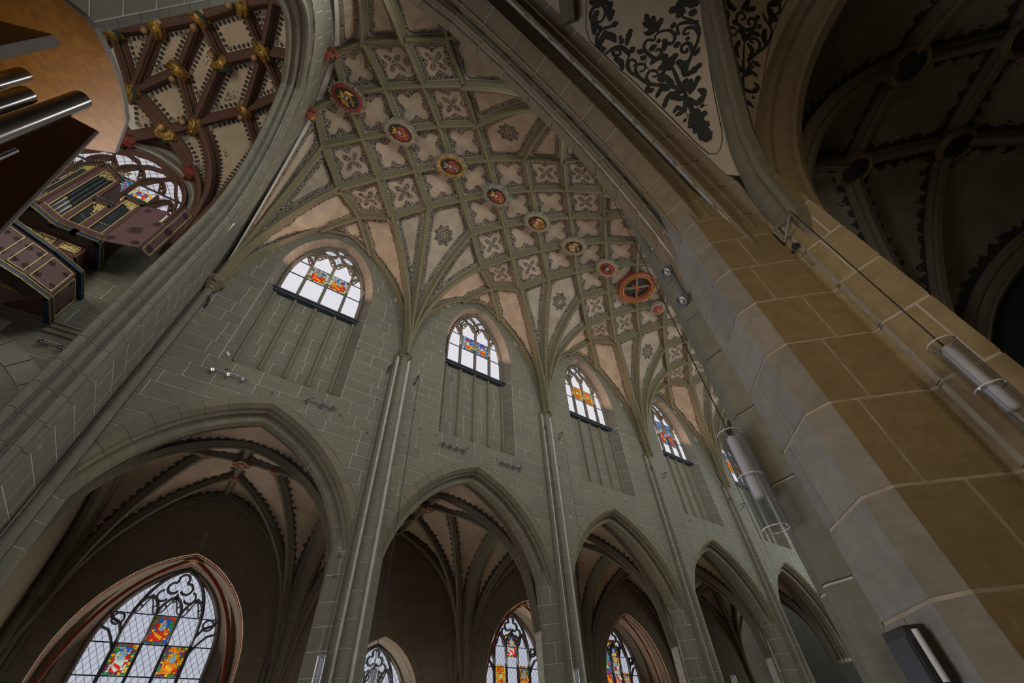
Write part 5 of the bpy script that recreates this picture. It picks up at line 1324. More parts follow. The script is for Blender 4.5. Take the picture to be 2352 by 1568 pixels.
# ---- keystones of the aisle vaults
def keystone(p, label, big=True):
    e = empty('keystone', (p[0], p[1], p[2] - .2), label, 'boss', group='painted keystones of the far aisle')
    z = p[2] - .26
    if big:
        m = MB()
        out = [(.17 + .10 * abs(cos(2 * t)) ** .7) for t in np.linspace(0, 2 * pi, 41)[:-1]]
        ts = np.linspace(0, 2 * pi, 41)[:-1]
        m.prism([(p[0] + r * cos(t), p[1] + r * sin(t)) for r, t in zip(out, ts)][::1], z, z + .14); m.build('quatrefoil', M['aislerib'], e)
        r = MB(); r.tube([(p[0] + a * 1.0 * cos(t), p[1] + a * sin(t), z - .006) for a, t in zip(out + out[:1], list(ts) + [2 * pi])], .018, 5); r.build('rim', M['gold'], e)
        f = MB(); f.lathe((p[0], p[1], z - .012), [(.02, -.03), (.10, -.02), (.13, 0), (.13, .02)], 12); f.build('carved_face', M['redpaint'], e, smooth=50)
        f = MB(); f.lathe((p[0] + .03, p[1] - .02, z - .035), [(.01, -.03), (.05, -.015), (.06, .02)], 8); f.build('figure', M['flesh'], e, smooth=50)
    else:
        m = MB(); m.add([(p[0] - .14, p[1] - .09, z + .05), (p[0] + .14, p[1] - .09, z + .05), (p[0] + .14, p[1] + .09, z + .05), (p[0] - .14, p[1] + .09, z + .05),
               (p[0] - .16, p[1] - .11, z + .12), (p[0] + .16, p[1] - .11, z + .12), (p[0] + .16, p[1] + .11, z + .12), (p[0] - .16, p[1] + .11, z + .12)],
              [(3, 2, 1, 0), (0, 1, 5, 4), (1, 2, 6, 5), (2, 3, 7, 6), (3, 0, 4, 7)]); m.build('shield', M['redvault'], e)
        f = MB(); f.tube([(p[0] - .10, p[1] - .04, z + .045), (p[0], p[1] + .03, z + .04), (p[0] + .10, p[1] - .03, z + .045)], .022, 6); f.build('carved_figure', M['gold'], e)
    return e
keystone(abos[0]['C'], 'gold-rimmed quatrefoil keystone in the middle of the vault seen through the leftmost arch')
keystone(abos[0]['W'], 'small red shield keystone left of the quatrefoil in the leftmost arch', False)
keystone(abos[0]['E'], 'small red shield keystone right of the quatrefoil in the leftmost arch', False)
keystone(abos[0]['N'], 'small orange shield keystone below the quatrefoil in the leftmost arch', False)
keystone(abos[1]['C'], 'gold-rimmed quatrefoil keystone under the top of the second arch')

# ---- chapels behind the openings
def chapel(i):
    xm, sc, zc = CHAP[i]; yb = 19.0
    t = np.linspace(-.55, acos(CA / CR), 16)
    pp = [(CR * (cos(a) if a > 0 else 1) - CA, CR * (sin(a) if a > 0 else a)) for a in t]
    prof = [(xm + sc * a, zc + sc * b) for a, b in pp] + [(xm - sc * a, zc + sc * b) for a, b in pp[::-1]]
    ys = [YA + .02, YA + .35, yb]
    V = [(x, y, z) for y in ys for x, z in prof]
    o = mk('chapel_vault', V, grid_faces(len(prof), 3, True), M['leafy'] if i > 1 else M['aisle'], wa, smooth=30)
    me = o.data; e = me.attributes.new('edge', 'FLOAT', 'POINT'); e.data.foreach_set('value', np.full(len(V), .3, np.float32) if i > 1 else np.ones(len(V), np.float32))
    me.attributes.new('along', 'FLOAT', 'POINT').data.foreach_set('value', np.array([k * .2 for k in range(len(V))], np.float32))
    if i != 1:
        P = np.array([(x, YA + .06, z) for x, z in prof]); cen = np.array([xm, YA, zc])
        def rim(off, y, r, mat, nm, n=6):
            m = MB(); m.tube([(xm + (x - xm) * (1 - off / 2.3), y, zc + (z - zc) * (1 - off / 3.0)) for x, z in prof], r, n); m.build(nm, mat, wa, smooth=60)
        rim(.0, YA - .005, .020, M['creamline'], 'painted_rim'); rim(.012, YA + .10, .032, M['redvault'], 'painted_rib')
        k = keystone((xm, YA + .42, zc + 3.02 * sc + .12), {0: 'gold quatrefoil keystone on the red rim over the big chapel window', 2: 'small quatrefoil keystone on the red ribs seen through the second arch', 3: 'small quatrefoil keystone on the red ribs seen through the third arch'}[i])
        for s in (-1, 1):      # red diagonal ribs from the keystone down to the back corners
            c = bez((xm, YA + .40, zc + 2.98 * sc), (xm + s * 1.25, YA + .42, zc + 2.35 * sc), (xm + s * 2.05, YA + .46, zc + 1.25), (xm + s * 2.16, YA + .5, zc - .7), 16)
            rib(c, M['redvault'], wa, sc=.45, prof=ARIB, n=14, name='painted_rib', up=('c', xm, YA - .2, zc))
            m = MB(); m.tube([tuple(q + (np.array([xm, YA, zc]) - q) / np.linalg.norm(np.array([xm, YA, zc]) - q) * .078) for q in c], .010, 5); m.build('gilded_line', M['gold'], wa)
    return prof, yb
for i in range(4): chapel(i)
mk('floor', [(-9, -6, -1.6), (38, -6, -1.6), (38, 21, -1.6), (-9, 21, -1.6)], [(0, 1, 2, 3)], M['floor'], kind='structure', label='worn stone church floor below the picture', cat='floor')
mk('wall_east', [(36, -5, -1.6), (36, 20, -1.6), (36, 20, 18), (36, -5, 18)], [(0, 1, 2, 3)], M['ashlar'], kind='structure', label='plain wall closing the far end of the nave', cat='wall')
mk('wall_west', [(-3.12, 11.2, -1.6), (-3.12, 17.8, -1.6), (-3.12, 17.8, 9), (-3.12, 11.2, 9)], [(3, 2, 1, 0)], M['aisle'], kind='structure', label='west end wall of the far aisle', cat='wall')

# ---------------------------------------------------------------- windows
def bar2(m, pts, w, y, d, closed=False):
    """a chamfered tracery bar along (x, z) points; front face towards -y"""
    pts = [np.array(p, float) for p in pts]; n = len(pts); V = []
    for i, p in enumerate(pts):
        a = pts[(i - 1) % n] if (closed or i > 0) else p; b = pts[(i + 1) % n] if (closed or i < n - 1) else p
        t = b - a; t /= np.linalg.norm(t) + 1e-9; nn = np.array([-t[1], t[0]])
        for k, yy in ((-1, 0), (-.85, -.35), (-.4, -1), (.4, -1), (.85, -.35), (1, 0)):
            q = p + nn * w * k; V.append((q[0], y + yy * d, q[1]))
    f = []
    for i in range(n if closed else n - 1):
        j = (i + 1) % n
        for k in range(5): f.append((i * 6 + k, j * 6 + k, j * 6 + k + 1, i * 6 + k + 1))
    if not closed: f += [tuple(range(6)), tuple(range((n - 1) * 6, n * 6))[::-1]]
    m.add(V, f)
def arcp(c, r, a0, a1, n=12, asp=1.0, rot=0.0):
    out = []
    for t in np.linspace(radians(a0), radians(a1), n):
        x, z = r * cos(t), r * asp * sin(t); out.append((c[0] + x * cos(rot) - z * sin(rot), c[1] + x * sin(rot) + z * cos(rot)))
    return out
def pointed(x0, x1, zs, za, n=9):
    xm, h = (x0 + x1) / 2, (x1 - x0) / 2; H = za - zs; R = (h * h + H * H) / (2 * h); a = R - h
    th = np.linspace(0, math.asin(min(1, H / R)), n)
    R_ = [(xm + R * cos(t) - a, zs + R * sin(t)) for t in th]; L = [(xm - (x - xm), z) for x, z in R_]
    return L + R_[::-1][1:]
def cusps(m, x0, x1, zs, za, y, d, w=.03):
    """trefoil cusping inside a pointed head: two spurs and two small lobes"""
    xm, h = (x0 + x1) / 2, (x1 - x0) / 2; H = za - zs
    for s in (-1, 1):
        bar2(m, [(xm + s * h * .93, zs + H * .05), (xm + s * h * .62, zs + H * .17), (xm + s * h * .42, zs + H * .42)], w, y, d)
        bar2(m, [(xm + s * h * .72, zs + H * .62), (xm + s * h * .55, zs + H * .46), (xm + s * h * .42, zs + H * .42)], w, y, d)
        bar2(m, [(xm + s * h * .42, zs + H * .42), (xm + s * h * .30, zs + H * .62), (xm, zs + H * .93)], w, y, d)
def pane(name, x0, x1, z0, z1, y, mat, parent): return mk(name, [(x0, y, z0), (x1, y, z0), (x1, y, z1), (x0, y, z1)], [(0, 1, 2, 3)], mat, parent)
def armorial(name, x0, x1, z0, z1, y, parent, scheme, label, seedv):
    """stained-glass coat of arms: separate coloured quarries in lead"""
    w, h = x1 - x0, z1 - z0; rg = random.Random(seedv); m = MB()
    cols = list(dict.fromkeys(sum([list(v) if isinstance(v, (list, tuple)) else [v] for v in scheme.values()], [])))
    mats = [M['came']] + [M['sg_' + c] for c in cols]
    idx = lambda c: 1 + cols.index(c if isinstance(c, str) else rg.choice(c))
    m.cur = 0; m.add([(x0, y, z0), (x1, y, z0), (x1, y, z1), (x0, y, z1)], [(0, 1, 2, 3)])
    nx, nz = 9, 12
    G = [[(x0 + w * (i + (rg.uniform(-.3, .3) if 0 < i < nx else 0)) / nx, z0 + h * (j + (rg.uniform(-.3, .3) if 0 < j < nz else 0)) / nz) for i in range(nx + 1)] for j in range(nz + 1)]
    def put(poly, c, lift):
        cx = sum(p[0] for p in poly) / len(poly); cz = sum(p[1] for p in poly) / len(poly); m.cur = idx(c)
        m.add([(cx + (px - cx) * .88, y - lift, cz + (pz - cz) * .88) for px, pz in poly], [tuple(range(len(poly)))])
    for j in range(nz):
        for i in range(nx):
            u, v = (i + .5) / nx, (j + .5) / nz; q = [G[j][i], G[j][i + 1], G[j + 1][i + 1], G[j + 1][i]]
            if i in (0, nx - 1) or j in (0,): c = scheme['border']
            elif v > .9 and abs(u - .5) < .3: c = scheme['arch']
            elif hypot((u - .5) * 1.25, v - .68) > .36 and v > .6: c = scheme['arch']
            elif v > .72: c = scheme['sky']
            elif abs(u - .5) > .19 and v > .2: c = scheme['mantle']
            elif v > .52: c = scheme['crest']
            else: c = scheme['mantle']
            put(q, c, .004)
    X = lambda u: x0 + w * u; Z = lambda v: z0 + h * v
    put([(X(.26), Z(.44)), (X(.26), Z(.22)), (X(.5), Z(.06)), (X(.74), Z(.22)), (X(.74), Z(.44))], 'black' if 'black' in scheme else scheme['shield'], .008)
    put([(X(.28), Z(.40)), (X(.28), Z(.30)), (X(.66), Z(.14)), (X(.72), Z(.26))], scheme['charge'], .012)
    put(arcp((X(.5), Z(.56)), w * .13, 0, 330, 10, 1.2), scheme['helm'], .010)
    st = []
    for k in range(12): st.append((X(.5) + w * (.10 if k % 2 == 0 else .04) * cos(k * pi / 6), Z(.8) + w * (.10 if k % 2 == 0 else .04) * sin(k * pi / 6)))
    cx, cz = X(.5), Z(.8); m.cur = idx(scheme['star']); m.add([(cx, y - .013, cz)] + [(a, y - .013, b) for a, b in st], [(0, 1 + k, 1 + (k + 1) % 12) for k in range(12)])
    return m.build(name, None, parent, mats=mats, label=label)
SCH = {
 'red': dict(border=('white', 'green', 'white'), arch=('pink', 'white', 'sky'), sky=('blue', 'sky'), mantle=('red', 'red', 'orange', 'yellow'), crest=('yellow', 'blue'), shield='red', charge='yellow', helm='sky', star='yellow'),
 'blue': dict(border=('green', 'sky', 'blue'), arch=('blue', 'white', 'blue'), sky=('red', 'blue'), mantle=('yellow', 'white', 'blue', 'orange'), crest=('sky', 'blue'), shield='orange', charge='red', helm='white', star='red'),
 'gold': dict(border=('yellow', 'white'), arch=('yellow', 'orange'), sky=('orange', 'red'), mantle=('yellow', 'orange', 'yellow'), crest=('yellow', 'red'), shield='red', charge='yellow', helm='white', star='yellow'),
 'redblue': dict(border=('sky', 'green'), arch=('blue', 'sky'), sky=('sky', 'blue'), mantle=('red', 'blue', 'sky', 'red'), crest=('sky', 'green'), shield='red', charge='yellow', helm='white', star='yellow'),
 'star': dict(border=('green', 'blue', 'brown'), arch=('red', 'brown', 'green'), sky=('blue', 'blue', 'blue'), mantle=('red', 'yellow', 'red', 'blue'), crest=('yellow', 'sky'), shield='red', charge='yellow', helm='sky', star='yellow'),
 'whitered': dict(border=('yellow', 'green', 'purple'), arch=('brown', 'orange', 'green'), sky=('blue', 'sky'), mantle=('red', 'white', 'red', 'white'), crest=('sky', 'yellow'), shield='white', charge='red', helm='sky', star='yellow'),
 'orange': dict(border=('yellow', 'green', 'purple'), arch=('brown', 'orange', 'green'), sky=('blue', 'orange'), mantle=('orange', 'yellow', 'orange', 'red'), crest=('yellow', 'sky'), shield='orange', charge='yellow', helm='sky', star='yellow'),
 'bluegold': dict(border=('white', 'yellow', 'white'), arch=('yellow', 'white'), sky=('red', 'blue'), mantle=('blue', 'yellow', 'blue', 'red'), crest=('blue', 'red'), shield='blue', charge='yellow', helm='white', star='white'),
}
YG = 11.62
LB = ['leftmost, four-light clerestory window with two red and gold armorial panels', 'second clerestory window with blue and gold armorial panels', 'third clerestory window with two yellow armorial panels', 'fourth clerestory window with tall red and blue armorial panels', 'last clerestory window, hidden behind the big pier']
def outline_pts(w, zs, za, n=12):
    R_ = []
    for t in np.linspace(0, .9995, n):
        z = zs + (za - zs) * t; R_.append((win_half(z, w, zs, za), z))
    R_ += [(0.0, za)]
    return R_
def clerestory(i):
    xm = XM[i]; W, ZS, ZA, Z0 = 1.45, 12.85, 15.86, 11.95
    out = outline_pts(W, ZS, ZA)
    # glass behind the head tracery, then everything else in front
    poly = [(W, 13.9)] + [(a, b) for a, b in out if b > 13.9]
    poly = poly + [(-a, b) for a, b in poly[::-1][1:]]
    root = mk('window_%d' % (i + 1), [(xm + a, YG + .03, b) for a, b in poly], [tuple(range(len(poly)))], M['glass_top'], kind='structure', label=LB[i], cat='window')
    # reveal: pale voussoirs between the wall face and the frame
    path = [(W, Z0 - .0)] + [(W, z) for z in np.linspace(12.25, ZS, 3)[:-1]] + out
    fac = [(NW - .01, Z0)] + [(NW - .01, z) for z in np.linspace(12.25, NZSP, 3)[:-1]] + outline_pts(NW - .01, NZSP, NZAP)
    fac = [tuple(p) for p in fac]
    for s in (-1, 1):
        for k in range(len(path) - 1):
            a, b = np.array(path[k]), np.array(path[k + 1]); c, d = np.array(fac[k]), np.array(fac[k + 1]); g = .006
            u = (b - a) / (np.linalg.norm(b - a) + 1e-9) * g
            v = [(xm + s * p[0], y, p[1]) for p, y in ((a + u, YG + .05), (b - u, YG + .05), (d - u, YN - .014), (c + u, YN - .014))]
            mk('reveal_stone', v, [(0, 1, 2, 3)], M['reveal'], root)
            if k == len(path) - 2 and s == 1: pass
        m = MB(); V = []
        for k in range(len(path)):
            q_ = .012 if k < len(path) - 1 else -.02
            V += [(xm + s * (path[k][0] + q_), YG + .06, path[k][1] + .006), (xm + s * (fac[k][0] + q_), YN - .0, fac[k][1] + .006)]
        m.add(V, [(2 * k, 2 * k + 2, 2 * k + 3, 2 * k + 1) for k in range(len(path) - 1)]); m.build('reveal_mortar', M['mortar'], root)
    # voussoirs on the wall face
    fr = MB()
    full = [(W - .05, Z0), (W - .05, 12.4)] + [(max(0, a - .05), b - .03) for a, b in out]; full = full + [(-a, b) for a, b in full[::-1][1:]]
    bar2(fr, [(xm + a, b) for a, b in full], .075, YG + .03, .13); fr.build('frame', M['trac'], root, smooth=40)
    for x in (-.76, 0, .76):
        m = MB(); top = 14.0 if x else 14.5
        bar2(m, [(xm + x, Z0), (xm + x, top)], .062, YG + .02, .15); m.build('mullion', M['trac'], root, smooth=40)
    heads = [(-1.42, -.76, 13.98, 14.5), (-.76, 0, 14.45, 14.99), (0, .76, 14.45, 14.99), (.76, 1.42, 13.98, 14.5)]
    for a, b, zs, za in heads:
        m = MB(); bar2(m, [(xm + x, z) for x, z in pointed(a, b, zs, za)], .05, YG + .02, .13); cusps(m, xm + a, xm + b, zs, za, YG + .02, .09, .022); m.build('light_head', M['trac'], root, smooth=40)
    for s in (-1, 1):
        m = MB()
        bar2(m, [(xm + s * .76, 13.95), (xm + s * .76, 14.45), (xm + s * .80, 14.7)], .05, YG + .02, .13); m.build('tracery_bar', M['trac'], root, smooth=40)
        m = MB(); bar2(m, arcp((xm + s * .93, 14.93), .40, 0, 345, 18, .50, s * radians(-52)), .045, YG + .02, .13, True); m.build('mouchette', M['trac'], root, smooth=40)
        m = MB()
        if i % 2 == 0: bar2(m, arcp((xm + s * .36, 15.25), .30, 0, 345, 16, .72, s * radians(-35)), .045, YG + .02, .13, True)
        else: bar2(m, [(xm, 14.55), (xm + s * .12, 14.85), (xm + s * .05, 15.2), (xm + s * .35, 15.45), (xm + s * .60, 15.2), (xm + s * .42, 14.9)], .045, YG + .02, .13)
        m.build('soufflet', M['trac'], root, smooth=40)
    m = MB()
    if i % 2 == 0: bar2(m, arcp((xm, 15.55), .19, 0, 345, 16), .04, YG + .02, .13, True)
    else: bar2(m, [(xm, 15.15), (xm + .16, 14.85), (xm, 14.5), (xm - .16, 14.85)], .04, YG + .02, .13, True)
    m.build('tracery_ring', M['trac'], root, smooth=40)
    # panes, saddle bars and armorial panels
    xs = [-1.42, -.76, 0, .76, 1.42]
    sch = [('red', 'red'), ('blue', 'blue'), ('gold', 'gold'), ('redblue', 'redblue'), ('red', 'red')][i]
    for k in range(4):
        a, b = xs[k] + .03, xs[k + 1] - .03; zz = [Z0, 13.19, 13.99, 14.4 if k in (0, 3) else 14.9]
        for j in range(3):
            if j == 1 and k in (1, 2):
                zt = zz[2] if i < 3 else 14.35; zb = zz[1] if i < 3 else 12.75
                armorial('armorial_panel', xm + a + .02, xm + b - .02, zb + .01, zt - .01, YG - .02, root, SCH[sch[k - 1]], 'stained-glass coat of arms, %s of the pair' % ('left' if k == 1 else 'right'), 10 * i + k)
            pane('pane', xm + a, xm + b, zz[j], zz[j + 1], YG, M['glass_clear'], root)
            if j: m = MB(); m.box((xm + a, YG - .035, zz[j] - .016), (xm + b, YG - .005, zz[j] + .016)); m.build('saddle_bar', M['came'], root)
    sl = MB(); sl.box((xm - 1.56, YN + .20, 11.90), (xm + 1.56, YG + .06, 11.955)); sl.box((xm - 1.5, YN + .26, 11.83), (xm + 1.5, YN + .47, 11.905)); sl.build('sill', M['lead'], root)
for i in range(5): clerestory(i)

# ---- chapel windows
def chap_out(w, zs, za, n=14): return pointed(-w, w, zs, za, n)
def chapel_window(n, xm, y, scheme, label, zoff=0.0, sc=1.0):
    T = lambda p: (xm + p[0] * sc, p[1] * sc + zoff)
    out = [(-1.62, .2)] + chap_out(1.62, 2.9, 5.22) + [(1.62, .2)]
    root = mk('window_%d' % n, [(*(T(p)[:1]), y + .05, T(p)[1]) for p in out], [tuple(range(len(out)))[::-1]], M['glass_lat'], kind='structure', label=label, cat='window')
    # reveal to the chapel wall
    o2 = [(-2.0, .2)] + chap_out(2.0, 2.75, 5.5) + [(2.0, .2)]
    V = []
    for a, b in zip(out, o2): V += [(T(a)[0], y + .03, T(a)[1]), (T(b)[0], y - .42, T(b)[1])]
    mk('reveal', V, [(2 * k, 2 * k + 1, 2 * k + 3, 2 * k + 2) for k in range(len(out) - 1)], M['reveal'], root, smooth=30)
    V = []
    big = [(-2.9, .2)] + chap_out(2.9, 2.6, 6.4) + [(2.9, .2)]
    for a, b in zip(o2, big): V += [(T(a)[0], y - .42, T(a)[1]), (T(b)[0], y - .42, T(b)[1])]
    mk('chapel_wall', V, [(2 * k, 2 * k + 1, 2 * k + 3, 2 * k + 2) for k in range(len(out) - 1)], M['aisle'], root)
    D = .12
    m = MB(); bar2(m, [T(p) for p in out], .06 * sc, y, D); m.build('frame', M['reveal'], root, smooth=40)
    def tr(pts, w=.045, nm='tracery_bar', closed=False):
        m = MB(); bar2(m, [T(p) for p in pts], w * sc, y, D, closed); m.build(nm, M['tracd'], root, smooth=40)
    for s in (-1, 1):
        q = bez((s * .97, 3.3, 0), (s * 1.0, 4.3, 0), (s * .62, 5.0, 0), (0, 5.22, 0), 16)
        tr([(s * .97, .2)] + [(p[0], p[1]) for p in q], .05, 'mullion'); tr([(s * .32, .2), (s * .32, 3.85)], .045, 'mullion')
        m = MB(); bar2(m, [T(p) for p in pointed(min(s * .32, s * .95), max(s * .32, s * .95), 3.85, 4.4)], .04 * sc, y, D); cusps(m, T((min(s * .32, s * .95), 0))[0], T((max(s * .32, s * .95), 0))[0], T((0, 3.85))[1], T((0, 4.4))[1], y, .08, .022 * sc); m.build('light_head', M['tracd'], root, smooth=40)
        tr([(s * .97, 3.35), (s * 1.12, 3.62), (s * 1.35, 3.72), (s * 1.58, 3.95)], .04); tr(arcp((s * 1.22, 3.72), .15, 0, 340, 12), .03, 'tracery_ring', True)
        tr([(s * 1.55, 3.5), (s * 1.3, 3.42), (s * 1.12, 3.2), (s * .98, 2.95)], .035)
    m = MB(); bar2(m, [T(p) for p in pointed(-.32, .32, 3.9, 4.42)], .04 * sc, y, D); cusps(m, T((-.32, 0))[0], T((.32, 0))[0], T((0, 3.9))[1], T((0, 4.42))[1], y, .08, .022 * sc); m.build('light_head', M['tracd'], root, smooth=40)
    for c, r, a0, a1 in (((0, 4.93), .15, -40, 220), ((-.19, 4.66), .16, 70, 330), ((.19, 4.66), .16, -150, 110)): tr(arcp(c, r, a0, a1, 14), .036, 'trefoil')
    for s in (-1, 1): tr(arcp((s * .38, 4.42), .16, 100 if s < 0 else 80, 330 if s < 0 else -150, 12), .03, 'trefoil')
    tr([(0, 4.5), (-.06, 4.36), (0, 4.25), (.06, 4.36)], .035, 'tracery_ring', True)
    for z in (1.6, 2.35, 3.12): m = MB(); a, b = T((-1.6, z)), T((1.6, z)); m.box((a[0], y - .05, a[1] - .012), (b[0], y + .02, a[1] + .012)); m.build('saddle_bar', M['came'], root)
    m = MB(); a = T((-1.45, 3.88)); b = T((1.45, 3.88)); m.box((a[0], y - .04, a[1] - .012), (b[0], y + .02, a[1] + .012)); m.build('saddle_bar', M['came'], root)
    for (x0, x1, z0, z1), sch_, lb in scheme:
        a, b = T((x0, z0)), T((x1, z1)); armorial('armorial_panel', a[0], b[0], a[1], b[1], y - .03, root, SCH[sch_], lb, int(abs(x0) * 100) + n)
    return root
chapel_window(6, XM[0] - .02, 19.0, [((-.28, .28, 3.14, 3.86), 'star', 'arms with a yellow star on blue, top one of three'), ((-.92, -.37, 2.37, 3.10), 'whitered', 'red and white arms, lower left'), ((.37, .92, 2.37, 3.10), 'orange', 'orange and gold arms, lower right')],
              'big pointed tracery window with three armorial panels in the leftmost chapel')
chapel_window(7, XM[1] + .05, 18.2, [], 'small leaded window low in the second bay, partly behind the pier', -.9, .82)
chapel_window(8, XM[2] + .05, 19.0, [((-.28, .28, 3.5, 4.3), 'whitered', 'red and white arms under the arch head'), ((-.92, -.37, 2.30, 3.2), 'gold', 'yellow and red arms at left'), ((.37, .92, 2.30, 3.2), 'orange', 'yellow oval arms at right')],
              'tall pointed window with three armorial panels seen through the second arch')
chapel_window(9, XM[3] + .05, 19.0, [((-1.55, -1.0, 2.3, 4.1), 'redblue', 'tall red and blue figure panel'), ((-.92, -.37, 2.3, 4.3), 'redblue', 'tall red and blue figure panel beside it'), ((-.28, .28, 2.3, 4.6), 'whitered', 'tall figure panel'), ((.37, .92, 2.3, 3.2), 'orange', 'lower arms')],
              'richly coloured window glimpsed through the third arch')

# ---- window above the organ in the tower hall
def hall_window():
    y = HY + .22; xm = HWX
    o = [(1.62, 10.6), (1.62, 12.5)] + [(hall_win(z), z) for z in np.linspace(12.6, 14.41, 12)] + [(0, 14.42)]
    out = o + [(-a, b) for a, b in o[::-1][1:]]
    root = mk('window_10', [(xm + a, y + .04, b) for a, b in out], [tuple(range(len(out)))], M['glass_hall'], kind='structure', label='round-headed tracery window with colourful arms above the organ', cat='window')
    V = []
    for a, b in out: V += [(xm + a, y + .02, b), (xm + a * 1.085, HY - .02, b + (.13 if b > 12.6 else 0))]
    mk('reveal', V, [(2 * k, 2 * k + 1, 2 * k + 3, 2 * k + 2) for k in range(len(out) - 1)], M['reveal'], root, smooth=40)
    V = []
    for a, b in out: V += [(xm + a * 1.085, HY - .025, b + (.13 if b > 12.6 else 0)), (xm + a * 1.2, HY - .025, b + (.33 if b > 12.6 else 0))]
    mk('surround', V, [(2 * k, 2 * k + 1, 2 * k + 3, 2 * k + 2) for k in range(len(out) - 1)], M['browngrey'], root)
    m = MB(); bar2(m, [(xm + a * .97, b - .03) for a, b in out], .07, y, .16); m.build('frame', M['redrib'], root, smooth=40)
    xs = [-1.55, -.93, -.31, .31, .93, 1.55]
    for x in xs[1:-1]:
        m = MB(); bar2(m, [(xm + x, 10.6), (xm + x, 12.75 if abs(x) > .5 else 13.2)], .05, y, .15); m.build('mullion', M['redrib'], root, smooth=40)
    for k in range(5):
        zs = (12.15, 12.95, 13.1, 12.95, 12.15)[k]; m = MB(); bar2(m, [(xm + p[0], p[1]) for p in pointed(xs[k], xs[k + 1], zs, zs + .62)], .05, y, .14)
        cusps(m, xm + xs[k], xm + xs[k + 1], zs, zs + .62, y, .1, .028); m.build('light_head', M['redrib'], root, smooth=40)
    for s in (-1, 1):
        m = MB(); bar2(m, [(xm + s * 1.5, 12.4), (xm + s * 1.32, 13.0), (xm + s * 1.15, 13.3), (xm + s * .95, 13.75), (xm + s * .5, 14.05), (xm + s * .12, 13.9), (xm, 13.72)], .05, y, .15); m.build('tracery_bar', M['redrib'], root, smooth=40)
        m = MB(); bar2(m, [(xm + s * .62, 13.6), (xm + s * .75, 13.85), (xm + s * 1.0, 13.95)], .045, y, .14); m.build('tracery_bar', M['redrib'], root, smooth=40)
    for z in (11.5, 12.25, 12.98):
        m = MB(); m.box((xm - 1.55, y - .05, z - .014), (xm + 1.55, y + .01, z + .014)); m.build('saddle_bar', M['came'], root)
    for k, sc_ in ((0, 'whitered'), (1, 'whitered'), (2, 'redblue'), (3, 'bluegold'), (4, 'bluegold')):
        z0 = (11.45, 12.1, 12.2, 12.0, 11.42)[k]; armorial('armorial_panel', xm + xs[k] + .06, xm + xs[k + 1] - .06, z0, z0 + .72, y - .03, root, SCH[sc_], 'coat of arms, number %d from the left' % (k + 1), 70 + k)
hall_window()

# ---------------------------------------------------------------- gallery organ on the hall's side wall
def panel_box(m, poly_xy, z0, z1): m.prism(poly_xy, z0, z1)
def face_frame(p0, p1, z0, z1, y_out=.0):
    """local frame on a vertical facade between plan points p0 -> p1 (left to right seen from outside)"""
    p0, p1 = np.array(p0, float), np.array(p1, float); t = (p1 - p0); L = np.linalg.norm(t); t /= L; n = np.array([t[1], -t[0]])
    return (lambda u, z, d=0.0: (p0[0] + t[0] * u * L + n[0] * d, p0[1] + t[1] * u * L + n[1] * d, z)), L
def fbox(m, F, u0, u1, z0, z1, d0, d1):
    v = [F(u, z, d) for d in (d0, d1) for (u, z) in ((u0, z0), (u1, z0), (u1, z1), (u0, z1))]
    m.add(v, [(0, 3, 2, 1), (4, 5, 6, 7), (0, 1, 5, 4), (1, 2, 6, 5), (2, 3, 7, 6), (3, 0, 4, 7)])
org = empty('pipe_organ', (-5.6, 10.1, 9.1), 'maroon gallery organ with dark pipes, gilded fretwork and blue trim under the arched window', 'organ')
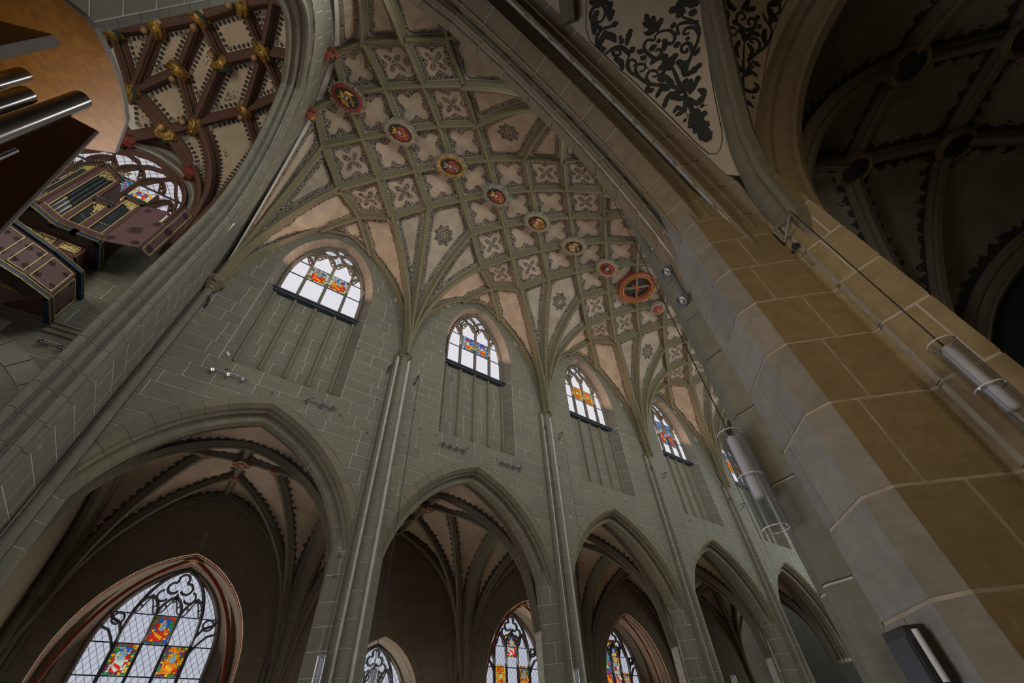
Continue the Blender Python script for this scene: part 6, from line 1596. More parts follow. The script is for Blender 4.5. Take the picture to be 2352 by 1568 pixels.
# plan of the upper case, left to right
UP = [(-7.05, 9.6), (-6.62, 9.6), (-6.22, 9.6), (-5.86, 9.33), (-5.5, 9.6), (-5.12, 9.6), (-4.71, 9.6)]
TOPS = [10.9, 10.35, 11.42, 11.42, 10.35, 10.9]
Z0 = 9.1
for k in range(6):
    p0, p1, zt = UP[k], UP[k + 1], TOPS[k]; F, L = face_frame(p0, p1, Z0, zt)
    body = MB(); body.prism([p0, p1, (p1[0], HY - .03), (p0[0], HY - .03)], Z0, zt)
    body.build('case', M['organdark'], org)
    fr = MB()
    for u0, u1 in ((0, .07 / L), (1 - .07 / L, 1)): fbox(fr, F, u0, u1, Z0, zt, 0, .05)
    fbox(fr, F, 0, 1, Z0, Z0 + .22, 0, .045); fbox(fr, F, 0, 1, zt - .08, zt, 0, .05); fr.build('case_frame', M['organwood'], org)
    gl = MB()
    for u in (.075 / L, 1 - .085 / L): fbox(gl, F, u, u + .014 / L, Z0 + .22, zt - .08, .045, .06)
    fbox(gl, F, 0, 1, Z0 + .21, Z0 + .225, .045, .06); gl.build('gilded_bead', M['goldpale'], org)
    bl = MB(); fbox(bl, F, -.04, 1.04, zt, zt + .075, -.02, .10); bl.build('cornice', M['bluetrim'], org)
    bl = MB(); fbox(bl, F, -.02, 1.02, zt - .015, zt, -.02, .085); fbox(bl, F, -.04, 1.04, zt + .075, zt + .09, -.02, .11); bl.build('cornice_edge', M['gold'], org)
    # the pipes: big, small, tower ...
    small = k in (1, 4); n = 10 if small else (5 if k in (0, 5) else 3); w = (1 - .2 / L) / n; r = w * L * .49
    for q in range(n):
        u = .1 / L + w * (q + .5); zf = Z0 + .25
        ordr = q if k < 3 else n - 1 - q
        zfoot = zf + ((.26 + .012 * ordr) if small else .34 if k in (0, 5) else .36 + .05 * (q if k == 2 else n - 1 - q))
        ztop = zt - .14
        pd = .012 if small else .0; pb = MB(); c = F(u, 0, pd)
        pb.lathe((c[0], c[1], 0), [(r * .99, zfoot), (r * .99, ztop)], 10); pi_ = pb.build('pipe', M['pipe'], org, smooth=40)
        ft = MB(); ft.lathe((c[0], c[1], 0), [(r * .28, zf - .02), (r * .97, zfoot - .005)], 10); ft.build('pipe_foot', M['pipe'] if small or k in (0, 5) else M['pipefoot'], pi_, smooth=40)
        ms = MB(); e = r * .75
        ms.add([F(u - e / L, zfoot, pd + r * .85), F(u + e / L, zfoot, pd + r * .85), F(u + e / L * .8, zfoot + e * .9, pd + r * .93), F(u, zfoot + e * 1.7, pd + r * 1.04), F(u - e / L * .8, zfoot + e * .9, pd + r * .93), F(u, zfoot + .4 * e, pd + r * 1.08)],
               [(0, 1, 5), (1, 2, 5), (2, 3, 5), (3, 4, 5), (4, 0, 5)]); ms.build('pipe_mouth', M['goldpale'], pi_)
    # gilded fretwork in the upper corner
    g = MB(); rg = random.Random(k)
    H = .42 if k in (1, 4) else .34
    for a in range(9):
        for b in range(7):
            u, v = (a + .5) / 9, (b + .5) / 7
            edge = {0: v > .55 - u * .4, 1: v > u * 1.0, 2: v > .75 - u * .7 if u > .3 else v > .6, 3: v > .05 + u * .7, 4: v > 1 - u * 1.1 if False else v > (1 - u), 5: v > .15 + (1 - u) * .35}[k]
            if not edge or rg.random() < .12: continue
            c = F(.1 / L + (1 - .2 / L) * u, zt - .10 - H * (1 - v), .035); s = .03
            x, z = rg.uniform(-.01, .01), rg.uniform(-.01, .01); A = rg.uniform(0, 6)
            g.tube([(c[0] + x + s * cos(A + t), c[1], c[2] + z + s * 1.1 * sin(A + t)) for t in (0, 1.3, 2.6, 3.9)], [.009, .015, .013, .006], 5)
    g.build('gilded_fretwork', M['goldpale'], org, kind='stuff')
    ins = MB(); rg = random.Random(90 + k)       # painted inscription line on the plinth
    for q in range(7 if L > .3 else 5):
        u = .3 + q * .06; zc_ = Z0 + .11
        fbox(ins, F, u, u + .012, zc_ - .03, zc_ + (.03 if q % 3 else .045), .046, .05); fbox(ins, F, u, u + .035, zc_ + (.02 if q % 2 else -.03), zc_ + (.03 if q % 2 else -.02), .046, .05)
    ins.build('painted_lettering', M['organdark'], org, kind='stuff')
# blue moulding under the upper case, returning to the wall
bl = MB(); ed = MB()
pts = UP + [(-4.71, HY)]
for a, b in zip(pts[:-1], pts[1:]):
    F, L = face_frame(a, b, 0, 0); fbox(bl, F, -.05 / L, 1 + .05 / L, Z0 - .12, Z0, -.05, .10); fbox(ed, F, -.06 / L, 1 + .06 / L, Z0 - .128, Z0 - .112, .092, .112); fbox(ed, F, -.06 / L, 1 + .06 / L, Z0 - .008, Z0 + .010, .06, .108)
bl.build('base_moulding', M['bluetrim'], org); ed.build('base_bead', M['gold'], org)
un = MB(); un.prism([(p[0], p[1] + .02) for p in UP] + [(-4.73, HY - .02), (-7.05, HY - .02)], Z0 - .13, Z0 - .10); un.build('case_floor', M['organdark'], org)
# tower sides above the lower fields, with pierced crests
for x, s in ((-5.5, 1), (-6.22, -1)):
    m = MB(); m.box((min(x, x + s * .03), 9.66, 10.5), (max(x, x + s * .03), HY - .1, 11.4)); m.build('tower_side', M['organpanel'], org)
    m = MB()
    for q in range(5):
        cx = x + s * (.08 + .065 * q); m.tube([(cx + .05 * cos(t), 9.62, 10.53 + .06 * sin(t)) for t in np.linspace(0, 2 * pi, 9)], .008, 5)
    m.build('pierced_crest', M['organwood'], org, kind='stuff')
# spiky carved finials on the tower
m = MB(); rg = random.Random(4)
for q in range(34):
    x, z = -5.86 + rg.uniform(-.30, .42), 11.55 + rg.uniform(0, .22); m.tube([(x, 9.5, z), (x + rg.uniform(-.06, .06), 9.48, z + .05), (x + rg.uniform(-.08, .08), 9.5, z + .08)], [.014, .016, .005], 5)
m.tube([(-5.5, 9.6, 11.45), (-5.3, 9.6, 11.85)], [.03, .006], 6)
m.build('carved_finial', M['gold'], org, kind='stuff')
# pedestal with gilded panels, curved brackets below
PD = [(-6.9, 9.85), (-6.1, 9.85), (-5.75, 9.85), (-5.3, 9.85), (-4.85, 9.85)]
for k in range(4):
    F, L = face_frame(PD[k], PD[k + 1], 0, 0); zb = 8.25 if k < 3 else 8.6
    b = MB(); b.prism([PD[k], PD[k + 1], (PD[k + 1][0], HY - .03), (PD[k][0], HY - .03)], zb, Z0 - .13); b.build('pedestal', M['organwood'], org)
    fr = MB()
    for (u0, u1, a, c) in ((.14, .86, 8.90, 8.93), (.14, .86, zb + .06 if k < 3 else 8.7, zb + .09 if k < 3 else 8.73), (.14, .18, zb + .06, 8.93), (.82, .86, zb + .06, 8.93)): fbox(fr, F, u0, u1, a, c, 0, .02)
    fr.build('panel_frame', M['goldpale'], org)
    dk = MB(); fbox(dk, F, .18, .82, zb + .09, 8.90, 0, .004); dk.build('panel_ground', M['blackpaint'], org)
    g = MB(); rg = random.Random(40 + k)
    for a in range(7):
        for c in range(8):
            u, z = .22 + .56 * (a + .5) / 7, zb + .12 + (8.87 - zb - .12) * (c + .5) / 8; A = rg.uniform(0, 6); s = .024
            g.tube([F(u + s * cos(A + t) / L, z + s * sin(A + t), .014) for t in (0, 1.4, 2.8, 4.0)], [.008, .013, .012, .005], 5)
    g.build('gilded_fretwork', M['goldpale'], org, kind='stuff')
# carved bracket under the right end
m = MB(); pr = [(-5.3, 8.55), (-5.1, 8.62), (-4.9, 8.60), (-4.83, 8.5), (-4.83, 8.3), (-5.3, 8.3)]
m.add([(x, 9.84, z) for x, z in pr] + [(x, HY - .03, z) for x, z in pr], [tuple(range(6))[::-1], tuple(range(6, 12))] + [(i, (i + 1) % 6, 6 + (i + 1) % 6, 6 + i) for i in range(6)]); m.build('bracket', M['organdark'], org)
# folding shutter on the right side
def slab(name, quad, mat, th=.03, parent=None):
    q = [np.array(p, float) for p in quad]; n = np.cross(q[1] - q[0], q[2] - q[0]); n /= np.linalg.norm(n); k = len(q)
    V = [p - n * th / 2 for p in q] + [p + n * th / 2 for p in q]
    return mk(name, V, [tuple(range(k))[::-1], tuple(range(k, 2 * k))] + [(i, (i + 1) % k, k + (i + 1) % k, k + i) for i in range(k)], mat, parent)
def motif(parent, F, u, z, r, mat='organdark', seedv=0, L=1.0):
    g = MB(); rg = random.Random(seedv)
    for k in range(8):
        A = k * pi / 4 + .2; s = r * rg.uniform(.75, 1.1)
        for sd in (-1, 1):
            p = [F(u + (s * t * cos(A) + sd * .25 * s * sin(t * 3) * -sin(A)) / L, z + s * t * sin(A) + sd * .25 * s * sin(t * 3) * cos(A), .004) for t in (.1, .4, .7, 1.0)]
            g.tube(p, [r * .05, r * .09, r * .11, r * .03], 4)
    return g.build('painted_scroll', M[mat], parent, kind='stuff')
H0, H1, H2 = (-4.69, 9.56), (-3.96, 9.32), (-3.74, 9.56)
slab('shutter', [(*H0, Z0 + .02), (*H1, Z0 + .02), (*H1, 10.32), (-4.14, 9.38, 10.32), (-4.14, 9.38, 10.86), (*H0, 10.86)], M['organpanel'], .03, org)
Fs, Ls = face_frame(H0, H1, 0, 0)
motif(org, lambda u, z, d: Fs(u, z, .022), .5, 9.75, .17, seedv=1, L=Ls); motif(org, lambda u, z, d: Fs(u, z, .022), .16, 9.28, .10, seedv=2, L=Ls); motif(org, lambda u, z, d: Fs(u, z, .022), .82, 9.28, .10, seedv=3, L=Ls); motif(org, lambda u, z, d: Fs(u, z, .022), .25, 10.68, .10, seedv=4, L=Ls); motif(org, lambda u, z, d: Fs(u, z, .022), .84, 10.18, .10, seedv=5, L=Ls)
slab('shutter', [(*H1, Z0 + .02), (*H2, Z0 + .02), (*H2, 11.3), (*H1, 11.3)], M['organpanel'], .03, org)
F2, L2 = face_frame(H1, H2, 0, 0)
fr = MB()
for (u0, u1, a, b) in ((0, 1, Z0 + .02, Z0 + .08), (0, 1, 11.24, 11.3), (0, .16, Z0, 11.3), (.84, 1, Z0, 11.3)): fbox(fr, F2, u0, u1, a, b, .01, .03)
fr.build('shutter_frame', M['organwood'], org)
fr = MB()
for (u0, u1, a, b) in ((.16, .84, Z0 + .08, Z0 + .092), (.16, .84, 11.23, 11.242), (.16, .2, Z0 + .08, 11.24), (.8, .84, Z0 + .08, 11.24)): fbox(fr, F2, u0, u1, a, b, .015, .033)
fr.build('shutter_bead', M['goldpale'], org)
for q, z in enumerate((9.35, 10.2, 11.05)): motif(org, lambda u, zz, d: F2(u, zz, .022), .5, z, .10 if q != 1 else .14, seedv=20 + q, L=L2)

# lower case hung on the gallery front
rp = empty('organ_case', (-4.9, 9.8, 7.1), 'lower maroon organ case with framed plum panels and blue edging, below the pipes', 'organ')
LP = [(-6.4, 8.55), (-5.55, 8.83), (-4.86, 9.25), (-4.47, 9.58), (-4.47, HY - .02)]
za, zb = 7.14, 7.98
b = MB(); b.prism(LP + [(-6.4, HY - .02)], za, zb); b.build('body', M['organwood'], rp)
for q in range(3 + 1):
    a, c = LP[q], LP[q + 1]; F, L = face_frame(a, c, 0, 0)
    for nm, mt, z0, z1, d in (('base_moulding', 'bluetrim', za - .10, za, .07), ('base_bead', 'gold', za - .108, za - .092, -.08), ('base_bead', 'gold', za - .006, za + .010, -.08), ('top_moulding', 'bluetrim', zb - .01, zb + .075, .07), ('top_bead', 'gold', zb + .068, zb + .084, -.08)):
        m = MB(); fbox(m, F, -.03 / L, 1 + .03 / L, z0, z1, -.05 if d > 0 else .062, abs(d)); m.build(nm, M[mt], rp)
    k = 1 if q != 1 else 2
    for j in range(k):
        u0, u1 = j / k + .08, (j + 1) / k - .08
        pn = MB(); fbox(pn, F, u0, u1, za + .10, zb - .09, 0, .004); pan = pn.build('panel', M['organpanel'], rp)
        fr = MB()
        for (x0, x1, z0, z1) in ((u0, u1, za + .10, za + .114), (u0, u1, zb - .104, zb - .09), (u0, u0 + .014 / L, za + .1, zb - .09), (u1 - .014 / L, u1, za + .1, zb - .09)): fbox(fr, F, x0, x1, z0, z1, 0, .02)
        fr.build('panel_bead', M['goldpale'], pan)
        for (uu, zz) in ((.14, .2), (.86, .2), (.14, .8), (.86, .8)): motif(pan, lambda u, z, d: F(u, z, .008), u0 + (u1 - u0) * uu, za + .1 + (zb - za - .19) * zz, .07, seedv=int(uu * 10 + zz * 100) + q, L=L)
sk = MB(); v = []
ring0 = LP[:4]; cen = (-6.2, 10.2)
for t, z in ((1.0, za - .1), (.86, za - .16), (.74, za - .34), (.66, za - .6)):
    v += [(cen[0] + (x - cen[0]) * t, cen[1] + (y - cen[1]) * t, z) for x, y in ring0]
sk.add(v, grid_faces(4, 4, True)); sk.build('corbel', M['organdark'], rp)
m = MB(); m.tube([(-6.3, 9.1, 6.93), (-5.6, 9.2, 6.90), (-5.1, 9.42, 6.92), (-4.85, 9.55, 7.0)], .025, 6); m.build('corbel_bead', M['gold'], rp)

# ---------------------------------------------------------------- small choir organ standing close to the camera
co = empty('choir_organ', (-1.9, 2.1, -1.6), 'orange varnished choir organ close by, seen from below with tin pipes under a curved canopy', 'organ')
def onring(az, r, z): return (r * cos(radians(az)), r * sin(radians(az)), z)
CV = [(-1.49, 2.31), (-1.44, 2.03), (-1.452, 1.97), (-1.46, 1.91), (-1.48, 1.83), (-1.51, 1.75), (-1.545, 1.68), (-1.58, 1.62), (-1.615, 1.575), (-1.66, 1.545), (-1.75, 1.52), (-2.6, 1.50), (-2.75, 2.9)]
m = MB(); m.prism(CV[::-1], 3.0, 3.035); m.build('canopy', M['oak'], co)
m = MB(); n_ = len(CV)
for k in range(10):
    a, b = CV[k], CV[k + 1]; ex = lambda p, s: (-2.1 + (p[0] + 2.1) * s, 2.15 + (p[1] - 2.15) * s)
    m.add([(*ex(a, 1.0), 2.997), (*ex(b, 1.0), 2.997), (*ex(b, 1.008), 2.999), (*ex(a, 1.008), 2.999), (*ex(a, 1.0), 3.037), (*ex(b, 1.0), 3.037), (*ex(b, 1.008), 3.037), (*ex(a, 1.008), 3.037)], [(0, 1, 2, 3), (3, 2, 6, 7), (0, 3, 7, 4), (1, 5, 6, 2), (4, 7, 6, 5)])
m.build('canopy_edge', M['oakedge'], co)
# vertical wooden post with a stepped top
def wedge(az0, r0, az1, r1, zt, zb, th):
    a, b = np.array(onring(az0, r0, 0)[:2]), np.array(onring(az1, r1, 0)[:2]); t = (b - a) / np.linalg.norm(b - a); n = np.array([-t[1], t[0]]) * th
    return [tuple(a), tuple(b), tuple(b + n), tuple(a + n)], zb, zt
A, B_ = np.array(onring(136.0, 2.28, 0)[:2]), np.array(onring(134.8, 2.28, 0)[:2]); out = np.array([-.70, .35]); out = out / np.linalg.norm(out)
back = np.array([-.93, .36]); back = back / np.linalg.norm(back)
pl = [tuple(B_), tuple(A), tuple(A + back * .75), tuple(B_ + back * .75)]
m = MB(); m.prism(pl, -1.6, 2.74); m.build('post', M['oak'], co)
m = MB(); e0, e1 = A - back * .004, B_ - back * .004
m.add([(*e1, -1.5), (*e0, -1.5), (*e0, 2.741), (*e1, 2.741)], [(0, 1, 2, 3)]); m.build('post_edge', M['oakedge'], co)
# tin pipes
for (az0, az1, r, zt, nm) in ((128.05, 130.3, 2.28, 2.60, 'wide'), (130.35, 132.3, 2.46, 2.53, 'mid'), (129.1, 129.75, 2.30, 2.27, 'thin'), (126.9, 127.5, 2.30, 2.08, 'thin'), (132.2, 133.9, 2.55, 2.70, 'mid')):
    c = onring((az0 + az1) / 2, r, 0); rr = r * math.tan(radians(abs(az1 - az0) / 2))
    m = MB(); m.lathe((c[0], c[1], 0), [(rr, -.4), (rr, zt - .02), (rr * .96, zt), (rr * .9, zt), (rr * .88, zt - .05)], 20); p_ = m.build('pipe', M['chrome'], co, smooth=40)
# dark side board sloping towards the player, with a pale lower edge
P1, P2 = np.array((-1.34, 1.87, 2.54)), np.array((-1.37, 2.21, 1.92)); P2 = P1 + (P2 - P1) * 2.6
sh = np.array((-.62, .16, .25))
slab('side_board', [P1, P2, P2 + sh * 1.2, P1 + sh * .45], M['oakdark'], .02, co)
m = MB(); m.tube([tuple(P1), tuple(P2)], .011, 6); m.build('board_edge', M['oakedge'], co)
m = MB(); m.box((-2.7, 2.0, -1.6), (-1.75, 2.9, 1.2)); m.build('case', M['oakdark'], co)
m = MB(); m.box((-2.75, 2.55, 1.2), (-2.2, 2.9, 3.0)); m.build('back_panel', M['oak'], co)

# ---------------------------------------------------------------- painted wooden keystone shields along the ridge of the nave vault
def ridge_boss(k, label, colors, rx=.41, ry=.58, rotd=0.0):
    x = XM[0] + (k - 1) * s3 + (.16 if k == 0 else 0); p = (x, YR - .02, 17.36)
    e = empty('vault_boss', (p[0], p[1], p[2]), label, 'boss', group='painted coats of arms on the nave ridge')
    rg = random.Random(30 + k); rim, field, c1, c2 = colors
    rot = radians(90 + rotd)
    P = lambda a, b, z: (p[0] + a * cos(rot) - b * sin(rot), p[1] + a * sin(rot) + b * cos(rot), p[2] + z)
    def disc(rx_, ry_, z0, z1, lob=0.0, n=48, nl=10):
        v = []
        for z, s in ((z0, .96), (z0 + .015, 1.0), (z1, 1.0)):
            for j in range(n):
                t = 2 * pi * j / n; q = s * (1 + lob * cos(nl * t)); v.append(P(rx_ * q * cos(t), ry_ * q * sin(t), z))
        return v, grid_faces(n, 3) + [(j * n + n - 1, j * n, (j + 1) * n, (j + 1) * n + n - 1) for j in range(2)] + [tuple(range(n))[::-1], tuple(range(2 * n, 3 * n))]
    m = MB(); m.add(*disc(rx * 1.18, ry * 1.13, -.08, .05, .045)); m.build('cartouche', M['greypaint'], e, smooth=40)
    m = MB(); m.add(*disc(rx, ry, -.115, -.06)); m.build('rim', M[rim], e, smooth=40)
    m = MB()          # inscription ring: short raised strokes
    for j in range(44):
        t = 2 * pi * j / 44
        if rg.random() < .18: continue
        a, b = .90, .80 if rg.random() < .7 else .84
        m.tube([P(rx * a * cos(t), ry * a * sin(t), -.118), P(rx * b * cos(t + .02), ry * b * sin(t + .02), -.118)], .008, 4)
        if rg.random() < .4: m.tube([P(rx * a * cos(t), ry * a * sin(t), -.118), P(rx * a * cos(t + .06), ry * a * sin(t + .06), -.118)], .007, 4)
    m.build('inscription', M['blackpaint'], e, kind='stuff')
    m = MB(); m.add(*disc(rx * .74, ry * .78, -.13, -.10)); m.build('field', M[field], e, smooth=40)
    # shield, helm, crest and mantling
    m = MB(); sx, sy = rx * .42, ry * .30; o = -ry * .32
    sh = [(-sx, o + sy), (sx, o + sy), (sx, o - sy * .2), (sx * .6, o - sy * .8), (0, o - sy * 1.1), (-sx * .6, o - sy * .8), (-sx, o - sy * .2)]
    m.add([P(a, b, -.165) for a, b in sh] + [P(a * 1.05, b, -.12) for a, b in sh], [tuple(range(7))] + [(i, 7 + i, 7 + (i + 1) % 7, (i + 1) % 7) for i in range(7)]); m.build('shield', M[c1], e)
    m = MB(); m.tube([P(-sx * .8, o + sy * .7, -.175), P(sx * .7, o - sy * .6, -.175)], .03, 6); m.tube([P(sx * .6, o + sy * .7, -.175), P(-sx * .5, o - sy * .6, -.175)], .018, 6); m.build('charge', M[c2], e)
    m = MB(); m.lathe(P(0, ry * .06, -.15), [(.04, -.06), (.085, -.03), (.09, .02), (.05, .05)], 10); m.build('helm', M['steel'], e, smooth=50)
    m = MB()
    for s in (-1, 1):
        for j in range(5):
            t = .2 + j * .5; a0, b0 = s * rx * .12, ry * (.16 - .08 * j)
            m.tube([P(a0, b0, -.14), P(a0 + s * rx * .22, b0 + .06, -.165), P(a0 + s * rx * .42, b0 - .02, -.15), P(a0 + s * rx * .38, b0 - .08, -.14)], [.02, .04, .035, .012], 6)
    m.build('mantling', M[c1 if c1 != 'blackpaint' else c2], e, smooth=50)
    m = MB()
    for s in (-1, 0, 1): m.tube([P(0, ry * .18, -.15), P(s * rx * .16, ry * .36, -.18), P(s * rx * .30, ry * .58, -.15)], [.035, .045, .012], 6)
    m.build('crest', M[c2], e, smooth=50)
    for j in range(10):          # rolled strapwork around the cartouche
        m = MB(); t = 2 * pi * j / 10 + .15; c = (rx * 1.2 * cos(t), ry * 1.15 * sin(t))
        m.tube([P(c[0] + .05 * cos(t + q), c[1] + .05 * sin(t + q), -.07 - .01 * q) for q in (0, 1.2, 2.4, 3.6, 4.8)], [.03, .035, .03, .025, .015], 6)
        m.build('scroll', M['greypaint'], e, smooth=60)
    m = MB()
    for t in (.6, 2.2, 3.9, 5.4): m.add([P(rx * 1.22 * cos(t + d), ry * 1.17 * sin(t + d) , -.045 - .02 * w) for d, w in ((-.13, 0), (.13, 0), (.10, 1), (-.10, 1))], [(0, 1, 2, 3)])
    m.build('painted_tab', M[rim if rim != 'creamdim' else 'redpaint'], e)
    return e
BOSS = [(0, 'black oval shield boss with gold wheels, first from the tower arch', ('redpaint', 'blackpaint', 'blackpaint', 'gold')),
        (1, 'red and black shield boss with crossed gold staffs, second along the ridge', ('creamdim', 'blackpaint', 'redpaint', 'gold')),
        (2, 'orange-rimmed red shield boss, third along the ridge', ('gold', 'blackpaint', 'redpaint', 'greypaint')),
        (3, 'dark boss with a small gilded lion at its side, fourth along the ridge', ('greypaint', 'blackpaint', 'redpaint', 'gold')),
        (4, 'grey-rimmed boss with yellow arms, fifth along the ridge', ('creamdim', 'blackpaint', 'gold', 'redpaint')),
        (5, 'grey and red boss with dark gold arms, sixth along the ridge', ('creamdim', 'blackpaint', 'blackpaint', 'gold')),
        (6, 'boss with a plain red field, seventh along the ridge', ('creamdim', 'redpaint', 'redpaint', 'blackpaint'))]
for k, lab_, c in BOSS: ridge_boss(k, lab_, c, rotd=-8 * (k % 3))
# big round trapdoor ring
x8 = XM[0] + 6 * s3
e = empty('vault_ring', (x8, YR, 17.3), 'large round opening in the vault framed by a gilded carved ring', 'boss')
m = MB()
n = 48; prof = [(.98, .1), (.98, -.10), (.92, -.16), (.84, -.13), (.80, -.17), (.74, -.17), (.70, -.12), (.66, -.05), (.66, .12)]
v = [(x8 + r * cos(2 * pi * j / n), YR + r * sin(2 * pi * j / n), 17.40 + h) for r, h in prof for j in range(n)]
m.add(v, grid_faces(n, len(prof)) + [(j * n + n - 1, j * n, (j + 1) * n, (j + 1) * n + n - 1) for j in range(len(prof) - 1)]); m.build('ring', M['redvault'], e, smooth=40)
m = MB()
for j in range(40):
    t = 2 * pi * j / 40; m.lathe((x8 + .90 * cos(t), YR + .90 * sin(t), 17.25), [(.01, -.03), (.045, -.01), (.05, .03)], 7)
m.build('carved_beads', M['gold'], e, kind='stuff')
m = MB(); m.tube([(x8 + .77 * cos(t), YR + .77 * sin(t), 17.225) for t in np.linspace(0, 2 * pi, 49)], .02, 6); m.build('gilded_line', M['gold'], e)
m = MB(); m.lathe((x8, YR, 17.46), [(.67, 0), (.67, .05)], 40); m.build('trapdoor', M['blackpaint'], e)
m = MB()
for s in (-1, 1):
    for j in range(3): m.tube([(x8 + s * .1, YR - .2 + .2 * j, 17.44), (x8 + s * .26, YR - .14 + .2 * j, 17.40), (x8 + s * .36, YR - .24 + .2 * j, 17.43)], [.04, .06, .02], 6)
m.lathe((x8, YR + .02, 17.40), [(.03, -.06), (.13, -.02), (.15, .06)], 10); m.build('painted_arms', M['redvault'], e, smooth=50)
# half figures against the tower wall and the edge boss further on
for y, z, lab_, c in ((5.17, 16.5, 'dark red half boss on the tower wall, upper of two beside the arch', 'redpaint'), (7.36, 16.66, 'gold half boss on the tower wall, lower of two beside the arch', 'gold')):
    e = empty('wall_boss', (XW + .1, y, z), lab_, 'boss', group='half bosses on the tower wall')
    rg = random.Random(int(y * 10))
    m = MB(); m.lathe((XW + .10, y, z), [(.05, -.24), (.16, -.2), (.2, -.08), (.17, .06), (.22, .14), (.12, .26)], 9); m.build('cartouche', M['redvault'], e, smooth=50)
    m = MB(); m.lathe((XW + .2, y + .03, z - .03), [(.03, -.2), (.10, -.15), (.13, 0), (.08, .14), (.02, .2)], 8); m.build('shield', M['gold' if c == 'gold' else 'blackpaint'], e, smooth=50)
    m = MB()
    for j in range(5): m.tube([(XW + .06, y - .15 + .07 * j, z - .2 + .1 * (j % 3)), (XW + .22, y - .18 + .09 * j, z - .14 + .09 * (j % 3)), (XW + .12, y - .12 + .09 * j, z - .02 + .08 * (j % 3))], [.03, .045, .015], 6)
    m.build('mantling', M['blackpaint'], e, smooth=50)
xb = XM[0] + 6.9 * s3
e = empty('vault_boss', (xb, 6.9, 17.3), 'small red and gold boss just beyond the round ring, at the pier edge', 'boss')
m = MB(); m.lathe((xb, 6.7, 17.33), [(.3, -.08), (.42, -.04), (.45, .1)], 12); m.build('cartouche', M['greypaint'], e, smooth=40)
m = MB(); m.lathe((xb, 6.7, 17.24), [(.08, -.05), (.26, -.02), (.3, .06)], 10); m.build('shield', M['redpaint'], e, smooth=40)
m = MB(); m.tube([(xb - .2, 6.6, 17.2), (xb, 6.75, 17.17), (xb + .2, 6.65, 17.2)], .05, 6); m.build('charge', M['gold'], e)

# ---------------------------------------------------------------- spotlight rails, brackets, cables, lamps
def spot_rail(a, b, lamps, out, label, r=.055, rail=.017):
    """rail from a to b on a wall with outward normal out; lamps = positions 0..1"""
    a, b, out = np.array(a, float), np.array(b, float), np.array(out, float)
    e = empty('spotlight_rail', tuple((a + b) / 2), label, 'spotlight', group='spotlight rails')
    m = MB(); m.tube([a + out * .07, b + out * .07], rail, 8); m.build('rail', M['steel'], e, smooth=50)
    m = MB()
    for t in (.1, .9): p = a + (b - a) * t; m.tube([p - out * .02, p + out * .07], rail * .8, 6)
    m.build('wall_fixing', M['steel'], e)
    for t in lamps:
        p = a + (b - a) * t + out * .10 + np.array([0, 0, -.07]); d = out * .75 + np.array([0, 0, -.65]); d /= np.linalg.norm(d)
        h = MB(); h.lathe(tuple(p), [(r * .45, -r * 1.2), (r * .8, -r * .9), (r, -r * .1), (r, r * .55), (r * .86, r * .6), (r * .8, r * .3)], 14, tuple(d)); lp = h.build('lamp_head', M['steel'], e, smooth=40)
        h = MB(); h.lathe(tuple(p + d * r * .3), [(r * .82, 0), (r * .55, -r * .35), (r * .1, -r * .45)], 12, tuple(d)); h.build('reflector', M['reflector'], lp, smooth=60)
        h = MB(); h.lathe(tuple(p + d * r * .2), [(r * .02, -.02), (r * .28, 0), (r * .2, r * .5), (r * .02, r * .6)], 8, tuple(d)); h.build('bulb', M['diffuser'], lp, smooth=60)
        h = MB(); h.tube([p + np.array([0, 0, .07]), p + np.array([0, 0, .0]) - d * r * .5], .010, 6); h.build('arm', M['steel'], lp)
    return e
NW_ = (0, -1, 0)
spot_rail((-1.57, YN - .016, 7.77), (-.63, YN - .016, 7.77), (.1, .5, .88), NW_, 'steel rail of three spotlights left above the leftmost arch')
spot_rail((.90, YN - .016, 7.77), (1.84, YN - .016, 7.77), (.1, .53, .85), NW_, 'steel rail of three spotlights right above the leftmost arch')
spot_rail((5.34, YN - .016, 7.77), (6.34, YN - .016, 7.77), (.1, .37, .64, .92), NW_, 'steel rail of four spotlights left above the second arch')
spot_rail((7.78, YN - .016, 7.77), (8.74, YN - .016, 7.77), (.1, .37, .64, .93), NW_, 'steel rail of four spotlights right above the second arch')
spot_rail((-4.37, HY - .016, 6.66), (-3.80, HY - .016, 6.66), (.16, .72), NW_, 'short rail of two spotlights on the tower hall wall below the organ')
dg = np.array([-.707, .707, 0])
pa_, pb_ = np.array([3.165, .965, 4.47]), np.array([3.165, .965, 3.28])
spot_rail(tuple(pa_), tuple(pb_), (.09, .52, .95), tuple(dg), 'upright rail of three glassy spotlights on the huge near pier', r=.062, rail=.014)
spot_rail((3.13, 11.46, 4.52), (3.13, 11.46, 3.4), (.08, .52, .93), (-.8, -.6, 0), 'upright rail of three spotlights on the pier right of the leftmost arch', r=.05)

def bracket(p, sgn, label, s=1.0, zb=None, cable_to=-1.6):
    """black triangular bracket on the wall that holds a lamp cable"""
    e = empty('lamp_bracket', tuple(p), label, 'bracket', group='triangular cable brackets')
    x, y, z = p; m = MB()
    A, Bq, C = np.array((x, y, z + .13 * s)), np.array((x, y, z - .15 * s)), np.array((x + sgn * .02, y - .30 * s, z + .13 * s))
    for a, b in ((A, Bq), (A, C), (Bq, C)): m.tube([a, b], .016 * s, 4)
    m.build('frame', M['iron'], e)
    m = MB(); m.obox((x, y - .0, z), (.03 * s, 0, 0), (0, .012, 0), (0, 0, .17 * s)); m.build('wall_plate', M['iron'], e)
    m = MB(); m.tube([(C[0], C[1], C[2]), (C[0], C[1], cable_to)], .006, 5); m.build('cable', M['iron'], e)
    return e
bracket((-2.52, YN - .0, 9.84), -1, 'triangular bracket beside the slim corner shaft', 1.0)
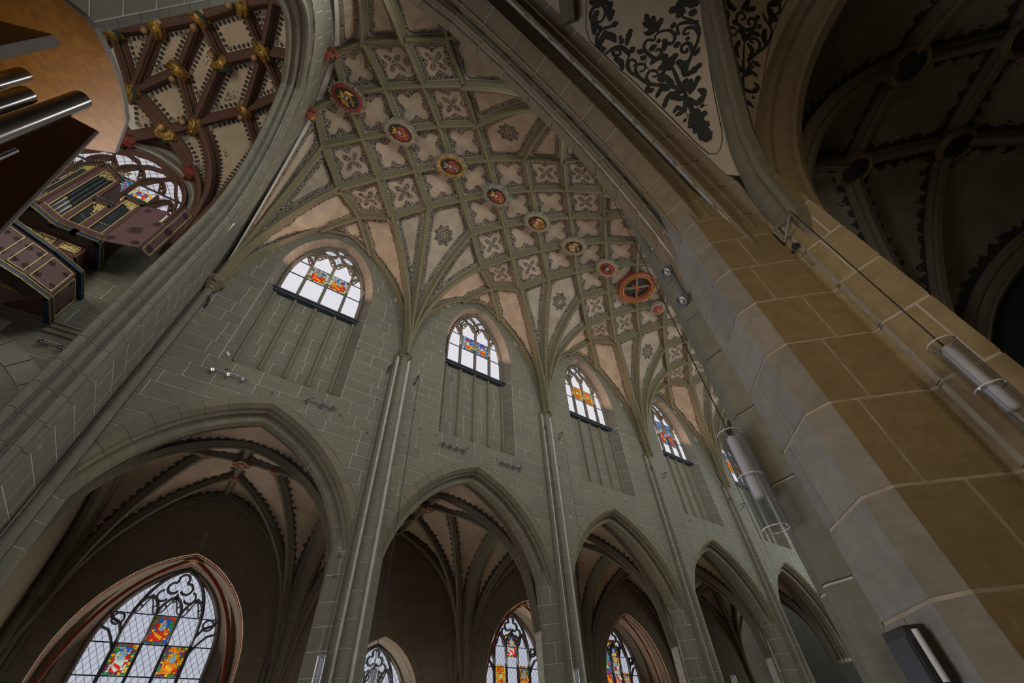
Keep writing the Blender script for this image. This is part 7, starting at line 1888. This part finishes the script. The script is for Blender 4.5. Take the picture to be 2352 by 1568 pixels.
bw = [(3.08, 'left of the first wall shaft'), (4.14, 'right of the first wall shaft'), (10.05, 'left of the second wall shaft'), (11.0, 'right of the second wall shaft'), (16.8, 'left of the third wall shaft'), (17.9, 'right of the third wall shaft'), (23.45, 'left of the fourth wall shaft'), (24.85, 'right of the fourth wall shaft')]
for x, l in bw: bracket((x, YN, 9.9), 1, 'black triangular bracket ' + l, 1.0)
# the bracket and cable on the near pier
e = empty('lamp_bracket', (3.1, .0, 3.1), 'large triangular steel bracket on the near ochre pier face', 'bracket', group='triangular cable brackets')
m = MB(); A, Bq, C = np.array((3.16, .055, 3.30)), np.array((3.16, .055, 3.10)), np.array((3.0, -.10, 3.14))
for a, b in ((A + (0, 0, .0), Bq), (A, C), (Bq, C)): m.tube([a, b], .014, 4)
m.build('frame', M['greypaint'], e)
m = MB(); m.lathe((3.16, .03, 2.98), [(.018, -.02), (.03, 0), (.018, .03)], 8, (-1, -.3, 0)); m.build('bolt', M['iron'], e)


def tube_lamp(p, r, z0, z1, label, cable_top=None, n=28):
    e = empty('pendant_lamp', (p[0], p[1], z1), label, 'lamp', group='acrylic tube pendants')
    def pipe(rr, a, b, th): m = MB(); m.lathe((p[0], p[1], 0), [(rr, a), (rr, b)], n); m.f = m.f[:-2]; m.m = m.m[:-2]; return m
    pipe(r, z0, z1, 0).build('outer_tube', M['acryl'], e, smooth=60)
    pipe(r * .82, z0 + (z1 - z0) * .02, z1 - .02, 0).build('inner_tube', M['acryl'], e, smooth=60)
    m = MB(); m.lathe((p[0], p[1], 0), [(r * .35, z0 + (z1 - z0) * .28), (r * .47, z0 + (z1 - z0) * .30), (r * .47, z1 - .06), (r * .3, z1 - .03)], n); m.build('diffuser', M['diffuser'], e, smooth=60)
    for z in (z0, z0 + (z1 - z0) * .5, z1):
        m = MB(); m.tube([(p[0] + r * cos(t), p[1] + r * sin(t), z) for t in np.linspace(0, 2 * pi, 25)], .004, 5); m.build('ring', M['diffuser'], e, smooth=60)
    m = MB()
    for t in (.4, 2.5, 4.6):
        m.tube([(p[0] + r * .93 * cos(t), p[1] + r * .93 * sin(t), z0), (p[0] + r * .93 * cos(t), p[1] + r * .93 * sin(t), z1)], .0035, 5)
        for z in (z0, z0 + (z1 - z0) * .5): m.lathe((p[0] + r * .93 * cos(t), p[1] + r * .93 * sin(t), z), [(.007, -.012), (.009, 0), (.007, .012)], 8)
    m.build('tie_rods', M['steel'], e)
    m = MB(); m.tube([(p[0], p[1], z0 + (z1 - z0) * .3), (p[0], p[1], cable_top or z1 + .3)], .005, 6); m.build('cable', M['iron'], e)
    return e
tube_lamp((3.02, 1.20), .085, 1.0, 1.72, 'clear acrylic tube lamp hanging before the shafts of the near pier', 12.0)
tube_lamp((2.93, -.125), .064, .90, 1.53, 'clear acrylic tube lamp on the ochre face of the near pier', 3.12)
for x, y, l, z in ((2.98, 10.72, 'at the first far pier, left side', 1.76), (4.14, 10.75, 'at the first far pier, right side', 1.62), (9.95, 10.75, 'at the second far pier', 1.82), (12.55, 12.9, 'inside the third arch', 1.85), (17.55, 10.75, 'at the third far pier', 1.94)):
    tube_lamp((x, y), .085, z - .75, z, 'small acrylic tube lamp just at the bottom edge, ' + l, 9.8, 16)

# small fittings
e = empty('floodlight', (2.9, .8, .3), 'dark metal floodlight box mounted low on the near pier', 'lamp')
m = MB(); c = np.array((2.96, .80, .12)); t = np.array([.70, .71, 0]); nrm = np.array([-.71, .70, 0])
m.obox(c + nrm * .05, t * .10, nrm * .045, (0, 0, .26)); m.build('housing', M['iron'], e)
m = MB(); q = c + nrm * .06 - t * .115; m.tube([q + np.array((0, 0, .24)), q + np.array((0, 0, .05))], .014, 8); m.build('handle', M['diffuser'], e, smooth=50)
m = MB(); m.obox(c + nrm * .097, t * .085, nrm * .003, (0, 0, .22)); m.build('lens', M['came'], e)
e = empty('sensor_box', (3.3, 11.1, 5.05), 'small dark box fixed beside the first wall shaft', 'box')
m = MB(); m.box((3.245, YN - .09, 4.93), (3.325, YN - .01, 5.20)); m.build('housing', M['iron'], e); m = MB(); m.box((3.255, YN - .10, 4.95), (3.315, YN - .085, 5.06)); m.build('cover', M['steel'], e)
e = empty('white_tag', (-1.43, 11.35, 8.5), 'small white tag in the corner of the first blind niche', 'tag')
m = MB(); m.obox((-1.40, 11.28, 8.52), (.035, .05, 0), (.008, -.006, 0), (0, 0, .045)); m.build('plate', M['whitetag'], e); m = MB(); m.obox((-1.40, 11.28, 8.52), (.02, .028, 0), (.010, -.0075, 0), (0, 0, .028)); m.build('face', M['diffuser'], e)
# putlog holes in the wall: black discs, the shade inside put in as colour
ho = MB()
for x, z in ((.07, 7.62), (1.10, 7.86), (2.0, 7.6), (2.9, 7.3), (4.05, 7.6), (4.6, 8.05), (5.2, 8.0), (6.45, 7.9), (7.7, 7.85), (8.8, 7.9), (11.9, 7.9), (13.2, 7.95), (14.4, 7.9), (18.9, 7.9), (20.2, 7.9), (-1.2, 7.9), (1.9, 10.4), (2.95, 8.6), (4.3, 8.7), (10.0, 8.3), (10.8, 8.4)):
    ho.lathe((x, YN - .022, z), [(.032, 0), (.036, .008)], 8, (0, -1, 0))
ho.build('putlog_holes', M['blackpaint'], wall_n, kind='stuff')
